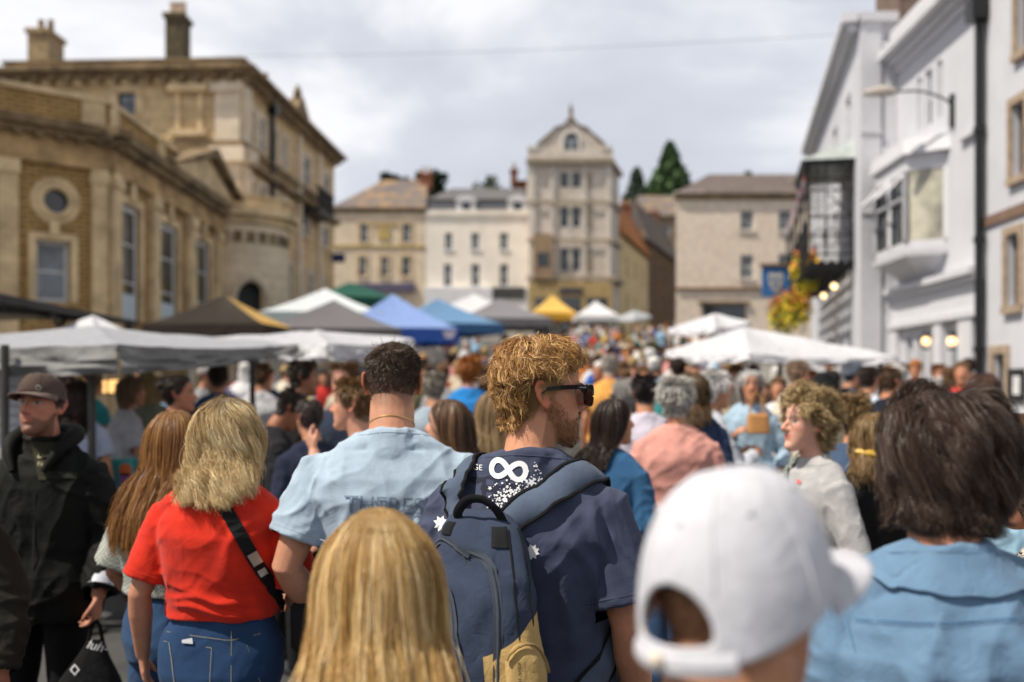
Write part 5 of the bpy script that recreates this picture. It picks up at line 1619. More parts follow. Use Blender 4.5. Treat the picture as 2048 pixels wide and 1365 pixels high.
def wrinkle(me, amp, seed, folds=(), z_hem=None, tension=1.0):
    """cloth folds pushed out along the normals: broad drape, diagonal creases, hand placed folds"""
    V, Nn = co(me), no(me)
    q = V + pn3(V * 5.5 + seed) * .07
    slv = np.clip((np.abs(V[:, 0]) - .185) / .03, 0, 1)
    d = pn(V * np.array([6, 6, 2.0]) + seed) * .9
    dt = .95 * ridged(np.stack([q[:, 0] * 8 + q[:, 2] * 3.5, q[:, 1] * 8, q[:, 2] * 2.6 - q[:, 0] * 2], 1), seed) - .25
    dt += .75 * ridged(np.stack([q[:, 0] * 9 - q[:, 2] * 8, q[:, 1] * 7, q[:, 2] * 6], 1), seed + 3) - .2
    ds = 1.3 * ridged(np.stack([q[:, 0] * 8, q[:, 1] * 6, q[:, 2] * 11 + q[:, 0] * 9 * np.sign(q[:, 0])], 1), seed + 8) + .7 * ridged(q * np.array([9, 9, 16]), seed + 9) - .5
    d += dt * (1 - slv) + ds * slv
    d += .35 * ridged(q * np.array([24, 20, 18]), seed + 11) * np.clip(pn(V * 6 + 5) * 3 + .3, 0, 1)
    if z_hem is not None:
        wgt = np.exp(-((q[:, 2] - z_hem - .06) / .09) ** 2)
        d += wgt * (1.2 * ridged(np.stack([q[:, 0] * 3, q[:, 1] * 3, q[:, 2] * 16 + q[:, 0] * 4], 1), seed + 5) - .4)
    d *= amp * tension
    for (a, b, A, w) in folds:                       # folds in the x-z plane on the back (y<0)
        a, b = np.array(a), np.array(b)
        ab = b - a
        t = np.clip(((q[:, [0, 2]] - a) @ ab) / (ab @ ab), 0, 1)
        dd = np.linalg.norm(q[:, [0, 2]] - (a + t[:, None] * ab), axis=1)
        d += A * np.exp(-(dd / w) ** 2) * np.sin(np.pi * np.clip(t * .9 + .05, 0, 1)) ** .7 * (Nn[:, 1] < .25)
    setco(me, V + Nn * d[:, None])

SKIN = (.50, .235, .135)
def rot_head(yaw=0, pitch=0, roll=0):
    return Matrix.Rotation(yaw, 4, 'Z') @ Matrix.Rotation(pitch, 4, 'X') @ Matrix.Rotation(roll, 4, 'Y')

TORSO = [(0.80, .150, .105), (.88, .172, .120), (.96, .172, .120), (1.06, .150, .104), (1.14, .150, .105), (1.24, .165, .115), (1.33, .178, .120), (1.385, .176, .112), (1.425, .150, .096), (1.46, .112, .082), (1.50, .075, .068)]
def torso(bw, loose, z0, ztop=1.47, fem=False, belly=0, sh=0, hip=0):
    out = []
    for z, rx, ry in TORSO:
        if z < z0 - .001 or z > ztop + .001: continue
        kx = np.interp(z, [.8, 1.0, 1.12, 1.25, 1.42, 1.5], [1.04 + hip, 1.02 + hip, .90 if fem else 1, .92 if fem else 1.02, .90 if fem else 1.0, 1])
        l = loose * np.interp(z, [.8, 1.3, 1.42, 1.5], [1.15, 1.0, .5, .25])
        cy = -.012 + belly * math.exp(-((z - 1.1) / .13) ** 2) * .5 - .018 * math.exp(-((z - 1.33) / .14) ** 2)
        r_y = ry + l * .8 + belly * math.exp(-((z - 1.1) / .13) ** 2) * .5
        out.append((0, cy, z, (rx + sh * math.exp(-((z - 1.4) / .12) ** 2)) * kx * bw + l, r_y, 2.4))
    return loft(out, 36)
class Person:
    pass
def make_person(name_label, loc, yaw=0, H=1.78, bw=1.0, fem=False, head=(0, 0, 0), lean=0, arms=None, vox=.006, top=None, legs=None, skin=SKIN,
                hand=None, beard=0, sh=0, group=None, brow=(.12, .07, .03), scalp=(.10, .06, .03), nose=1.0, lips=(.45, .13, .10), hip=0, fade=False, neck_w=1.0, cat='person'):
    """one person: continuous body, clothing as children.  top: dict(kind, col, ...), legs: dict(col)"""
    S = H / 1.78
    P_ = Person()
    root = empty('person', loc, name_label, cat, group, yaw)
    P_.root, P_.S = root, S
    A = {}
    sw = .168 * bw + sh * .8
    dflt = {-1: ((-.225 * bw - sh, -.035, 1.14), (-.245 * bw - sh, .04, .895)), 1: ((.225 * bw + sh, -.035, 1.14), (.245 * bw + sh, .04, .895))}
    for k in (-1, 1):
        el, wr = (arms or {}).get(k, dflt[k]) if arms else dflt[k]
        A[k] = (Vector((k * sw, -.015, 1.378)), Vector(el), Vector(wr))
    P_.arms = A
    hm = Matrix.Translation((0, .028, 1.657)) @ Matrix.Translation((0, -.02, -.10)) @ rot_head(*head) @ Matrix.Translation((0, .02, .10))
    P_.hm = hm
    # ---- body
    hp = []
    for V, Fc in head_pieces(fem, nose):
        hp.append(([hm @ Vector(v) for v in V], Fc))
    nw = neck_w * (.050 if fem else .060)
    hb = hm @ Vector((0, -.012, -.05))
    pieces = hp + [tube([(0, -.035, 1.40), (0, -.026, 1.475), (0, -.012, 1.53), hb], [(nw * 1.5, nw * 1.3), (nw * 1.12, nw * 1.12), (nw, nw), (nw * .98, nw * 1.05)], 20)]
    pieces.append(torso(bw, -.012, .80, fem=fem, sh=sh, hip=hip))
    for k in (-1, 1):
        s_, e_, w_ = A[k]
        m = 1.0 if not fem else .86
        m *= .5 + .5 * bw
        f1 = e_ + (w_ - e_) * .3
        pieces.append(tube([Vector((k * .10, -.02, 1.42)), s_, s_.lerp(e_, .35), s_.lerp(e_, .75), e_, f1, e_.lerp(w_, .7), w_],
                           [.05 * m, .058 * m, .054 * m, .046 * m, .041 * m, .044 * m, .034 * m, .026 * m], 16))
        hd = (hand or {}).get(k, {})
        d = Vector(hd.get('d', (w_ - e_).normalized() * 1.0))
        pieces += hand_pieces(w_, d, hd.get('palm', (-k, .25, 0)), k, hd.get('curl', .38), .95 if not fem else .88)
        pieces.append(tube([(k * .085 * bw, -.01, .90), (k * .09 * bw, .0, .70), (k * .095 * bw, .005, .50), (k * .1 * bw, -.015, .30), (k * .1 * bw, -.02, .07)], [.085, .074, .054, .050, .036], 16))
        pieces.append(tube([(k * .1 * bw, -.06, .045), (k * .105 * bw, .02, .045), (k * .11 * bw, .15, .03)], [(.036, .04), (.042, .042), (.036, .025)], 12))
    me = fuse([([v * S for v in map(Vector, V)], Fc) for V, Fc in pieces], vox, 3, .5)
    V = co(me)
    hmS = Matrix.Scale(S, 4) @ hm
    inv = np.array(hmS.inverted())
    hl = V @ inv[:3, :3].T + inv[:3, 3]
    # ---- face relief, in head space
    if vox < .012:
        x, y, z = hl.T
        fr = (y > .02)
        def gs(cx, cz, sx, sz): return np.exp(-((np.abs(x) - cx) / sx) ** 2 - ((z - cz) / sz) ** 2)
        dy = -.011 * gs(.031, .012, .017, .012) + .006 * gs(.031, .011, .011, .008) + .004 * gs(.03, .031, .024, .007) + .003 * gs(.048, -.015, .016, .014)
        dy += .005 * np.exp(-(x / .022) ** 2) * (np.exp(-((z + .0475) / .006) ** 2) + 1.15 * np.exp(-((z + .0605) / .007) ** 2))
        dy += -.0025 * np.exp(-(x / .026) ** 2 - ((z + .054) / .0025) ** 2) + .005 * np.exp(-(x / .018) ** 2 - ((z + .098) / .013) ** 2)
        dy -= .003 * np.exp(-(x / .02) ** 2 - ((z + .078) / .008) ** 2)
        dy = dy * fr * (np.abs(z) < .13)
        hl2 = hl.copy(); hl2[:, 1] += dy
        fw = np.array(hmS)
        near = (np.abs(z) < .14) & (np.abs(x) < .12) & (np.abs(y) < .16)
        V2 = hl2 @ fw[:3, :3].T + fw[:3, 3]
        V[near] = V2[near]
        setco(me, V)
    # ---- skin regions
    x, y, z = hl.T
    nv = len(V)
    col = np.tile(np.array(skin), (nv, 1))
    nz = pn(V * 14)[:, None]
    col *= 1 + .22 * nz
    def mixc(c, m):
        nonlocal col
        m = np.clip(m, 0, 1)[:, None]
        col = col * (1 - m) + np.array(c) * m
    inh = (np.abs(z) < .14) & (np.abs(x) < .13) & (np.abs(y) < .16)
    phi = np.abs(np.arctan2(x, y))
    # ears and cheeks are ruddier
    mixc((skin[0] * 1.02, skin[1] * .62, skin[2] * .58), .7 * inh * (np.abs(x) > .074) * (z < .045) * (z > -.045) * (np.abs(y + .015) < .05))
    mixc((skin[0], skin[1] * .72, skin[2] * .7), .6 * inh * (y > .03) * np.exp(-((np.abs(x) - .042) / .02) ** 2 - ((z + .022) / .02) ** 2))
    mixc((skin[0], skin[1] * .75, skin[2] * .7), .6 * inh * (y > .095))
    if vox < .012:
        mixc(lips, .8 * inh * (y > .06) * (np.exp(-(x / .024) ** 4 - ((z + .054) / .011) ** 4)))
        mixc((.10, .03, .025), .8 * inh * (y > .06) * np.exp(-(x / .024) ** 4 - ((z + .0535) / .0022) ** 2))
        mixc(brow, .85 * inh * (y > .05) * np.exp(-((np.abs(x) - .032) / .019) ** 4 - ((z - .031 + .12 * (np.abs(x) - .03) ** 2) / .0055) ** 2))
        mixc((.45, .42, .38), .9 * inh * (y > .05) * np.exp(-((np.abs(x) - .031) / .013) ** 4 - ((z - .011) / .006) ** 4))
        mixc((.03, .022, .018), .95 * inh * (y > .05) * np.exp(-(((np.abs(x) - .031) / .0062) ** 2 + ((z - .011) / .006) ** 2) ** 2))
        mixc((.05, .03, .02), .8 * inh * (y > .05) * np.exp(-((np.abs(x) - .031) / .015) ** 4 - ((z - .0175) / .0022) ** 2))
    line = np.interp(phi, [0, .6, 1.0, 1.3, 1.55, 1.75, 2.1, 2.6, 3.15], [.088, .082, .055, .012, -.012, .0, -.055, -.078, -.082])
    mixc(scalp, inh * np.clip((z - line) / .016 + .5, 0, 1) * (np.abs(x) < .082) * (1.0 if not fade else np.clip(.25 + (z + .08) / .13, 0, 1)))
    if beard:
        bl = np.interp(phi, [0, .35, .7, 1.0, 1.35, 1.6, 1.9], [-.036, -.040, -.052, -.050, -.02, -.02, -.16])
        bm_ = np.clip((bl - z) / .012, 0, 1) * inh * (y > -.03) * (z > -.135)
        bm_ *= 1 - np.exp(-(x / .020) ** 4 - ((z + .055) / .011) ** 4) * (y > .06)
        mixc(scalp if beard < 1.5 else brow, bm_ * .62 * min(beard, 1))
    # nails are too small to paint here; shoes are a separate colour
    mixc((.03, .03, .035), (V[:, 2] < .085 * S) * 1.0)
    set_col(me, np.clip(col, 0.002, 1))
    body = obj_me('body', me, attr_mat('skin', .55, .35, sss=.12, nscale=60, namt=.10), root)
    P_.body, P_.hmS, P_.line = body, hmS, line
    # ---- trousers
    lg = legs or dict(col=(.03, .05, .11))
    lz = lg.get('z', .99)
    lp = [loft([(0, -.012, z, rx * (bw * (.96 if fem and z > 1 else 1.03) + hip) + .012, ry + .012 + (.012 if fem and z < .95 else 0), 2.4) for z, rx, ry in TORSO if z <= lz + .01], 36)]
    for k in (-1, 1):
        lw = lg.get('w', 1.0)
        lp.append(tube([(k * .088 * bw, -.012, .92), (k * .092 * bw, -.005, .70), (k * .097 * bw, .005, .50), (k * .1 * bw, -.01, .28), (k * .1 * bw, -.015, lg.get('cuff', .06))],
                       [.098, .088 * lw, .070 * lw, .066 * lw, .060 * lw], 16))
    me = fuse([([v * S for v in map(Vector, V_)], Fc) for V_, Fc in lp], max(vox, .008), 4)
    if vox < .012:
        wrinkle(me, .0035 * S, 17)
    P_.legs = obj_me(lg.get('name', 'trousers'), me, lg.get('mat') or cloth(lg['col']), root)
    # ---- top
    t = top or dict(kind='tee', col=(.4, .4, .4))
    P_.top = build_top(P_, t, bw, fem, sh, vox, A, S, root, hip)
    return P_
def build_top(P_, t, bw, fem, sh, vox, A, S, root, hip=0):
    kind = t.get('kind', 'tee')
    ls = t.get('loose', .022)
    z0 = t.get('z0', .88)
    tp = [torso(bw, ls, z0, 1.478, fem, t.get('belly', 0), sh, hip)]
    ends = []
    for k in (-1, 1):
        s_, e_, w_ = A[k]
        m = (1.0 if not fem else .9) * (.5 + .5 * bw)
        r0 = (.066 + ls * .25) * m; sl = t.get('sleeve', .62)
        inn = Vector((k * .08, -.028, 1.41))
        if kind == 'tee':
            dn = (e_ - s_).normalized()
            side = Vector((k, 0, .0))
            en = s_.lerp(e_, sl)
            r1 = (.062 + ls * t.get('slack', .55)) * m
            mid = s_.lerp(e_, sl * .5)
            tp.append(tube([inn, s_, mid, en], [.062 * m, r0, (r0 + r1) / 2, r1], 20))
            ends.append((en, dn, r1))
        else:
            r1 = (.052 + ls * .75) * m; r2 = (.046 + ls * .7) * m; r3 = (.036 + ls * .6) * m
            en = e_.lerp(w_, t.get('cuff', .93))
            tp.append(tube([inn, s_, s_.lerp(e_, .5), e_, e_.lerp(w_, .5), en], [.062 * m, r0, (r0 + r1) / 2, r1, r2, r3], 18))
            ends.append((en, (w_ - e_).normalized(), r3))
    for k in (-1, 1):
        tp.append(tube([(k * .03, -.028, 1.485), (k * .085, -.026, 1.455), (k * .15 * bw, -.02, 1.395)], [(.052, .06), (.056, .066), (.058, .062)], 16))
    col = t.get('collar')
    if col:
        tp.append(tube([(0, -.03, 1.45), (0, -.024, 1.515), (0, -.018, 1.515 + col)], [(.09, .085), (.080, .078), (.083, .083)], 20))
    else:
        tp.append(tube([(0, -.034, 1.44), (0, -.030, 1.500), (0, -.028, 1.521)], [(.098 if not fem else .086, .09), (.080 if not fem else .068, .072), (.073 if not fem else .062, .066)], 22))
    me = fuse([([v * S for v in map(Vector, V_)], Fc) for V_, Fc in tp], vox, t.get('smooth', 9), .5)
    if vox < .012:
        wrinkle(me, t.get('wr', .006) * S, t.get('seed', 3), t.get('folds', ()), z0 * S)
        if t.get('open', True):
            V_ = [(e * S, d, r * S) for e, d, r in ends]
            def msk(c):
                m = np.zeros(len(c), bool)
                for e, d, r in V_:
                    q = c - np.array(e)
                    ax = q @ np.array(d)
                    rad = np.linalg.norm(q - ax[:, None] * np.array(d), axis=1)
                    m |= (ax > -vox * 1.2) & (ax < .03) & (rad < r * .90)
                if t.get('open_hem'):
                    pass
                return m
            drop_faces(me, msk)
    o = obj_me(t.get('name', 't_shirt' if kind == 'tee' else 'jacket'), me, t.get('mat') or cloth(t['col']), root)
    P_.ends = ends
    if vox < .0065:                                  # stitched sleeve hems and the ribbed neckband
        tr = bvh_of(me); V_ = []
        hm_ = t.get('hem_mat') or o.data.materials[0]
        def ring(cen, ax, rr, off, w):
            ax = ax.normalized(); u = ax.orthogonal().normalized(); v = ax.cross(u); pts = []
            for a in np.linspace(0, 2 * math.pi, 41):
                dr = u * math.cos(a) + v * math.sin(a); q = cen + dr * .3
                h = tr.ray_cast(q, -dr, .32)
                if h[0] is not None and (h[0] - cen).length < rr * 2.2: pts.append(h[0] + dr * off)
            if len(pts) > 30:
                mb = MB(); mb.tube(pts, w, 6); mb.build('hem_seam', hm_, o, smooth=True, world=False)
        if kind == 'tee':
            for e, d, r in ends:
                ring((e - d * .022) * S, d, r * S, -.0004, .0016)
        if not col: ring(Vector((0, -.03, 1.500)) * S, Vector((0, .25, 1)), .085 * S, -.0006, .0024)
    return o

# ------------------------------------------------------------------ hair
def scalp_roots(n, rng, fem, lo=None, zmax=.121, cover=None):
    out = []
    m = 0
    while m < n:
        phi = rng.uniform(-np.pi, np.pi, n * 2)
        z = rng.uniform(-.085, .1225, n * 2)
        hw, yc, hd = head_at(z)
        # more area per unit z near the crown
        acc = rng.random(n * 2) < np.where(z > .08, .9, .62) * np.clip((hw + .018) / .076, .2, 1)
        a = np.abs(phi)
        line = np.interp(a, [0, .5, .95, 1.25, 1.5, 1.75, 2.1, 2.6, 3.15], lo if lo is not None else [.086, .082, .060, .02, -.005, .012, -.05, -.074, -.078])
        acc &= z > line
        if cover is not None: acc &= cover(phi, z)
        out.append(np.stack([phi[acc], z[acc]], 1)); m += acc.sum()
    q = np.concatenate(out)[:n]
    return q[:, 0], q[:, 1]
def head_push(p, fem, mar):
    """keep strands outside the skull and neck (head space)"""
    z = np.clip(p[:, 2], -.119, .1229)
    hw, yc, hd = head_at(z, fem)
    hw = hw + mar; hd = hd + mar
    up = p[:, 2] > .03
    # upper skull as an ellipsoid
    ex, ey, ez = .077 + mar, .094 + mar, .094 + mar
    c = np.array([0, -.009, .030])
    q = (p - c) / np.array([ex, ey, ez]); r = np.linalg.norm(q, axis=1) + 1e-9
    inn = up & (r < 1)
    p = np.where(inn[:, None], c + (p - c) / r[:, None], p)
    r2 = np.sqrt((p[:, 0] / hw) ** 2 + ((p[:, 1] - yc) / hd) ** 2) + 1e-9
    inn = (~up) & (p[:, 2] > -.105) & (r2 < 1)
    f = np.where(inn, 1 / r2, 1)
    p = np.stack([p[:, 0] * f, yc + (p[:, 1] - yc) * f, p[:, 2]], 1)
    r3 = np.sqrt(p[:, 0] ** 2 + (p[:, 1] + .012) ** 2) + 1e-9
    nr = .058 + mar
    inn = (p[:, 2] <= -.06) & (r3 < nr) & (p[:, 1] < .03)
    f = np.where(inn, nr / r3, 1)
    return np.stack([p[:, 0] * f, -.012 + (p[:, 1] + .012) * f, p[:, 2]], 1)
def ribbons(name, P3, cols, width, mat, parent, rng, axis=(0, -.01, 0), tip=.25, flat=.5):
    """strands (n,k,3) -> thin tapering ribbons that face outwards"""
    n, k, _ = P3.shape
    T = np.gradient(P3, axis=1); T /= np.linalg.norm(T, axis=2, keepdims=True) + 1e-9
    outw = P3 - np.array(axis) * 1.0
    outw[:, :, 2] *= .35
    outw /= np.linalg.norm(outw, axis=2, keepdims=True) + 1e-9
    outw = outw + rng.normal(size=(n, 1, 3)) * flat
    Sd = np.cross(T, outw); Sd /= np.linalg.norm(Sd, axis=2, keepdims=True) + 1e-9
    w = np.interp(np.linspace(0, 1, k), [0, .15, .7, 1], [.7, 1, .9, tip])[None, :, None] * (np.asarray(width).reshape(-1, 1, 1) * rng.uniform(.7, 1.3, (n, 1, 1))) / 2
    V = np.stack([P3 - Sd * w, P3 + Sd * w], 2).reshape(-1, 3)
    b = (np.arange(n) * k * 2)[:, None] + (np.arange(k - 1) * 2)[None, :]
    Fq = np.stack([b, b + 1, b + 3, b + 2], -1).reshape(-1, 4)
    me = mesh_np(V, [Fq], True)
    set_col(me, np.repeat(cols.reshape(n * k, 3), 2, axis=0))
    return obj_me(name, me, mat, parent)
HAIRM = lambda: attr_mat('hair', .42, .35, trans=.22)
def grow(P_, st, seed=0, fem=False):
    """grow a head of hair.  st: n, len(phi,z)->m, k steps, comb(phi,z,nrm)->dir, grav, amp, freq, clump, curl, cols, width"""
    rng = np.random.default_rng(seed + 100)
    n, k = st['n'], st.get('k', 10)
    phi, z = scalp_roots(n, rng, fem, st.get('line'), cover=st.get('cover'))
    mar0 = st.get('lift', .004)
    p = head_surf(phi, z, fem, 1.0)
    hw, yc, hd = head_at(z, fem)
    nr = np.stack([p[:, 0] / hw ** 2, (p[:, 1] - yc) / hd ** 2, np.maximum(0, z - .0) * 60 + (z > .09) * 60.], 1)
    nr /= np.linalg.norm(nr, axis=1)[:, None]
    p = p + nr * .002
    L = st['len'](phi, z) * rng.uniform(.78, 1.08, n)
    d = st['comb'](phi, z, nr, p)
    d = d / (np.linalg.norm(d, axis=1)[:, None] + 1e-9)
    Hm = P_.hmS
    inv3 = np.array(Hm.inverted())[:3, :3]
    gdir = inv3 @ np.array([0, 0, -1.0]); gdir /= np.linalg.norm(gdir)
    amp, freq, grav, stiff = st.get('amp', .3), st.get('freq', 22), st.get('grav', .2), st.get('stiff', 1.0)
    layer = rng.random(n) * st.get('vol', .012)
    tree_ = st.get('bvh')
    fw = np.array(Hm); iv = np.array(Hm.inverted())
    cn = np.zeros_like(p)
    path = [p.copy()]
    for i in range(1, k):
        t = i / (k - 1)
        fl = pn3(p * freq + seed) * amp
        dd = d * stiff + gdir * grav * (.4 + 1.2 * t) + fl
        if st.get('flow'): dd = dd + st['flow'](p, t, phi, z)
        if st.get('hug'):                            # lie along the skull: most of the outward drift is taken out
            rv = p - np.array([0, -.012, .01]); rv[:, 2] = np.maximum(rv[:, 2], 0); rv /= np.linalg.norm(rv, axis=1)[:, None] + 1e-9
            ou = np.clip((dd * rv).sum(1), 0, None) * st['hug'] * np.clip((p[:, 2] + .13) / .05, 0, 1)
            dd = dd - rv * ou[:, None]
        if tree_ is not None:                        # hair resting on the shoulders slides down and back over them
            dn_ = np.minimum((dd * cn).sum(1), 0)
            touch = (np.abs(cn).sum(1) > 0)[:, None]
            dd = dd - cn * dn_[:, None] + touch * np.array([0, -.30, -.25])
            dd[:, 0] *= np.where(touch[:, 0], .45, 1)
        d = dd / (np.linalg.norm(dd, axis=1)[:, None] + 1e-9)
        p = p + d * (L / (k - 1))[:, None]
        mar = mar0 * min(1, t * 3) + layer * min(1, t * 2.5)
        pp = np.empty_like(p)
        # margin differs per strand: push in three bands
        o = np.argsort(layer)
        for ch in np.array_split(o, 6):
            pp[ch] = head_push(p[ch], fem, float(np.mean(mar[ch]) if hasattr(mar, '__len__') else mar))
        p = pp
        if tree_ is not None:
            w = p @ fw[:3, :3].T + fw[:3, 3]
            low = np.nonzero(p[:, 2] < -.07)[0]
            cn[:] = 0
            for j in low:
                q = Vector(w[j])
                l, nn, idx, ds = tree_.find_nearest(q, .12)
                if l is None: continue
                s = (q - l).dot(nn)
                m_ = .004 + layer[j] * 1.3
                if s < m_:
                    w[j] = l + nn * m_
                    cn[j] = inv3 @ np.array(nn)
            p = w @ iv[:3, :3].T + iv[:3, 3]
        path.append(p.copy())
    P3 = np.stack(path, 1)
    if k > 11:
        for _ in range(3): P3[:, 1:-1] = (P3[:, :-2] + 2 * P3[:, 1:-1] + P3[:, 2:]) / 4
    # clumping
    M = st.get('clumps', max(8, n // 24))
    ci = rng.choice(n, M, replace=False)
    root = P3[:, 0]
    near = np.empty(n, int)
    for ch in np.array_split(np.arange(n), max(1, n // 800)):
        near[ch] = ((root[ch][:, None] - root[ci][None]) ** 2).sum(2).argmin(1)
    g_ = P3[ci][near]
    tt = np.linspace(0, 1, k)[None, :, None]
    cl = st.get('clump', .6) * tt ** st.get('clump_pow', 1.0) * rng.uniform(.5, 1, (n, 1, 1))
    P3 = P3 * (1 - cl) + (g_ + (P3[:, :1] - g_[:, :1]) * .25) * cl
    if st.get('curl'):
        r, turns = st['curl']
        ph = (rng.random(M) * 6.28)[near][:, None] + rng.normal(size=(n, 1)) * .35
        fr = (rng.uniform(.75, 1.25, M))[near][:, None]
        a = ph + np.linspace(0, 1, k)[None] * turns * 6.28 * fr * (L / np.max(L))[:, None]
        T = np.gradient(P3, axis=1); T /= np.linalg.norm(T, axis=2, keepdims=True) + 1e-9
        ow = P3 - np.array([0, -.01, 0]); ow[:, :, 2] *= .3; ow /= np.linalg.norm(ow, axis=2, keepdims=True) + 1e-9
        sd = np.cross(T, ow); sd /= np.linalg.norm(sd, axis=2, keepdims=True) + 1e-9
        rmp = np.clip(np.linspace(0, 1, k) * 2.2, 0, 1)[None, :, None] * r
        P3 = P3 + rmp * (np.cos(a)[:, :, None] * sd + .8 * (np.sin(a)[:, :, None] + .6) * ow)
    fz = st.get('frizz', .0015)
    P3 = P3 + rng.normal(size=P3.shape) * fz * tt
    if st.get('stray'):
        s_ = rng.random(n) < st['stray']
        off = rng.normal(size=(n, 1, 3)) * .012 * tt
        P3 = P3 + off * s_[:, None, None]
    # colour: per-lock tone, root to tip
    cols = np.array(st['cols'])
    u = np.clip(.5 + .9 * pn(root * 60 + 3.3) + .35 * (rng.random(M)[near] - .5) + rng.normal(size=n) * st.get('cvar', .16), 0, .999) * (len(cols) - 1)
    i0 = u.astype(int); f = (u - i0)[:, None]
    c = cols[i0] * (1 - f) + cols[np.minimum(i0 + 1, len(cols) - 1)] * f
    rt = st.get('root_col')
    cc = np.repeat(c[:, None, :], k, 1)
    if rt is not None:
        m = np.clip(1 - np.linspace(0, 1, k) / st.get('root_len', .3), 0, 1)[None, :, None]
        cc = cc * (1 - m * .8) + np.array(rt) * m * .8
    tc_ = st.get('tip_col')
    if tc_ is not None:
        m = np.clip((np.linspace(0, 1, k) - .4) / .6, 0, 1)[None, :, None] * .7
        cc = cc * (1 - m) + np.array(tc_) * m
    P4 = P3 @ fw[:3, :3].T + fw[:3, 3]
    ax = tuple(Hm @ Vector((0, -.01, 0)))
    return ribbons(st.get('name', 'hair'), P4, cc, st.get('width', .0016), HAIRM(), P_.root, rng, ax, st.get('tip', .25))
# ------------------------------------------------------------------ ready-made hair styles
def down(phi, z, nr, p):
    """fall away from a crown point, along the skull"""
    t = p - np.array([0, -.02, .13])
    t = t - nr * (t * nr).sum(1)[:, None]
    return t + nr * .02
def style_long(n, length, cols, width=.0018, wave=None, amp=.12, parting=0.0, vol=.014, **k):
    def comb(phi, z, nr, p):
        t = np.stack([np.sign(p[:, 0] - parting) * .55 + (p[:, 0] - parting) * 8, -.35 + 0 * phi, -.55 + 0 * phi], 1)
        t = t - nr * (t * nr).sum(1)[:, None]
        back = np.clip((np.abs(phi) - 1.0) / .7, 0, 1)[:, None]
        return t * (1 - back) + down(phi, z, nr, p) * back * 6
    def flow(p, t, phi, z):
        # hold the hair off the face, let it hang behind the ears
        f = np.zeros_like(p)
        f[:, 1] = -np.clip(p[:, 1] + .015, 0, .1) * 6 * (np.abs(p[:, 0]) < .12)
        if length > .3: f[:, 1] -= np.clip(p[:, 1] + .125, 0, .2) * 6 * np.clip((-.005 - p[:, 2]) / .04, 0, 1)     # swept behind the shoulders
        return f
    s = dict(n=n, k=k.pop('k', 15), len=lambda phi, z: length * np.interp(z, [-.08, .02, .12], [.66, .86, 1.08]), comb=comb, flow=flow, grav=.85, stiff=.62, hug=.75, amp=amp, freq=12,
             cols=cols, width=width, vol=vol, clump=.6, clump_pow=1.1, curl=wave, clumps=max(20, n // 26), line=[.088, .082, .055, .02, -.005, .01, -.045, -.07, -.074], tip=.35, stray=.06)
    s.update(k)
    return s
def style_short(n, length, cols, width=.0012, top=None, **k):
    top = top or length
    s = dict(n=n, k=k.pop('k', 5), len=lambda phi, z: np.interp(z, [-.07, .0, .06, .11], [length * .35, length * .6, length, top]), comb=lambda phi, z, nr, p: down(phi, z, nr, p) * 6 + nr * .35,
             grav=.1, amp=.35, freq=30, cols=cols, width=width, vol=.006, clump=.45, lift=.002, stray=.05)
    s.update(k)
    return s
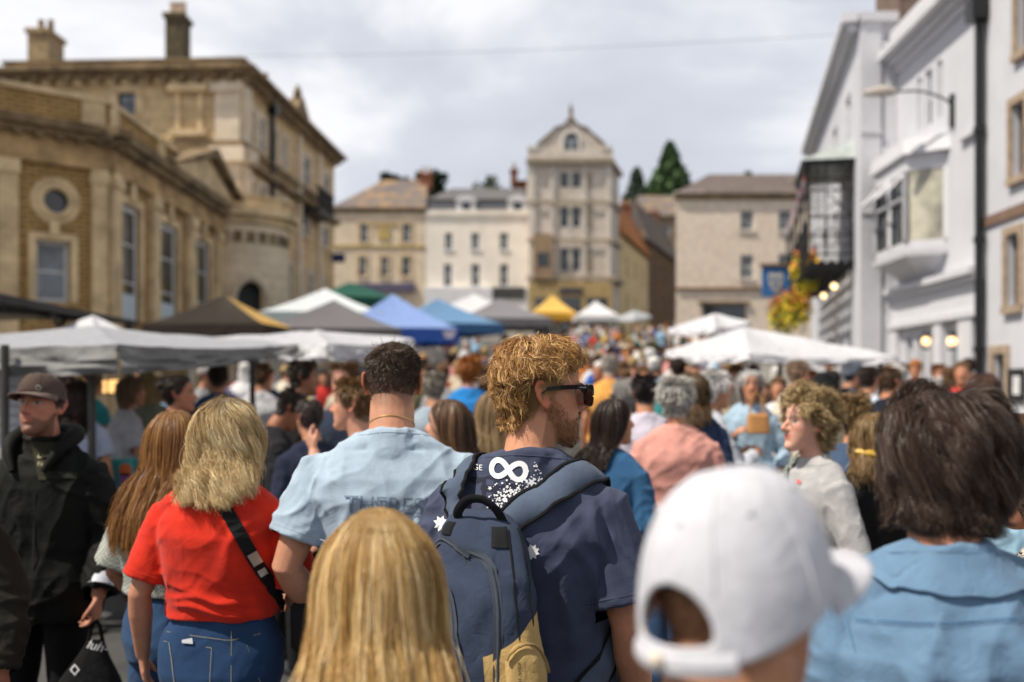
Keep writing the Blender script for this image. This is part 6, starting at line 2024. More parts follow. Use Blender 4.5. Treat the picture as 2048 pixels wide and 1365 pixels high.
# ================================================================== foreground people
DB = [(.20, .10, .03), (.36, .20, .07), (.50, .31, .12), (.62, .42, .19)]          # blond tones
def backpack_man():
    t = dict(kind='tee', col=(.055, .065, .125), mat=cloth((.052, .061, .104), name='navy_jersey', wr=.003), loose=.034, sleeve=.80, slack=.85, wr=.0065, seed=4, z0=.80,
             folds=[((.12, 1.36), (.20, 1.18), .012, .018), ((.16, 1.40), (.23, 1.25), .010, .014), ((.09, 1.30), (.15, 1.05), .010, .02), ((-.12, 1.36), (-.19, 1.2), .008, .02)])
    m = make_person('man in navy T-shirt with tousled ginger blond hair and sunglasses wearing the blue backpack', (.046, 2.37, 0), R(-16), H=1.775, bw=1.0, head=(R(-60), R(-3), R(2)),
                    arms={1: ((.238, -.03, 1.13), (.26, .03, .88)), -1: ((-.262, -.03, 1.13), (-.27, .05, .88))}, vox=.0042, top=t, sh=.012,
                    skin=(.56, .255, .145), beard=1.6, brow=(.22, .10, .035), scalp=(.24, .13, .045), nose=1.1, lips=(.42, .14, .10))
    bv = None
    def comb(phi, z, nr, p):
        a = np.abs(phi)[:, None]
        topw = np.clip((z - .070) / .035, 0, 1)[:, None]
        front = np.clip(1.5 - a, 0, 1)
        fwd = np.array([.35, .85, 0]) + nr * (.16 + .42 * front)         # top swept forward, lifted into a quiff at the brow
        side = np.stack([0 * phi, -1 + 0 * phi, .10 + 0 * phi], 1) + nr * .04
        t = down(phi, z, nr, p); t /= np.linalg.norm(t, axis=1)[:, None]
        back = t * .8 + nr * .16 + np.array([.35, 0, 0])
        w = np.clip((a - 1.7) / .5, 0, 1)
        return (side * (1 - w) + back * w) * (1 - topw) + (fwd * np.clip(2.4 - a, 0, 1) + back * np.clip(a - 1.4, 0, 1)) * topw
    def ln(phi, z):
        a = np.abs(phi)
        return np.interp(z, [-.08, -.04, .03, .08, .12], [.018, .034, .046, .066, .085]) * np.where((a < 1.95) & (z < .07), .55, 1.0)
    def flow(p, t, phi, z):
        f = np.zeros_like(p)
        fr = np.clip((p[:, 1] - .03) / .05, 0, 1) * np.clip((p[:, 2] - .06) / .04, 0, 1)
        f[:, 2] += fr * (.5 if t < .5 else -.9); f[:, 1] += fr * (-.1 if t > .6 else .1); f[:, 0] += fr * (.5 if t > .45 else 0)
        return f
    cols = [(.20, .085, .024), (.40, .20, .06), (.62, .36, .13), (.82, .56, .26)]
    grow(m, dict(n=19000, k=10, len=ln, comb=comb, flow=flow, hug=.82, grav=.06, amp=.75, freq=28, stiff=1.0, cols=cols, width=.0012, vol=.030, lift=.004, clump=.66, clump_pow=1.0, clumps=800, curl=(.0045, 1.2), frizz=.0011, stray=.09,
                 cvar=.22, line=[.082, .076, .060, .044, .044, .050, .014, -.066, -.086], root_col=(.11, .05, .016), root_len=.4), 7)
    # short beard and sideburn strands
    rng = np.random.default_rng(3)
    n = 3200
    phi = rng.uniform(-1.75, 1.75, n); z = rng.uniform(-.128, .0, n)
    bl = np.interp(np.abs(phi), [0, .35, .7, 1.0, 1.35, 1.55, 1.75], [-.036, -.040, -.052, -.048, -.012, .02, -.02])
    ok = (z < bl) & ~((np.abs(phi) < .32) & (np.abs(z + .055) < .010))
    phi, z = phi[ok], z[ok]; n = len(phi)
    p = head_surf(phi, np.maximum(z, -.119)); nr = np.stack([np.sin(phi), np.cos(phi), -.2 + 0 * phi], 1)
    d = np.stack([0 * phi, .25 + 0 * phi, -1 + 0 * phi], 1) + nr * .55 + rng.normal(size=(n, 3)) * .35
    d /= np.linalg.norm(d, axis=1)[:, None]
    L = rng.uniform(.004, .010, n)
    P3 = p[:, None, :] + nr[:, None] * .001 + d[:, None, :] * (np.linspace(0, 1, 3)[None, :, None] * L[:, None, None])
    fw = np.array(m.hmS); P3 = P3 @ fw[:3, :3].T + fw[:3, 3]
    c = np.array([(.13, .055, .02), (.26, .12, .04), (.36, .19, .08)])[rng.integers(0, 3, n)]
    ribbons('beard', P3, np.repeat(c[:, None], 3, 1), .0009, HAIRM(), m.root, rng, tuple(m.hmS @ Vector((0, 0, -.05))))
    sunglasses(m)
    return m
def sunglasses(m):
    fr = Mat('frame_black'); fr.set(Base_Color=(.012, .009, .008, 1), Roughness=.15, Specular_IOR_Level=.6)
    H = lambda x, y, z: m.hmS @ Vector((x, y, z))
    mb = MB()
    for s in (-1, 1):
        # temple arm from the hinge back over the ear
        a = [(s * .070, .093, .024), (s * .0755, .060, .024), (s * .0775, .02, .021), (s * .078, -.012, .016), (s * .077, -.030, .002)]
        for q0, q1 in zip(a, a[1:]):
            h = .0052 if q0[1] > .05 else .0042
            t = .0018
            pts = []
            for (x, y, z) in (q0, q1):
                pts += [(x - t, y, z - h), (x + t, y, z - h), (x + t, y, z + h), (x - t, y, z + h)]
            p8 = [H(*p) for p in pts]
            mb.add(p8, [(0, 1, 2, 3), (7, 6, 5, 4), (0, 4, 5, 1), (1, 5, 6, 2), (2, 6, 7, 3), (3, 7, 4, 0)])
        # lens rim
        rim = []
        for t in np.linspace(0, 2 * math.pi, 25):
            c, sn = math.cos(t), math.sin(t)
            ex = .62
            x = s * (.038 + .030 * math.copysign(abs(c) ** ex, c)); z = .006 + .0235 * math.copysign(abs(sn) ** ex, sn) - .004 * abs(c) * (sn < 0)
            y = .104 - .16 * (abs(x) - .02) ** 2 * 10 * .35
            rim.append(H(x, y, z))
        mb.tube(rim, .0036, 8)
        mb.tube([H(s * .062, .094, .026), H(s * .072, .094, .025)], .0055, 6)
    mb.tube([H(-.010, .106, .016), H(0, .109, .019), H(.010, .106, .016)], .003, 6)
    o = mb.build('sunglasses', fr.m, m.root, smooth=True, world=False)
    lm = Mat('lens_brown'); lm.set(Base_Color=(.045, .016, .008, 1), Roughness=.05, Specular_IOR_Level=.8)
    for s in (-1, 1):
        pts = []
        for t in np.linspace(0, 2 * math.pi, 24, endpoint=False):
            c, sn = math.cos(t), math.sin(t); ex = .62
            x = s * (.038 + .029 * math.copysign(abs(c) ** ex, c)); z = .006 + .0225 * math.copysign(abs(sn) ** ex, sn) - .004 * abs(c) * (sn < 0)
            pts.append(H(x, .104 - .56 * (abs(x) - .02) ** 2, z))
        lb = MB(); lb.prism(pts, m.hmS.to_3x3() @ Vector((0, .0015, 0)))
        lb.build('lens', lm.m, o, world=False)
    # maker's lettering on the right arm
    tx = text_mesh('Ray-Ban', .0050)
    V = [H(.0757 + .0026, .082 - u * 1.0, .0225 + v) for u, v in tx[0]]
    me = bpy.data.meshes.new('lettering'); me.from_pydata(V, [], tx[1])
    obj_me('lettering', me, plain('letter_white', (.7, .7, .7), .5), o)
_txc = {}
def text_mesh(s, size, shear=0):
    """lettering as flat triangles: list of (u, v) and faces"""
    cu = bpy.data.curves.new('t', 'FONT'); cu.body = s; cu.size = size; cu.shear = shear
    o = bpy.data.objects.new('t', cu); SC.collection.objects.link(o)
    dg = bpy.context.evaluated_depsgraph_get()
    me = bpy.data.meshes.new_from_object(o.evaluated_get(dg))
    bpy.data.objects.remove(o)
    bm = bmesh.new(); bm.from_mesh(me)
    bmesh.ops.triangulate(bm, faces=bm.faces)
    ll = size * .05
    for _ in range(5):
        es = [e for e in bm.edges if e.calc_length() > ll * 2]
        if not es: break
        bmesh.ops.subdivide_edges(bm, edges=es, cuts=1); bmesh.ops.triangulate(bm, faces=bm.faces)
    bm.verts.index_update()
    V = [(v.co.x, v.co.y) for v in bm.verts]; Fc = [tuple(v.index for v in f.verts) for f in bm.faces]
    bm.free()
    return V, Fc
def project(name, polys, tree_, mat, parent, off=.0016, origin_y=-1, d=(0, 1, 0)):
    """lay flat (x, z) shapes onto the back of a garment; polys: list of (V, F)"""
    V, Fc = [], []
    for pv, pf in polys:
        ids = []
        good = []
        for (x, z) in pv:
            h = tree_.ray_cast(Vector((x, origin_y, z)), Vector(d))
            if h[0] is None: good.append(False); ids.append(len(V)); V.append((x, 0, z)); continue
            n = h[1] if h[1].dot(Vector(d)) < 0 else -h[1]
            ids.append(len(V)); V.append(tuple(h[0] + n * off)); good.append(True)
        for f in pf:
            if all(good[i] for i in f): Fc.append(tuple(ids[i] for i in f))
    me = bpy.data.meshes.new(name); me.from_pydata(V, [], Fc)
    me.polygons.foreach_set('use_smooth', [True] * len(me.polygons))
    return obj_me(name, me, mat, parent)
def strip_poly(pts, w, closed=False):
    """a painted line of width w along (x, z) points"""
    p = np.array(pts, float); n = len(p)
    T = np.roll(p, -1, 0) - np.roll(p, 1, 0) if closed else np.gradient(p, axis=0)
    T /= np.linalg.norm(T, axis=1)[:, None] + 1e-9
    Nn = np.stack([-T[:, 1], T[:, 0]], 1) * (np.asarray(w).reshape(-1, 1) / 2)
    V = [tuple(q) for q in np.concatenate([p - Nn, p + Nn])]
    m = n if closed else n - 1
    return V, [(i, (i + 1) % n, n + (i + 1) % n, n + i) for i in range(m)]
def blob_poly(cx, cz, r, k=7, spike=0, rng=None, n=None):
    n = n or k
    V = [(cx, cz)]
    for i in range(n):
        a = 2 * math.pi * i / n + .3
        rr = r * (1 if not spike or i % 2 == 0 else 1 - spike) * (1 if rng is None else rng.uniform(.7, 1.25))
        V.append((cx + math.cos(a) * rr, cz + math.sin(a) * rr))
    return V, [(0, 1 + i, 1 + (i + 1) % n) for i in range(n)]

bp_man = backpack_man()

def ray_px(tree_, root, px, py):
    """where the sight line through a photo pixel meets a garment (root's own space)"""
    mi = root.matrix_basis.inverted()
    o = mi @ Vector((0, 0, CZ)); e = mi @ Vector(((px - CX) / F, 1, CZ + (HY - py) / F))
    h = tree_.ray_cast(o, (e - o).normalized())
    return h[0], h[1], o
def paint(name, polys, P_, ob, mat, off=.0015, tree_=None):
    """printed shapes given in photo pixels, laid on the garment's own surface"""
    tree_ = tree_ or bvh_of(ob.data)
    V, Fc = [], []
    for pv, pf in polys:
        ids = []; good = []
        for (x, y) in pv:
            l, n, o = ray_px(tree_, P_.root, x, y)
            ids.append(len(V)); good.append(l is not None)
            if l is None: V.append((0, 0, 0)); continue
            if n.dot(o - l) < 0: n = -n
            V.append(tuple(l + n * off))
        Fc += [tuple(ids[i] for i in f) for f in pf if all(good[i] for i in f)]
    me = bpy.data.meshes.new(name); me.from_pydata(V, [], Fc)
    me.polygons.foreach_set('use_smooth', [True] * len(me.polygons))
    return obj_me(name, me, mat, ob)
def px_text(s, x, y, size, ang=0, shear=0):
    V, Fc = text_mesh(s, size, shear)
    c, sn = math.cos(ang), math.sin(ang)
    return [(x + u * c + v * sn, y + u * sn - v * c) for u, v in V], Fc

def tee_print():
    P_ = bp_man; tr = bvh_of(P_.top.data)
    wh = plain('print_white', (.70, .70, .72), .8, var=.05)
    rng = np.random.default_rng(8)
    t = np.linspace(0, 2 * math.pi, 64, endpoint=False)
    X = np.cos(t) / (1 + np.sin(t) ** 2) * 34; Yy = np.cos(t) * np.sin(t) / (1 + np.sin(t) ** 2) * 46
    a = R(9); pts = [(1018 + x * math.cos(a) - y * math.sin(a), 941 + x * math.sin(a) + y * math.cos(a)) for x, y in zip(X, Yy)]
    paint('infinity_print', [strip_poly(pts, 11, True)], P_, P_.top, wh, .003, tr)
    paint('lettering', [px_text('AGE', 936, 940, 16, R(4)), px_text('FE', 936, 927, 12, R(4)), px_text('W', 1072, 962, 15, R(35))], P_, P_.top, wh, .003, tr)
    pl = []
    for i in range(120):
        u = rng.random(); px = 972 + u * 108 + rng.normal() * 7; py = 1012 - 78 * u ** 1.6 + rng.normal() * 9
        pl.append(blob_poly(px, py, rng.uniform(.8, 2.6), 6, rng=rng))
    for i in range(45):
        pl.append(blob_poly(1010 + rng.normal() * 12, 992 + rng.normal() * 12, rng.uniform(.8, 2.6), 6, rng=rng))
    for x, y, r in ((1063, 966, 10), (981, 978, 5), (1015, 975, 4.5), (1044, 985, 4)):
        pl.append(blob_poly(x, y, r, 10, .58, n=10))
    paint('star_print', pl, P_, P_.top, wh, .003, tr)
    sm = cloth((.022, .024, .04), name='print_dark')  # dark smears of the shirt's printed design
    pl = []
    for x0, x1, y in ((940, 1000, 958), (962, 1052, 975), (985, 1045, 990)):
        pts = [(x0 + (x1 - x0) * u, y + 3 * math.sin(u * 7)) for u in np.linspace(0, 1, 16)]
        pl.append(strip_poly(pts, 9 + 4 * np.sin(np.linspace(0, 9, 16))))
    for x in (968, 992, 1016, 1040): pl.append(strip_poly([(x, 955 + k * 6) for k in range(9)], 8))
    paint('smear_print', pl, P_, P_.top, sm, .0010, tr)
    for q in ((884, 1048, 17, 16, .35, None, 16), (1064, 1104, 16, 18, .30, None, 18)): paint('burst_print', [blob_poly(*q)], P_, P_.top, wh, .003, tr)
tee_print()

# ------------------------------------------------------------------ the backpack
def backpack():
    P_ = bp_man
    root = empty('backpack', P_.root.location, 'slate blue backpack with mustard lower panels and black piped straps on the man in navy', 'backpack', rz=P_.root.rotation_euler.z)
    tr = bvh_of(P_.top.data)
    blue = cloth((.036, .050, .084), name='pack_canvas', wr=.004, wscale=12)
    blue2 = cloth((.080, .106, .155), name='strap_canvas', wr=.002, wscale=14)
    blk = cloth((.013, .013, .015), name='black_webbing', wr=.001)
    must = cloth((.50, .335, .13), name='mustard_canvas', wr=.006, wscale=11)
    ZR = [1.395, 1.385, 1.36, 1.32, 1.24, 1.12, 1.0, .92, .875, .855, .85]
    RX = [.045, .070, .086, .098, .116, .132, .142, .146, .140, .115, .06]
    RY = [.014, .026, .036, .048, .066, .082, .090, .092, .085, .065, .03]
    def cx(z): return np.interp(z, [.85, 1.39], [-.020, -.066])
    def surf(a, z, off=0):
        z_ = -np.asarray(z)
        rx = np.interp(z_, -np.array(ZR), RX) + off; ry = np.interp(z_, -np.array(ZR), RY) + off
        c, s = math.cos(R(a)), math.sin(R(a)); e = .74
        return Vector((float(cx(z)) + rx * math.copysign(abs(c) ** e, c), -.155 - .085 * max(0, min(1, (1.42 - z) / .2)) * .35 - np.interp(z_, -np.array(ZR), RY) * .9 + ry * math.copysign(abs(s) ** e, s), z))
    zz = np.concatenate([np.linspace(1.395, 1.36, 6), np.linspace(1.35, .93, 30), np.linspace(.92, .85, 8)])
    n = 64
    V = []
    for z in zz:
        for k in range(n): V.append(surf(360 * k / n, z))
    Fc = [(i * n + k, (i + 1) * n + k, (i + 1) * n + (k + 1) % n, i * n + (k + 1) % n) for i in range(len(zz) - 1) for k in range(n)] + [tuple(range(n)), tuple(range((len(zz) - 1) * n, len(zz) * n))[::-1]]
    V = np.array(V)
    # soft dents and sag of half empty canvas
    nn = pn(V * np.array([9, 9, 5])) * .022 + pn(V * np.array([22, 22, 9]) + 3) * .008 + .009 * (ridged(V * np.array([12, 12, 9]) + pn3(V * 6) * .8, 2.0) - .3)
    cyy = -.24
    rad = V - np.stack([cx(V[:, 2]), np.full(len(V), cyy), V[:, 2]], 1)
    V = V + rad / (np.linalg.norm(rad, axis=1)[:, None] + 1e-9) * nn[:, None]
    me = bpy.data.meshes.new('pack'); me.from_pydata([tuple(v) for v in V], [], Fc); me.polygons.foreach_set('use_smooth', [True] * len(me.polygons))
    body = obj_me('pack_body', me, blue, root)
    def snap(a, z, off):
        p = surf(a, z)
        h = ptree.find_nearest(p)
        nrm = h[1]
        if nrm.dot(Vector((0, -1, 0))) < -.6 and math.sin(R(a)) < 0: nrm = -nrm
        return h[0] + nrm * off
    ptree = bvh_of(me)
    def patch(name, mat, a0, a1, ztop, zbot, off, na=22, nz=16, parent=root):
        V, Fc = [], []
        for j in range(nz + 1):
            for i in range(na + 1):
                u = i / na; a = a0 + (a1 - a0) * u
                z = zbot + (ztop(u) - zbot) * j / nz
                edge = min(1, min(u, 1 - u) * 9, (1 - j / nz) * 9)
                V.append(snap(a, z, .0015 + off * math.sqrt(max(0, edge))))
        for j in range(nz):
            for i in range(na):
                q = j * (na + 1) + i; Fc.append((q, q + 1, q + na + 2, q + na + 1))
        m2 = bpy.data.meshes.new(name); m2.from_pydata(V, [], Fc); m2.polygons.foreach_set('use_smooth', [True] * len(m2.polygons))
        return obj_me(name, m2, mat, parent)
    patch('lower_panel', must, -82, 25, lambda u: 1.115 + .10 * u - .06 * max(0, u - .7), .862, .003)
    patch('lower_panel', must, -200, -128, lambda u: 1.215 - .10 * abs(u - .3), .862, .003)
    pk = patch('side_pocket', must, -64, 2, lambda u: 1.015 + .13 * math.sin(math.pi * min(1, u * .72 + .22)) ** .6, .862, .016)
    zp = MB(); zp.tube([snap(a, 1.015 + .13 * math.sin(math.pi * min(1, (a + 64) / 66 * .72 + .22)) ** .6 - .008, .019) for a in np.linspace(-61, -2, 20)], .0035, 6)
    zp.tube([snap(-62.5, z, .017) for z in np.linspace(.88, 1.04, 10)], .003, 6)
    zp.build('pocket_zip', cloth((.33, .22, .08), name='mustard_tape'), pk, world=False, smooth=True)
    kt = bvh_of(pk.data)
    Vt, Ft = text_mesh('SILVER', .0195)
    V = []
    for u, v in Vt:                                   # runs up the pocket
        z = 1.058 + u * .98; a = -46 - v * 300
        p = snap(a, z, .03); h = kt.find_nearest(p)
        V.append(h[0] + (p - h[0]).normalized() * .0012)
    m2 = bpy.data.meshes.new('lettering'); m2.from_pydata(V, [], Ft); obj_me('lettering', m2, plain('ink_black', (.02, .02, .02), .7), pk)
    # zips with tapes
    tape = cloth((.055, .065, .085), name='zip_tape', wr=.001)
    def zipper(pts):
        q = catmull(pts, 26)
        mb = MB(); c = [snap(a, z, .003) for a, z in q]
        ts = [(c[min(i + 1, len(c) - 1)] - c[max(i - 1, 0)]).normalized() for i in range(len(c))]
        V, Fc = [], []
        for p, t, (a, z) in zip(c, ts, q):
            nrm = (p - Vector((float(cx(z)), -.2, z))).normalized(); s = t.cross(nrm).normalized()
            V += [p - s * .010, p + s * .010]
        Fc = [(2 * i, 2 * i + 1, 2 * i + 3, 2 * i + 2) for i in range(len(c) - 1)]
        mb.add(V, Fc); mb.tube(c, .0032, 6)
        mb.tube([c[0], c[0] + (c[0] - c[1]).normalized() * .012 + Vector((0, -.004, -.012)), c[0] + Vector((0, -.004, -.03))], .003, 6)
        mb.build('zip', tape, root, world=False, smooth=True)
    zipper([(-168, 1.315), (-140, 1.335), (-112, 1.325), (-92, 1.305)])
    zipper([(-92, 1.315), (-74, 1.29), (-66, 1.22), (-70, 1.10), (-76, .95)])
    zipper([(-122, 1.245), (-108, 1.235), (-98, 1.16), (-94, 1.02), (-93, .9)])
    zipper([(-175, 1.255), (-158, 1.262), (-138, 1.25)])
    zipper([(-172, 1.20), (-158, 1.205), (-142, 1.195)])
    # seams
    mb = MB()
    for a in (-40, -8): mb.tube([snap(a, z, .001) for z in np.linspace(1.36, 1.10, 18)], .0022, 5)
    mb.build('seam', blk, root, world=False, smooth=True)
    # straps
    def strap(path, wid, name='strap'):
        q = catmull(path, 40)
        pts, nrm = [], []
        for p in q:
            p = Vector(p); l, nn, i, d = tr.find_nearest(p)
            s = (p - l).dot(nn)
            if s < .006 or d < .04: p = l + nn * max(.006, min(s, .012))
            pts.append(p); nrm.append(nn)
        ps = np.array(pts)
        for _ in range(3): ps[1:-1] = (ps[:-2] + ps[1:-1] * 2 + ps[2:]) / 4
        pts = [Vector(p) for p in ps]
        V, Fc, e0, e1 = [], [], [], []
        for i, p in enumerate(pts):
            t = (pts[min(i + 1, len(pts) - 1)] - pts[max(i - 1, 0)]).normalized()
            s = t.cross(nrm[i]).normalized(); m = nrm[i]
            w = wid * (.75 + .25 * min(1, i / 6))
            for u, h in ((-1, 0), (-.6, .009), (0, .012), (.6, .009), (1, 0), (0, -.002)):
                V.append(p + s * w / 2 * u + m * h)
            e0.append(p - s * w / 2 + m * .002); e1.append(p + s * w / 2 + m * .002)
        k = 6
        for i in range(len(pts) - 1):
            for j in range(k): Fc.append((i * k + j, i * k + (j + 1) % k, (i + 1) * k + (j + 1) % k, (i + 1) * k + j))
        Fc += [tuple(range(k))[::-1], tuple(range((len(pts) - 1) * k, len(pts) * k))]
        mb = MB(); mb.add(V, Fc); o = mb.build(name, blue2, root, world=False, smooth=True)
        mb = MB(); mb.tube(e0, .0045, 6); mb.build('piping', blk, o, world=False, smooth=True)
        mb = MB(); mb.tube(e1, .0045, 6); mb.build('piping', blk, o, world=False, smooth=True)
        return o
    strap([(-.142, -.19, 1.365), (-.152, -.165, 1.41), (-.154, -.13, 1.452), (-.148, -.07, 1.485), (-.142, .0, 1.49), (-.12, .07, 1.46), (-.13, .12, 1.38), (-.15, .12, 1.24), (-.185, .02, 1.08), (-.15, -.13, .98)], .055)
    strap([(-.020, -.19, 1.365), (.022, -.175, 1.400), (.078, -.14, 1.438), (.125, -.08, 1.468), (.148, .0, 1.47), (.155, .07, 1.43), (.15, .12, 1.36), (.155, .12, 1.24), (.19, .02, 1.08), (.15, -.13, .98)], .070)
    # grab loop
    mb = MB()
    pts = catmull([(-.112, -.20, 1.372), (-.110, -.215, 1.395), (-.085, -.225, 1.422), (-.050, -.228, 1.425), (-.022, -.222, 1.405), (-.010, -.205, 1.375), (-.004, -.215, 1.345)], 24)
    mb.tube(pts, [(.011, .004)] * 24, 8)
    mb.build('grab_handle', blk, root, world=False, smooth=True)
    patch('handle_anchor', blk, -72, -42, lambda u: 1.366, 1.325, .003, 8, 5)
    patch('handle_anchor', blk, -150, -122, lambda u: 1.372, 1.345, .003, 8, 5)
backpack()

# ------------------------------------------------------------------ light blue T-shirt
def blue_man():
    t = dict(kind='tee', col=(.46, .55, .64), mat=cloth((.36, .45, .54), name='pale_blue_jersey', wr=.003), loose=.026, sleeve=.70, slack=.75, wr=.006, seed=9, z0=.84,
             folds=[((-.10, 1.36), (-.16, 1.15), .010, .018), ((.10, 1.34), (.05, 1.14), .010, .02), ((0, 1.3), (-.05, 1.12), .008, .02)])
    m = make_person('broad shouldered man with short dark hair in pale blue T-shirt seen from behind', (-.362, 3.0, 0), R(4), H=1.80, bw=1.12, sh=.028, neck_w=1.12, head=(R(-2), R(-10), R(0)), vox=.005, top=t, skin=(.52, .245, .145), scalp=(.075, .045, .03), fade=True, arms={-1: ((-.30, -.06, 1.13), (-.24, .12, .95)), 1: ((.30, -.05, 1.13), (.24, .12, .95))})
    cols = [(.035, .020, .012), (.07, .042, .025), (.11, .07, .042)]
    s = style_short(11000, .013, cols, .0013, top=.024, line=[.085, .08, .06, .02, -.01, .01, -.05, -.070, -.072], amp=.5)
    s['len'] = lambda phi, z: np.interp(z, [-.075, -.03, .03, .07, .11], [.0015, .004, .008, .014, .020])
    s['comb'] = lambda phi, z, nr, p: down(phi, z, nr, p) * np.where(z > .07, 1.5, 6)[:, None] + nr * .35 + np.array([.1, .5, 0]) * np.clip((z - .06) / .04, 0, 1)[:, None]
    s['amp'] = .2
    s['vol'] = .003; s['curl'] = None; s['clump'] = .2; s['frizz'] = .0004
    grow(m, s, 5)
    paint('lettering', [px_text('THERESE', 688, 1024, 47, R(2))], m, m.top, cloth((.17, .23, .30), name='print_greyblue'), .0045)
    # neck chain
    mb = MB(); H = m.hmS
    tr = bvh_of(m.body.data)
    ring = []
    for a in np.linspace(0, 2 * math.pi, 40):
        p = Vector((math.cos(a) * .12, -.01 + math.sin(a) * .12, 1.553 - .03 * math.sin(a)))
        h = tr.ray_cast(p, (Vector((0, -.015, p.z)) - p).normalized())
        ring.append((h[0] if h[0] is not None else p) + (p - Vector((0, -.015, p.z))).normalized() * .002)
    mb.tube(ring, .0012, 6)
    mb.build('neck_chain', plain('gold', (.75, .52, .2), .3, metal=1), m.root, world=False, smooth=True)
    return m
blue_man()

# ------------------------------------------------------------------ red T-shirt woman
def jeans_detail(m, ob, pts_lines, col=(.30, .26, .16)):
    paint('stitching', [strip_poly(p, 1.1) for p in pts_lines], m, ob, plain('stitch_thread', col, .8), .0045)
def red_woman():
    t = dict(kind='tee', col=(.62, .03, .012), mat=cloth((.60, .026, .010), name='red_jersey', wr=.0025), loose=.030, sleeve=.80, slack=.75, wr=.0055, seed=21, z0=1.04, belly=.03, name='t_shirt',
             folds=[((-.12, 1.02), (.14, 1.05), .008, .012), ((-.13, .99), (.12, 1.00), .008, .012), ((.13, 1.28), (.05, 1.10), .008, .02)])
    m = make_person('woman with wavy dark blond hair in bright red T-shirt and jeans', (-.885, 3.05, 0), R(-6), H=1.635, bw=1.08, fem=True, head=(R(6), R(-6), R(2)), vox=.005, top=t, sh=.0, hip=.012,
                    legs=dict(col=(.02, .05, .13), w=1.05, name='jeans', mat=cloth((.020, .052, .125), name='denim', wr=.002), z=1.14), skin=(.50, .235, .14),
                    arms={-1: ((-.262, -.06, 1.13), (-.285, .01, .905)), 1: ((.25, .04, 1.12), (.15, .24, 1.05))},
                    hand={-1: dict(d=(.10, .12, -1), palm=(.9, .3, 0), curl=.32), 1: {}})
    bv = bvh_of(m.top.data)
    cols = [(.26, .16, .06), (.54, .38, .17), (.78, .60, .33), (.92, .78, .50)]
    s = style_long(16000, .335, cols, .0011, wave=(.024, 2.2), amp=.5, vol=.024, clumps=210, root_col=(.10, .06, .028), root_len=.22, frizz=.0007, stray=.10, clump=.84)
    s['bvh'] = bv
    grow(m, s, 31, True)
    ob = m.legs
    jeans_detail(m, ob, [[(336, 1264), (390, 1272), (450, 1280), (462, 1281)], [(462, 1281), (520, 1268), (566, 1247)], [(340, 1285), (345, 1320), (350, 1365)], [(330, 1283), (424, 1296)], [(424, 1296), (420, 1365)],
                         [(493, 1290), (568, 1262)], [(493, 1290), (520, 1365)], [(463, 1262), (463, 1365)]])
    paint('phone', [([(366, 1280), (386, 1276), (388, 1288), (366, 1286)], [(0, 1, 2, 3)])], m, ob, plain('phone_white', (.6, .62, .65), .4), .006)
    # cross-body bag strap: a thing of its own
    root = empty('shoulder_bag', m.root.location, 'black webbing bag strap with pale buckle across the red T-shirt', 'bag', rz=m.root.rotation_euler.z)
    tr = bv
    pl = [(408, 938), (424, 968), (447, 1010), (470, 1052), (495, 1096), (515, 1130), (540, 1168), (560, 1205), (572, 1240)]
    pts, nr = [], []
    for x, y in catmull([(a, b, 0) for a, b in pl], 36)[:, :2]:
        l, n, o = ray_px(tr, m.root, x, y)
        if l is None: continue
        if n.dot(o - l) < 0: n = -n
        pts.append(l + n * .004); nr.append(n)
    pts = [Vector((-.10, .10, 1.36)), Vector((-.09, .06, 1.42)), Vector((-.075, .0, pts[0].z + .01))] + pts; nr = [Vector((0, 1, .5)), Vector((0, .6, 1)), Vector((0, 0, 1))] + nr
    V = []
    for i, p in enumerate(pts):
        t_ = (pts[min(i + 1, len(pts) - 1)] - pts[max(0, i - 1)]).normalized(); s_ = t_.cross(nr[i]).normalized()
        for u, h in ((-1, 0), (1, 0), (1, .003), (-1, .003)): V.append(p + s_ * .019 * u + nr[i] * h)
    Fc = [(4 * i + j, 4 * i + (j + 1) % 4, 4 * i + 4 + (j + 1) % 4, 4 * i + 4 + j) for i in range(len(pts) - 1) for j in range(4)] + [(3, 2, 1, 0), tuple(range(4 * len(pts) - 4, 4 * len(pts)))]
    mb = MB(); mb.add(V, Fc); sp = mb.build('strap', cloth((.012, .012, .013), name='black_strap'), root, world=False)
    class Q: pass
    q = Q(); q.root = m.root
    st = bvh_of(sp.data)
    def bit(name, cx_, cy_, L, w, mat, off):
        ux, uy = .50, .866
        pv = [(cx_ + ux * (i / 8 - .5) * L - uy * (j / 6 - .5) * w, cy_ + uy * (i / 8 - .5) * L + ux * (j / 6 - .5) * w) for i in range(9) for j in range(7)]
        o = paint(name, [(pv, [(i * 7 + j, i * 7 + j + 1, i * 7 + j + 8, i * 7 + j + 7) for i in range(8) for j in range(6)])], q, sp, mat, off, st)
        return o
    bit('strap_end', 428, 990, 62, 24, plain('pale_webbing', (.52, .47, .40), .9), .003)
    bit('buckle', 511, 1116, 26, 26, plain('steel', (.60, .56, .50), .35, metal=.6), .006)
    bit('buckle', 520, 1146, 14, 26, plain('steel', (.60, .56, .50), .35, metal=.6), .006)
    mb = MB()                                          # the small bag itself hangs at her right hip
    mb.add(*loft([(.26, .06, .86, .03, .08, 4), (.26, .06, .88, .045, .10, 4), (.255, .06, 1.0, .042, .10, 4), (.25, .06, 1.02, .02, .09, 4)], 20))
    mb.build('bag_body', cloth((.012, .012, .013), name='black_strap'), root, world=False, smooth=True)
    return m
red_woman()

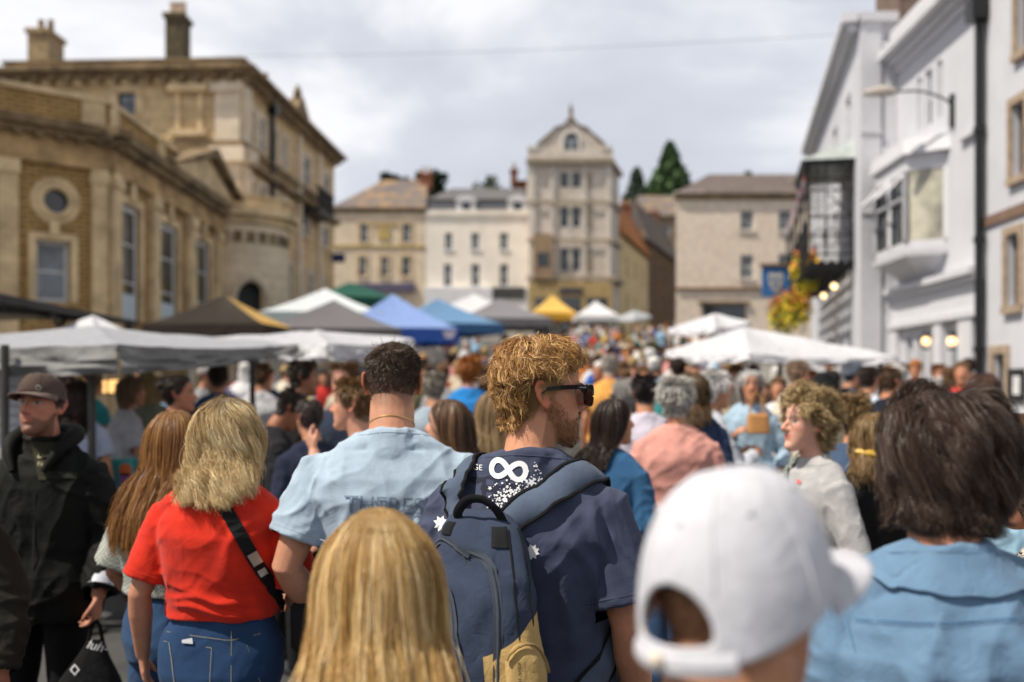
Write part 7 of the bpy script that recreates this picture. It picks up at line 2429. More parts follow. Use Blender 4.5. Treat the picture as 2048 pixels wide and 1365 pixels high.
# ------------------------------------------------------------------ caps
def cap(m, col, brim_len=.075, mat=None, arch=False, strap=False, scale=1.0, tilt=0.0, name='cap', badge=None, brim_mat=None, low=.012):
    mat = mat or cloth(col, name='cap_cloth', wr=.002)
    M_ = m.hmS @ Matrix.Rotation(tilt, 4, 'X')
    H = lambda x, y, z: M_ @ Vector((x, y, z))
    ex, ey, ez = .0955 * scale, .116 * scale, .100 * scale
    n, k = 180, 70
    V, Fc = [], []
    zb = low
    for j in range(k + 1):
        t = j / k
        el = t * math.pi / 2
        r = math.cos(el) ** .72 if j < k else .0001
        zz = zb + (ez + .040 - zb) * math.sin(el) ** 1.05
        for i in range(n):
            a = 2 * math.pi * i / n
            dz = (.030 * math.cos(a) + .004) * (1 - t)       # high on the brow, low at the nape
            rr = r * (1 + .012 * math.cos(a * 6) * (1 - t) * math.sin(el))
            V.append(H(math.sin(a) * ex * rr, -.006 + math.cos(a) * ey * rr, zz + dz))
    drop = set()
    if arch:
        for j in range(k):
            for i in range(n):
                a = 2 * math.pi * (i + .5) / n - math.pi
                tt = (j + .5) / k
                if tt > .10 and (abs(a) / .50) ** 2 + ((tt - .13) / .21) ** 2 < 1: drop.add((j, i))
    Fc = [(j * n + i, j * n + (i + 1) % n, (j + 1) * n + (i + 1) % n, (j + 1) * n + i) for j in range(k) for i in range(n) if (j, i) not in drop]
    me = bpy.data.meshes.new(name); me.from_pydata([tuple(v) for v in V], [], Fc)
    bm = bmesh.new(); bm.from_mesh(me)
    for _ in range(6):                               # ease the stepped edge of the opening
        bv_ = [v for v in bm.verts if any(len(x.link_faces) == 1 for x in v.link_edges)]
        new = {v: sum((x.other_vert(v).co for x in v.link_edges if len(x.link_faces) == 1), Vector()) / max(1, sum(len(x.link_faces) == 1 for x in v.link_edges)) for v in bv_}
        for v, c in new.items(): v.co = v.co.lerp(c, .6)
    bmesh.ops.solidify(bm, geom=bm.faces[:], thickness=-.003)
    bm.to_mesh(me); bm.free()
    me.polygons.foreach_set('use_smooth', [True] * len(me.polygons))
    o = obj_me(name, me, mat, m.root)
    mb = MB(); NB = 20
    V, Fc = [], []
    for j in range(9):
        f = j / 8
        for i in range(NB + 1):
            u = -1 + 2 * i / NB
            a = u * 1.28
            x = math.sin(a) * ex * (1 + .05 * f); y0 = math.cos(a) * ey - .008
            y = y0 + f * brim_len * (max(0, math.cos(u * math.pi / 2)) ** .42)
            V.append(H(x, y, zb + .004 + .026 - .012 * f - .020 * u * u * (.25 + .75 * f)))
    Fc = [(j * (NB + 1) + i, j * (NB + 1) + i + 1, (j + 1) * (NB + 1) + i + 1, (j + 1) * (NB + 1) + i) for j in range(8) for i in range(NB)]
    me = bpy.data.meshes.new('brim'); me.from_pydata([tuple(v) for v in V], [], Fc)
    bm = bmesh.new(); bm.from_mesh(me); bmesh.ops.solidify(bm, geom=bm.faces[:], thickness=.004); bm.to_mesh(me); bm.free()
    me.polygons.foreach_set('use_smooth', [True] * len(me.polygons))
    obj_me('brim', me, brim_mat or mat, o)
    mb = MB(); mb.add(*ball(H(0, -.006, ez + .037), .008, sz=.6)); mb.build('button', mat, o, world=False, smooth=True)
    mb = MB()
    for s in range(6):                               # panel seams
        a = math.pi / 6 + s * math.pi / 3; pts = []
        for t in np.linspace(.30 if abs(a - math.pi) < .6 else .03, .985, 16):
            el = t * math.pi / 2; rr = math.cos(el) ** .72
            pts.append(H(math.sin(a) * ex * rr * 1.0, -.006 + math.cos(a) * ey * rr * 1.0, zb + (ez + .040 - zb) * math.sin(el) ** 1.05 + (.030 * math.cos(a) + .004) * (1 - t)))
        mb.tube(pts, .0016, 5)
    mb.build('panel_seam', mat, o, world=False, smooth=True)
    for s in range(6):
        mb = MB(); a = s * math.pi / 3; el = .62 * math.pi / 2; rr = math.cos(el) ** .72 * 1.005
        cc = H(math.sin(a) * ex * rr, -.006 + math.cos(a) * ey * rr, zb + (ez + .040 - zb) * math.sin(el) ** 1.05 + .012 * math.cos(a))
        mb.add(*ball(cc, .0042, n=10))
        mb.build('eyelet', mat, o, world=False, smooth=True)
    if strap:
        mb = MB(); pts = [H(math.sin(a) * ex * 1.02, -.006 + math.cos(a) * ey * 1.02, zb - .018) for a in np.linspace(math.pi - .68, math.pi + .68, 16)]
        mb.tube(pts, [(.010, .003)] * 16, 8); s = mb.build('back_strap', mat, o, world=False, smooth=True)
        mb = MB(); mb.add(*ball(H(math.sin(math.pi + .1) * ex * 1.06, -.006 + math.cos(math.pi + .1) * ey * 1.06, zb - .014), .008)); mb.build('strap_stud', plain('cream_stud', (.7, .62, .5), .4), s, world=False, smooth=True)
    return o
def white_cap_man():
    t = dict(kind='tee', col=(.5, .5, .5), loose=.025, wr=.005)
    m = make_person('man in plain white baseball cap seen close from behind with bare shaved nape', (.205, .95, 0), R(-48), H=1.575, bw=1.0, head=(0, R(-2), R(-3)), vox=.005, top=t, skin=(.46, .215, .115), scalp=(.27, .13, .065), fade=True, neck_w=1.15)
    s = style_short(5000, .004, [(.10, .055, .03), (.18, .10, .05)], .0009, top=.004, line=[.085, .08, .06, .02, -.02, .0, -.05, -.070, -.075])
    s['len'] = lambda phi, z: np.interp(z, [-.08, .02], [.002, .004])
    grow(m, s, 6)
    cap(m, (.80, .80, .84), mat=cloth((.55, .55, .59), name='white_cotton', wr=.004, weave=500), arch=True, strap=True, scale=1.06, tilt=R(9), brim_len=.100, low=-.010)
white_cap_man()

# ------------------------------------------------------------------ blond hair close to the lens
def blond_front():
    m = make_person('person with long straight golden blond hair in front of the backpack man', (-.203, 1.50, 0), R(2), H=1.489, bw=.84, fem=True, head=(R(3), R(-4), 0), vox=.007, top=dict(kind='jacket', col=(.25, .24, .22), loose=.02, wr=.005), scalp=(.42, .26, .10))
    cols = [(.30, .15, .035), (.58, .35, .11), (.82, .58, .25), (.95, .77, .46)]
    s = style_long(22000, .52, cols, .0009, wave=(.008, 1.3), amp=.16, vol=.022, clumps=520, cvar=.34, root_col=(.40, .25, .10), root_len=.12, frizz=.0012, stray=.16, clump=.62, k=18)
    s['bvh'] = bvh_of(m.top.data)
    grow(m, s, 12, True)
blond_front()

# ------------------------------------------------------------------ dark hair and denim shirt
def denim_person():
    den = cloth((.125, .215, .325), name='pale_denim', wr=.0035, wscale=16)
    t = dict(kind='jacket', col=(.2, .35, .5), mat=den, loose=.034, wr=.011, smooth=5, seed=13, z0=.80, name='denim_shirt', folds=[((.06, 1.28), (.16, 1.10), .022, .02), ((-.05, 1.28), (-.14, 1.08), .020, .02), ((.0, 1.26), (.03, 1.05), .016, .016), ((-.10, 1.27), (-.06, 1.10), .014, .014), ((.12, 1.27), (.07, 1.12), .014, .014), ((.14, 1.36), (.08, 1.2), .010, .018)])
    m = make_person('person with thick dark brown collar length hair in pale blue denim shirt', (.70, 1.62, 0), R(-8), H=1.665, bw=.90, sh=.0, head=(R(-10), R(-4), R(6)), vox=.005, top=t, skin=(.42, .18, .10), scalp=(.03, .018, .012))
    cols = [(.028, .014, .009), (.048, .027, .018), (.085, .052, .037), (.19, .15, .125)]
    s = style_long(20000, .20, cols, .0010, wave=(.016, 1.1), amp=.22, vol=.028, clumps=260, frizz=.0005, stray=.02, clump=.74, parting=.0, cvar=.12, k=14)
    s['len'] = lambda phi, z: np.interp(z, [-.08, -.02, .05, .12], [.070, .10, .145, .18])
    def flow(p, t, phi, z):
        f = np.zeros_like(p)
        f[:, 1] = -np.clip(p[:, 1] + .02, 0, .1) * 9
        r = p[:, :2] / (np.linalg.norm(p[:, :2], axis=1)[:, None] + 1e-6)
        f[:, :2] += r * (max(0, t - .80) * 2.6 - (.30 if .35 < t < .75 else 0)) * (p[:, 2:3] < .0)            # ends flick outwards
        f[:, 2] += max(0, t - .88) * 1.2
        return f
    s['flow'] = flow; s['bvh'] = bvh_of(m.top.data)
    grow(m, s, 41)
    # collar leaf and yoke seams
    tr = bvh_of(m.top.data)
    def SN(p, o):
        h = tr.find_nearest(p); return h[0] + h[1] * o
    mb = MB(); V = []
    a_ = np.linspace(R(-225), R(45), 48)
    for a in a_:
        x, y = math.cos(a) * .071, -.030 + math.sin(a) * .066
        V += [Vector((x, y, 1.505)) * m.S, Vector((x * 1.12, (y + .03) * 1.12 - .03, 1.515)) * m.S, SN(Vector((x * 1.62, (y + .03) * 1.62 - .036, 1.455)) * m.S, .010), SN(Vector((x * 1.60, (y + .03) * 1.60 - .036, 1.453)) * m.S, .002)]
    Fc = [(4 * i + j, 4 * i + j + 1, 4 * i + 5 + j, 4 * i + 4 + j) for i in range(len(a_) - 1) for j in range(3)]
    mb.add(V, Fc); mb.build('collar', den, m.top, world=False, smooth=True)
    dk = plain('denim_seam', (.10, .20, .33), .9)
    paint('seam', [strip_poly([(1672, 1165), (1690, 1240), (1710, 1300), (1735, 1365)], 3), strip_poly([(x, 1240 + 6 * math.sin(x / 70)) for x in range(1712, 2090, 14)], 4), strip_poly([(x, 1247 + 6 * math.sin(x / 70)) for x in range(1712, 2090, 14)], 2)], m, m.top, dk, .002)
denim_person()
# ================================================================== the other people one can tell apart
def std_hair(m, style, col, seed=1, n=1500, width=.004, fem=False):
    b = np.array(col)
    cols = [tuple(b * .45), tuple(b * .8), tuple(np.minimum(b * 1.25, .9)), tuple(np.minimum(b * 1.7, .9))]
    bv = bvh_of(m.top.data)
    if style == 'short': s = style_short(n, .035, cols, width, top=.05, amp=.5)
    elif style == 'crop': s = style_short(n, .012, cols, width, top=.02)
    elif style == 'bob': s = style_long(n, .17, cols, width, wave=(.006, 1), amp=.25, vol=.03, clumps=60)
    elif style == 'long': s = style_long(n, .40, cols, width, wave=(.006, 1.2), amp=.14, vol=.016, clumps=60); s['bvh'] = bv
    elif style == 'wavy': s = style_long(n, .34, cols, width, wave=(.018, 1.8), amp=.4, vol=.03, clumps=70); s['bvh'] = bv
    elif style == 'curly':
        s = style_short(n, .075, cols, width, top=.085, k=14, amp=.9, vol=.03, curl=(.013, 2.6), clump=.85, clumps=240, lift=.008)
        s['comb'] = lambda phi, z, nr, p: down(phi, z, nr, p) * 3 + nr * .9
    elif style == 'puff':
        s = style_short(n, .055, cols, width, top=.06, k=7, amp=.4, vol=.03, lift=.012, clump=.5)
    elif style == 'updo':
        s = style_short(n, .06, cols, width, top=.07, k=7, amp=.25, vol=.012, clump=.6)
        s['comb'] = lambda phi, z, nr, p: np.array([0, -.9, .25]) + nr * .1
    grow(m, s, seed, fem)
def jacket_man():
    jk = cloth((.005, .0055, .0045), name='black_shell', wr=.004, rough=.75)
    t = dict(kind='jacket', col=(.01, .01, .01), mat=jk, loose=.045, wr=.008, seed=7, z0=.80, collar=.03, cuff=.90)
    m = make_person('man in dark brown baseball cap and black hooded jacket walking towards us', (-1.835, 3.9, 0), R(176), H=1.70, bw=1.08, sh=.012, head=(R(-4), R(5), R(0)), vox=.005, top=t, skin=(.46, .20, .125), beard=1, brow=(.05, .03, .02), scalp=(.05, .035, .025),
                    legs=dict(col=(.006, .006, .007)), arms={-1: ((-.275, -.04, 1.12), (-.275, .09, .90)), 1: ((.27, -.04, 1.12), (.27, .07, .90))}, hand={-1: dict(d=(.05, .1, -1), palm=(1, .1, 0), curl=.75)})
    std_hair(m, 'crop', (.06, .04, .03), 4, 2500, .0016)
    bc = cloth((.085, .058, .046), name='brown_cotton', wr=.002)
    c = cap(m, (.1, .07, .05), mat=bc, brim_len=.066, scale=.95, tilt=R(2), brim_mat=cloth((.14, .10, .082), name='brown_brim'), low=.022)
    H = m.hmS
    mb = MB(); ring = [H @ Vector((-.05 + math.cos(t) * .011, .098 + .004 * math.sin(t), .070 + math.sin(t) * .009)) for t in np.linspace(0, 6.283, 14)]
    mb.tube(ring, .0018, 5); mb.build('cap_emblem', plain('emblem_grey', (.4, .38, .36), .5), c, world=False)
    # olive T-shirt showing in the open zip, with pale script; hood folds; white cuff
    cl = m.top
    ol = cloth((.040, .038, .022), name='olive_jersey')
    class Q: pass
    q = Q(); q.root = m.root
    tr = bvh_of(cl.data)
    paint('undershirt', [([(60 + (122 - 60) * i / 6 + (4 if j else 0) * 0, 886 + 10 * j * 1.0 + 0 * i) if False else (62 + 60 * (i / 6) * (1 - j / 8 * .75) + j * 2.0, 884 + j * 9.5) for j in range(9) for i in range(7)],
          [(j * 7 + i, j * 7 + i + 1, j * 7 + i + 8, j * 7 + i + 7) for j in range(8) for i in range(6)])], q, cl, ol, .003, tr)
    pw = plain('print_sand', (.42, .38, .22), .8)
    paint('lettering', [px_text('Little', 74, 918, 17, R(-6), .3), px_text('Fauna', 76, 934, 13, R(-6))], q, cl, pw, .0045, tr)
    hd = MB(); hd.tube(catmull([(-.06, .115, 1.34), (-.105, .06, 1.43), (-.105, -.05, 1.475), (0, -.105, 1.475), (.105, -.05, 1.475), (.105, .06, 1.43), (.06, .115, 1.34)], 30), [.012 + .028 * math.sin(math.pi * i / 29) for i in range(30)], 10)
    hd.build('hood', jk, m.root, world=False, smooth=True)
    for k in (-1,):
        w = m.arms[k][2]; e = m.arms[k][1]; d = (w - e).normalized()
        mb = MB(); mb.tube([w - d * .055, w - d * .01, w + d * .012], [.044, .050, .047], 14, cap=True) if False else mb.add(*tube([w - d * .05, w - d * .005], [.046, .052], 14))
        mb.build('shirt_cuff', cloth((.62, .64, .70), name='white_cuff'), m.root, world=False, smooth=True)
    # zip and chest tab
    paint('zip', [strip_poly([(70, 985), (68, 1060), (66, 1140), (64, 1250)], 3)], q, cl, plain('zip_black', (.03, .03, .03), .3, metal=.5), .003, tr)
    paint('chest_tab', [strip_poly([(96, 950), (126, 950), (154, 952)], 11)], q, cl, cloth((.028, .032, .022), name='tab'), .002, tr)
    # the carrier bag in his hand
    hw = m.root.matrix_basis @ (m.arms[-1][2] * m.S) + Vector((0, -.02, -.10))
    bg = empty('carrier_bag', hw, 'black cloth carrier bag with white script held by the man in the brown cap', 'bag')
    mb = MB()
    rings = []
    for z, rx, ry, ox in ((-.06, .03, .02, .0), (-.12, .06, .035, -.01), (-.20, .11, .05, -.02), (-.30, .155, .06, -.03), (-.42, .18, .07, -.03), (-.52, .175, .065, -.03), (-.54, .14, .05, -.03)):
        rings.append((ox, 0, z, rx, ry, 2.6))
    mb.add(*loft(rings, 28))
    bo = mb.build('bag_body', cloth((.008, .008, .009), name='black_tote', wr=.01), bg, world=False, smooth=True)
    mb = MB(); mb.tube([(-.03, 0, -.08), (-.015, 0, .0), (0, .0, .02), (.015, 0, .0), (.03, 0, -.08)], .008, 6); mb.build('bag_handle', cloth((.008, .008, .009), name='black_tote', wr=.01), bg, world=False)
    bt = bvh_of(bo.data)
    class B: pass
    b = B(); b.root = bg
    wh = plain('print_white', (.70, .70, .72), .8, var=.05)
    paint('lettering', [px_text('luh-', 172, 1296, 27, R(14), .3)], b, bo, wh, .002, bt)
    paint('diamond_mark', [strip_poly([(150, 1330), (158, 1340), (150, 1350), (142, 1340)], 3, True)], b, bo, wh, .002, bt)
    return m
jacket_man()

def left_sleeve():
    jk = cloth((.017, .016, .012), name='olive_shell', wr=.004, rough=.8)
    m = make_person('person in dark olive jacket cut off by the left edge with hand hanging down', (-1.80, 3.0, 0), R(172), H=1.68, bw=1.05, top=dict(kind='jacket', col=(0, 0, 0), mat=jk, loose=.04, wr=.008, seed=15, z0=.82, cuff=.97), legs=dict(col=(.01, .01, .012)), vox=.006, skin=(.42, .17, .10),
                    arms={-1: ((-.285, -.02, 1.11), (-.34, .06, .885)), 1: ((.27, -.04, 1.12), (.27, .07, .90))}, hand={-1: dict(d=(-.02, .08, -1), palm=(1, -.4, 0), curl=.4)})
    std_hair(m, 'short', (.06, .04, .03), 5, 1500, .003)
left_sleeve()

def check_mat():
    M = Mat('houndstooth')
    tc = M.n('ShaderNodeTexCoord')
    mp = M.n('ShaderNodeMapping', {'Vector': tc.outputs['Object'], 'Rotation': (0, 0, 0)})
    ck = M.n('ShaderNodeTexChecker', {'Vector': mp.outputs[0], 'Color1': (.02, .018, .016, 1), 'Color2': (.50, .44, .38, 1), 'Scale': 95.0})
    M.set(Base_Color=ck.outputs[0], Roughness=.9)
    return M.m
def stripe_mat():
    M = Mat('seersucker')
    tc = M.n('ShaderNodeTexCoord')
    ck = M.n('ShaderNodeTexChecker', {'Vector': tc.outputs['Object'], 'Color1': (.20, .22, .19, 1), 'Color2': (.50, .52, .47, 1), 'Scale': 130.0})
    M.set(Base_Color=ck.outputs[0], Roughness=.9)
    return M.m
def brown_girl():
    m = make_person('young woman with very long chestnut hair and grey checked top beside the red T-shirt woman', (-1.20, 3.50, 0), R(-22), H=1.585, bw=.95, fem=True, head=(R(-18), R(-4), R(-4)), vox=.007, top=dict(kind='tee', col=(0, 0, 0), mat=stripe_mat(), loose=.035, sleeve=.9, slack=1.2, wr=.005, seed=5, z0=.98),
                    legs=dict(col=(.03, .07, .15), name='jeans', z=1.05), skin=(.47, .22, .13), arms={-1: ((-.24, -.05, 1.13), (-.2, .12, .95)), 1: ((.22, -.03, 1.13), (.24, .05, .9))})
    cols = [(.09, .035, .010), (.20, .085, .022), (.34, .16, .045), (.48, .27, .10)]
    s = style_long(5500, .56, cols, .0022, wave=(.007, 1.0), amp=.16, vol=.016, clumps=90, k=18, stray=.1)
    s['bvh'] = bvh_of(m.top.data)
    grow(m, s, 14, True)
brown_girl()

def curly_woman():
    M = cloth((.40, .39, .385), name='grey_knit', wr=.002, wscale=22)
    m = make_person('woman with curly fair hair in loose pale grey cardigan facing left', (1.18, 3.95, 0), R(112), H=1.625, bw=.92, fem=True, head=(R(-4), R(3), 0), vox=.0055, top=dict(kind='jacket', col=(0, 0, 0), mat=M, loose=.036, wr=.006, seed=3, z0=.72, name='cardigan'),
                    skin=(.66, .36, .26), scalp=(.30, .2, .1), brow=(.3, .2, .12), lips=(.5, .06, .05), nose=1.2, legs=dict(col=(.08, .1, .09)), arms={-1: ((-.24, -.05, 1.12), (-.2, .16, .95)), 1: ((.24, -.03, 1.13), (.2, .2, 1.0))})
    cols = [(.16, .10, .045), (.34, .23, .10), (.52, .38, .19), (.66, .52, .30)]
    s = style_short(5200, .085, cols, .0019, top=.095, k=16, amp=.8, vol=.026, curl=(.011, 2.8), clump=.9, clumps=330, lift=.006, line=[.09, .085, .065, .03, .0, .005, -.05, -.075, -.08])
    s['len'] = lambda phi, z: np.interp(z, [-.08, .0, .06, .11], [.07, .085, .09, .10])
    s['comb'] = lambda phi, z, nr, p: down(phi, z, nr, p) * 4 + nr * .8 + np.array([0, -.5, 0])
    grow(m, s, 22, True)
    # knitted green strap over her shoulder and a small badge
    root = empty('shoulder_strap_bag', m.root.location, 'green and cream patterned bag strap over the pale grey cardigan', 'bag', rz=m.root.rotation_euler.z)
    tr = bvh_of(m.top.data)
    M2 = Mat('knit_strap'); tc = M2.n('ShaderNodeTexCoord'); wv = M2.n('ShaderNodeTexChecker', {'Vector': tc.outputs['Object'], 'Color1': (.07, .11, .08, 1), 'Color2': (.32, .36, .30, 1), 'Scale': 80.0}); M2.set(Base_Color=wv.outputs[0], Roughness=.9)
    pts = []
    for a, y, z in ((.10, -.20, 1.05), (.09, -.20, 1.25), (.07, -.14, 1.42), (.055, -.07, 1.51), (.06, .0, 1.52), (.05, .08, 1.45), (.02, .16, 1.32), (-.06, .2, 1.16), (-.14, .18, 1.02), (-.22, .06, .92)):
        l, n, i, d = tr.find_nearest(Vector((a, y, z)) * m.S); pts.append((l + n * .006))
    q = [Vector(p) for p in catmull([tuple(p) for p in pts], 50)]
    mb = MB(); V = []
    for i, p in enumerate(q):
        l, n, _, _ = tr.find_nearest(p); t = (q[min(i + 1, 49)] - q[max(0, i - 1)]).normalized(); s_ = t.cross(n).normalized()
        p = l + n * .007
        V += [p - s_ * .019, p + s_ * .019, p + s_ * .019 + n * .004, p - s_ * .019 + n * .004]
    mb.add(V, [(4 * i + j, 4 * i + (j + 1) % 4, 4 * i + 4 + (j + 1) % 4, 4 * i + 4 + j) for i in range(49) for j in range(4)])
    mb.build('strap', M2.m, root, world=False)
    mb = MB(); mb.add(*loft([(-.26, .05, .72, .03, .09, 4), (-.26, .05, .74, .045, .11, 4), (-.26, .05, .90, .04, .11, 4), (-.26, .05, .92, .02, .10, 4)], 20)); mb.build('bag_body', M2.m, root, world=False, smooth=True)
    paint('badge', [blob_poly(1598, 965, 5, 12)], m, m.top, plain('badge_red', (.6, .12, .12), .5), .004)
curly_woman()

# px, top of head, distance, facing (deg, 0 = away), ...
def mid(px, ytop, d, yaw, fem, hair, hcol, kind, tcol, lcol, label, H=None, skin=SKIN, vox=None, head=(0, 0, 0), capcol=None, bw=None, n=1500, arms=None, hand=None, **tk):
    z = CZ + (HY - ytop) / F * d - .025
    h = z - g(d)
    base = g(d)
    if H: base, h = z - H, H
    vox = vox or (.008 if d < 5.2 else .011)
    m = make_person(label, ((px - CX) / F * d, d, base), R(yaw), H=h, bw=bw or (.98 if fem else 1.04), fem=fem, head=tuple(R(a) for a in head), vox=vox, top=dict(dict(kind=kind, col=tcol, loose=.03, wr=.008, seed=px % 17), **tk), legs=dict(col=lcol),
                    skin=skin, scalp=tuple(c * .6 for c in hcol), arms=arms, hand=hand)
    if hair != 'none': std_hair(m, hair, hcol, px, n, .0028 * max(1, d / 4.5), fem)
    if capcol: cap(m, capcol, mat=cloth(capcol, name='cap_cloth'))
    return m
JN = (.03, .06, .13); BK = (.010, .010, .012); NV = (.016, .022, .05)
FW = {-1: ((-.24, .06, 1.12), (-.10, .28, 1.22)), 1: ((.24, .06, 1.12), (.10, .28, 1.22))}
EAT = {-1: ((-.25, .12, 1.15), (-.06, .20, 1.44)), 1: ((.24, .0, 1.13), (.14, .2, 1.0))}
pk = mid(1352, 752, 5.3, -6, True, 'puff', (.50, .48, .44), 'jacket', (.60, .285, .235), JN, 'person with fluffy grey hair in salmon pink coat seen from behind', bw=1.12, z0=.62, name='coat', n=2200)
bj = mid(1222, 785, 4.5, -35, True, 'long', (.035, .018, .012), 'jacket', (.03, .10, .21), BK, 'person with long dark hair in petrol blue jacket right of the sunglasses', n=2400, head=(-30, 0, 0))
mid(905, 786, 4.1, 68, True, 'long', (.13, .068, .035), 'tee', (.28, .25, .26), BK, 'woman with straight brown hair facing left between the two men', n=3000, skin=(.58, .32, .22))
eat = mid(716, 750, 4.5, 82, False, 'short', (.22, .125, .05), 'tee', (.5, .55, .6), JN, 'young man with light brown quiff eating with his hand at his mouth', arms=EAT, hand={-1: dict(d=(.3, .45, .8), palm=(.6, -.4, .3), curl=.5)}, n=2600, skin=(.58, .29, .19), vox=.006)
mid(690, 722, 6.6, 165, False, 'short', (.14, .07, .03), 'jacket', (.025, .035, .06), BK, 'man with short brown hair in navy jacket facing us behind the eating man', skin=(.58, .29, .2))
mid(622, 792, 5.6, 40, False, 'crop', (.07, .05, .045), 'jacket', (.018, .022, .045), BK, 'dark haired youngster in navy sweatshirt at the stall')
mid(985, 772, 5.3, -4, True, 'long', (.30, .20, .10), 'tee', (.22, .19, .20), BK, 'person with long fair brown hair in mauve grey top behind the backpack man')
mid(938, 712, 9.0, 5, True, 'puff', (.38, .13, .02), 'jacket', (.02, .20, .52), BK, 'person with bushy ginger hair in vivid blue jacket')
mid(868, 742, 7.5, 10, False, 'short', (.30, .27, .22), 'tee', (.30, .36, .42), JN, 'fair haired person in grey blue top left of the ginger hair')
mid(1290, 745, 6.6, -2, False, 'short', (.03, .02, .02), 'tee', (.55, .50, .58), JN, 'dark haired person in pale lilac T-shirt beside the pink coat')
mid(1252, 752, 7.6, 0, True, 'bob', (.40, .37, .34), 'tee', (.32, .29, .27), BK, 'grey haired person with small black rucksack in the middle of the crowd')
mid(1218, 706, 10.5, -3, False, 'crop', (.5, .45, .4), 'tee', (.70, .34, .08), JN, 'person in bright orange top in the middle of the crowd')
mid(1382, 735, 6.1, -12, True, 'wavy', (.14, .085, .04), 'jacket', (.020, .035, .08), JN, 'woman with long brown hair in navy cardigan right of the pink coat')
mid(1425, 742, 6.6, -75, True, 'puff', (.66, .64, .62), 'jacket', (.46, .48, .52), JN, 'white haired person in pale blue grey cardigan facing right', arms=FW)
mid(1500, 735, 7.6, 172, True, 'bob', (.62, .60, .58), 'jacket', (.34, .46, .56), BK, 'white haired woman in dark glasses and pale denim jacket facing us', arms={1: ((.26, .0, 1.14), (.14, .22, 1.28)), -1: ((-.26, -.02, 1.13), (-.22, .14, 1.0))})
mid(1592, 716, 8.6, -70, False, 'crop', (.32, .22, .14), 'tee', (.60, .54, .44), BK, 'tall balding man in cream shirt facing right under the white canopy')
mid(1655, 742, 7.6, 20, False, 'crop', (.02, .02, .02), 'tee', (.55, .45, .30), BK, 'man in black cap behind the curly haired woman', capcol=(.012, .012, .014))
mid(1778, 730, 8.0, -60, False, 'crop', (.12, .06, .03), 'tee', (.014, .018, .030), BK, 'man in black T-shirt with cropped auburn hair on the right', skin=(.48, .2, .11))
mid(1735, 728, 8.8, -50, False, 'crop', (.04, .025, .02), 'tee', (.52, .58, .66), JN, 'dark haired man in pale grey top left of the black T-shirt man')
mid(1700, 720, 10.0, -70, False, 'crop', (.1, .1, .11), 'jacket', (.03, .04, .06), BK, 'man in slate blue cap near the end of the white canopy', capcol=(.10, .115, .15))
mid(1876, 727, 13.5, 165, False, 'short', (.24, .10, .04), 'jacket', (.03, .03, .04), BK, 'ginger man standing in front of the white inn shop windows')
hood = mid(1712, 782, 4.9, -48, False, 'short', (.24, .15, .065), 'jacket', (.05, .08, .14), BK, 'young man with fair tousled hair in blue jacket behind the curly haired woman', head=(-6, 14, 0), n=2400)
pony = mid(1748, 815, 4.25, -14, True, 'wavy', (.26, .165, .075), 'jacket', (.012, .012, .013), BK, 'woman with dark blond hair and mustard clip in black top', n=3000)
mb = MB(); mb.tube([pony.hmS @ Vector(v) for v in ((-.09, -.11, -.065), (-.02, -.14, -.075), (.03, -.135, -.085))], [.012, .018, .012], 8); mb.build('hair_clip', plain('mustard_clip', (.6, .36, .05), .4), pony.root, world=False, smooth=True)
mid(2042, 812, 3.3, -15, True, 'wavy', (.10, .055, .03), 'tee', (.33, .52, .66), JN, 'person with brown hair in sky blue top at the right edge', n=2600)
ht = make_person('woman in houndstooth coat with dark wavy hair cut off by the right edge', (1.235, 2.28, 0), R(25), H=1.545, bw=1.0, fem=True, vox=.006, top=dict(kind='jacket', col=(0, 0, 0), mat=check_mat(), loose=.035, wr=.006, z0=.6), skin=(.5, .22, .13), head=(R(20), 0, 0))
std_hair(ht, 'wavy', (.06, .033, .02), 9, 4500, .002, True)
mid(1968, 742, 6.8, 0, True, 'bob', (.10, .05, .035), 'jacket', (.05, .05, .06), BK, 'person with dark auburn bob partly hidden behind the big dark haired head')
# under the left canopy
mid(152, 752, 6.6, 8, True, 'long', (.04, .022, .016), 'tee', (.42, .47, .60), JN, 'person with long dark hair in pale blue shirt under the left canopy')
mid(300, 742, 8.0, 30, True, 'bob', (.46, .34, .17), 'jacket', (.17, .185, .13), BK, 'fair haired woman in sage green parka under the left canopy')
mid(352, 745, 6.3, -82, True, 'updo', (.03, .02, .014), 'tee', (.010, .010, .012), BK, 'dark haired person in black top looking right under the left canopy', skin=(.45, .19, .11))
mid(258, 748, 7.6, -60, True, 'bob', (.22, .14, .08), 'tee', (.40, .40, .42), (.55, .55, .57), 'person in grey top and white trousers under the left canopy', arms=FW)
mid(600, 716, 6.9, -75, False, 'short', (.03, .018, .012), 'jacket', (.012, .011, .010), BK, 'tall dark bearded man in black under the white canopy', skin=(.36, .16, .09))
mid(556, 768, 6.0, -70, False, 'short', (.02, .014, .010), 'jacket', (.014, .014, .017), BK, 'dark man bending over the stall table', head=(0, -35, 0), skin=(.36, .15, .08))
mid(436, 722, 8.6, 20, False, 'crop', (.04, .03, .02), 'jacket', (.05, .09, .18), BK, 'person in denim blue jacket behind the black top at the stall')
mid(520, 724, 9.2, 0, False, 'short', (.25, .15, .08), 'tee', (.55, .55, .57), BK, 'person in white T-shirt behind the stalls left of the tent pole')
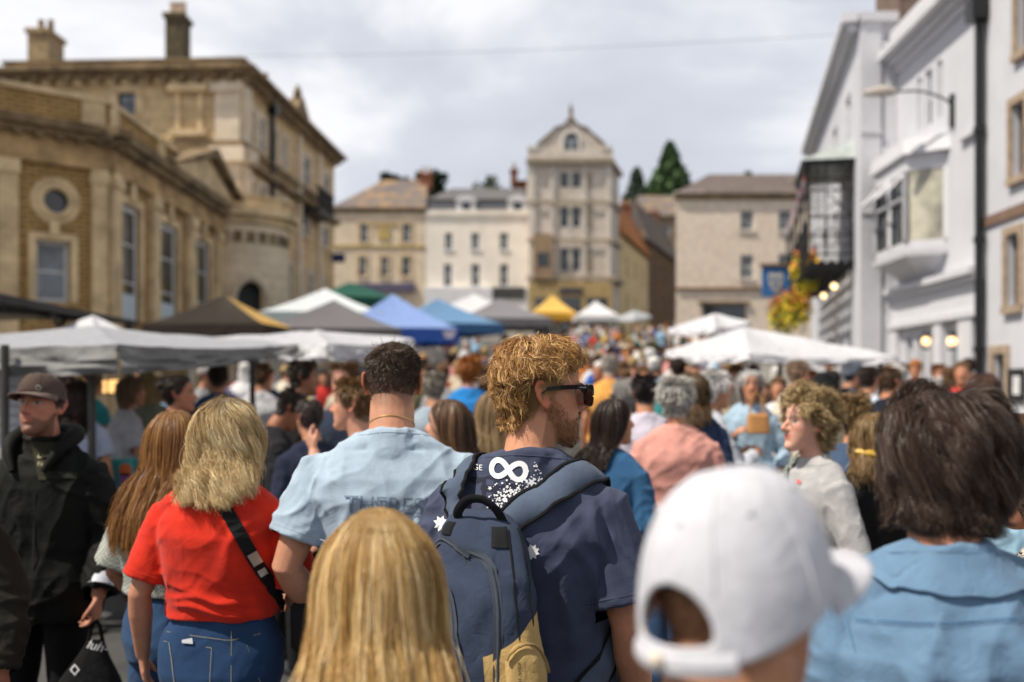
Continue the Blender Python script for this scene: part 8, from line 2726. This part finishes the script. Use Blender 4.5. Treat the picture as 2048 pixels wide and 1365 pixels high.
def accessories():
    # tan handbag of the woman in dark glasses
    p = P(1516, 846, 7.35)
    b = empty('handbag', p, 'tan leather handbag carried by the woman in dark glasses', 'bag')
    mb = MB(); mb.add(*loft([(0, 0, -.08, .07, .05, 4), (0, 0, -.07, .085, .06, 4), (0, 0, .05, .075, .045, 4), (0, 0, .07, .06, .02, 4)], 24)); mb.build('bag_body', plain('tan_leather', (.42, .20, .06), .5), b, world=False, smooth=True)
    mb = MB(); mb.tube(catmull([(-.06, 0, .06), (-.04, .02, .2), (.02, .03, .2), (.05, 0, .06)], 14), .008, 6); mb.build('bag_handle', plain('tan_leather', (.42, .20, .06), .5), b, world=False)
    # little curly dog
    p = P(1522, 940, 6.9)
    dg = empty('dog', (p.x, p.y, g(6.9)), 'small fluffy golden brown dog standing among the crowd legs', 'dog')
    pcs = [tube([(-.20, 0, .27), (-.10, 0, .30), (.05, 0, .30), (.16, 0, .31)], [.07, .10, .11, .085], 14), tube([(.14, 0, .32), (.20, 0, .40), (.23, 0, .45)], [.075, .065, .06], 12), ball((.25, 0, .47), .072), tube([(.27, 0, .455), (.34, 0, .44)], [.042, .030], 10), tube([(-.20, 0, .30), (-.27, 0, .38), (-.25, 0, .45)], [.03, .03, .02], 8)]
    for x in (-.15, .12):
        for y in (-.055, .055):
            pcs.append(tube([(x, y, .27), (x - .015 if x < 0 else x, y, .15), (x + .01, y, .03), (x + .04, y, .02)], [.048, .032, .026, .024], 10))
    for y in (-.06, .06): pcs.append(tube([(.24, y, .52), (.235, y * 1.35, .47), (.24, y * 1.4, .41)], [.02, .03, .018], 8))
    me = fuse(pcs, .012, 2)
    V, Nn = co(me), no(me); setco(me, V + Nn * (pn(V * 30) * .02)[:, None])
    set_col(me, np.array([.33, .18, .07])[None] * (1 + .5 * pn(V * 18)[:, None]))
    obj_me('body', me, attr_mat('fur', .9, .1, nscale=80, namt=.3), dg); dg.rotation_euler = (0, 0, R(-60))
    # small black rucksack on the grey haired person
    p = P(1250, 850, 7.35)
    b = empty('rucksack', p, 'small black rucksack on the grey haired person in the crowd', 'backpack')
    mb = MB(); mb.add(*loft([(0, 0, -.18, .11, .05, 3), (0, -.01, -.16, .13, .08, 3), (0, -.01, .06, .125, .075, 3), (0, 0, .16, .09, .05, 3), (0, 0, .18, .04, .02, 3)], 24)); mb.build('bag_body', cloth((.03, .03, .033), name='black_pack'), b, world=False, smooth=True)
    mb = MB(); mb.box(-.09, -.105, -.14, .09, -.07, -.02); mb.build('front_pocket', cloth((.045, .045, .05), name='grey_pack'), b, world=False, bevel=.012)
    for s in (-1, 1):
        mb = MB(); mb.tube([(s * .07, .03, .16), (s * .085, .07, .22), (s * .09, .15, .22)], [(.025, .006)] * 3, 8); mb.build('strap', cloth((.03, .03, .033), name='black_pack'), b, world=False)
accessories()
# ================================================================== the crowd up the street
def proto(fem, kind, hair, H):
    """one set of meshes; copies share them and take their own colours"""
    m = make_person('x', (0, 0, -50), 0, H=H, fem=fem, vox=.016, top=dict(kind=kind, col=(.5, .5, .5), loose=.035, z0=.84), legs=dict(col=(.1, .1, .1)), scalp=(.06, .04, .03))
    pcs = []
    n = 24
    def shell(z0f, z0b, s, zt=.0):
        V = []
        zz = np.linspace(0, 1, 12)
        for t in zz:
            for k in range(n):
                phi = 2 * math.pi * k / n
                lo = z0f + (z0b - z0f) * (1 - math.cos(phi)) / 2
                z = lo + (.122 - lo) * t
                q = head_surf(np.array([phi]), np.array([min(z, .1225)]), fem, s)[0]
                V.append(Vector((q[0], q[1] - .006, q[2] + .014 * t + .004)))
        Fc = [(j * n + k, j * n + (k + 1) % n, (j + 1) * n + (k + 1) % n, (j + 1) * n + k) for j in range(11) for k in range(n)] + [tuple(range(n))[::-1], tuple(range(11 * n, 12 * n))]
        return V, Fc
    if hair == 'short': pcs = [shell(.075, -.05, 1.13)]
    if hair == 'cap': pcs = [shell(.045, .0, 1.16), tube([(0, .06, .052), (0, .13, .045), (0, .16, .036)], [(.07, .012), (.062, .008), (.03, .006)], 12)]
    if hair == 'hat': pcs = [shell(.06, .03, 1.2), loft([(0, -.005, .045, .15, .17, 2), (0, -.005, .055, .15, .17, 2)], 24)]
    if hair == 'bob': pcs = [shell(.07, -.07, 1.17), tube([(0, -.05, .05), (0, -.07, -.03), (0, -.075, -.10)], [(.085, .05), (.09, .045), (.08, .03)], 16)]
    if hair == 'long': pcs = [shell(.07, -.07, 1.15), tube([(0, -.05, .05), (0, -.075, -.06), (0, -.095, -.18), (0, -.10, -.29)], [(.082, .05), (.09, .035), (.085, .03), (.05, .02)], 16)]
    pcs = [([m.hmS @ Vector(v) for v in V], F_) for V, F_ in pcs]
    me = fuse(pcs, .010, 3)
    V, Nn = co(me), no(me)
    setco(me, V + Nn * (pn(V * np.array([60, 60, 14])) * .012)[:, None] * (0 if hair in ('cap', 'hat') else 1))
    h = obj_me('hair' if hair not in ('cap', 'hat') else hair, me, cloth((.1, .1, .1)), m.root)
    out = dict(root=m.root, parts=[m.body, m.legs, m.top, h], fem=fem, kind=kind, hair=hair, H=H)
    return out
PROTO = [proto(False, 'tee', 'short', 1.76), proto(False, 'jacket', 'short', 1.78), proto(True, 'tee', 'long', 1.64), proto(True, 'jacket', 'bob', 1.63), proto(True, 'tee', 'bob', 1.66), proto(False, 'tee', 'cap', 1.75), proto(True, 'jacket', 'long', 1.65), proto(True, 'tee', 'hat', 1.64)]
COLS = dict(white=(.68, .68, .68), black=(.014, .014, .016), navy=(.018, .026, .07), red=(.50, .03, .025), orange=(.62, .22, .05), pink=(.62, .28, .28), sky_blue=(.28, .45, .62), royal_blue=(.03, .10, .38), mint=(.36, .55, .46), olive=(.10, .10, .045), grey=(.26, .26, .27), beige=(.50, .42, .31), lilac=(.42, .36, .52), maroon=(.16, .02, .035), yellow=(.66, .47, .08), teal=(.03, .22, .23), cream=(.64, .58, .47), brown=(.13, .075, .04))
HCOL = dict(dark=(.022, .014, .010), brown=(.10, .055, .028), fair=(.38, .26, .12), grey=(.36, .34, .32), ginger=(.30, .11, .03), white=(.62, .60, .57))
rng = random.Random(77)
ZONES = [(1110, 1175, 40, 70, 'below the yellow gazebo'), (1175, 1245, 40, 70, 'below the small white gazebo'), (1245, 1440, 40, 70, 'at the foot of the lane'), (700, 1110, 26, 70, 'by the grey gazebo'),
         (840, 1000, 12, 26, 'in front of the blue gazebos'), (1000, 1160, 12, 40, 'up the street beyond the sunglasses'), (1160, 1260, 12, 40, 'beyond the orange top'), (1260, 1420, 12, 40, 'left of the broad white canopy'),
         (1420, 1700, 9, 40, 'under the broad white canopy'), (1700, 2048, 9, 40, 'in front of the white inn'), (0, 840, 9, 70, 'among the stalls on the left')]
def zone(px, Y):
    for a, b, c, d, t in ZONES:
        if a <= px < b and c <= Y < d: return t
    return 'in the middle of the street'
used, spots = set(), []
def place(px, Y, first):
    x = (px - CX) / F * Y
    for (a, b) in spots:
        if (a - x) ** 2 + (b - Y) ** 2 < .30: return False
    for _ in range(60):
        pr = rng.choice(PROTO)
        cn = rng.choice(['white', 'white', 'white', 'cream', 'grey', 'beige', 'beige', 'sky_blue', 'sky_blue', 'pink', 'black', 'navy'] + list(COLS))
        hn = rng.choice(['dark', 'dark', 'brown', 'brown', 'fair', 'grey', 'ginger', 'white'])
        gar = 'T-shirt' if pr['kind'] == 'tee' else 'jacket'
        tn = cn.replace('_', ' ')
        if pr['hair'] in ('cap', 'hat'): hd = 'person in %s %s and %s %s' % (hn if hn not in ('dark', 'fair') else {'dark': 'black', 'fair': 'straw'}[hn], pr['hair'], tn, gar)
        else: hd = 'person with %s %s hair in %s %s' % ({'short': 'short', 'bob': 'bobbed', 'long': 'long'}[pr['hair']], hn, tn, gar)
        lab = hd + ' ' + zone(px, Y)
        if lab not in used: break
    else:
        return False
    used.add(lab); spots.append((x, Y))
    r = pr['root'].copy(); C.objects.link(r)
    s = rng.uniform(.96, 1.05)
    r.location = (x, Y, g(Y)); r.scale = (s, s, s)
    r.rotation_euler = (0, 0, R(rng.choice([0, 0, 0, 20, -20, 180, 170, 90, -90]) + rng.uniform(-25, 25)))
    r['label'] = lab; r['category'] = 'person'; r['group'] = 'people in the market crowd'
    lc = rng.choice([(.03, .06, .13), (.012, .012, .014), (.10, .14, .22), (.30, .26, .19)])
    for o in pr['parts']:
        c = o.copy(); C.objects.link(c); c.parent = r
        nm = o.name.split('.')[0]
        if nm in ('body',): continue
        c.material_slots[0].link = 'OBJECT'
        col = lc if nm == 'trousers' else COLS[cn] if nm in ('t_shirt', 'jacket') else HCOL[hn]
        c.material_slots[0].material = cloth(col)
    return True
n = 0
for px0, px1, y0, y1, cnt in ((1140, 1420, 30, 62, 90), (1000, 1330, 16, 32, 42), (1180, 1420, 11, 18, 14), (840, 1010, 11, 22, 26), (1420, 1700, 9.5, 16, 16), (1690, 1960, 9.5, 15, 14), (400, 800, 10, 16, 18), (840, 1100, 26, 50, 12), (60, 400, 9.5, 12, 6), (1330, 1460, 18, 30, 10)):
    k = t = 0
    while k < cnt and t < cnt * 30:
        t += 1
        if place(rng.uniform(px0, px1), y0 + (y1 - y0) * rng.random() ** 1.1, n): k += 1
for pr in PROTO:
    for o in pr['parts']: bpy.data.objects.remove(o)
    bpy.data.objects.remove(pr['root'])
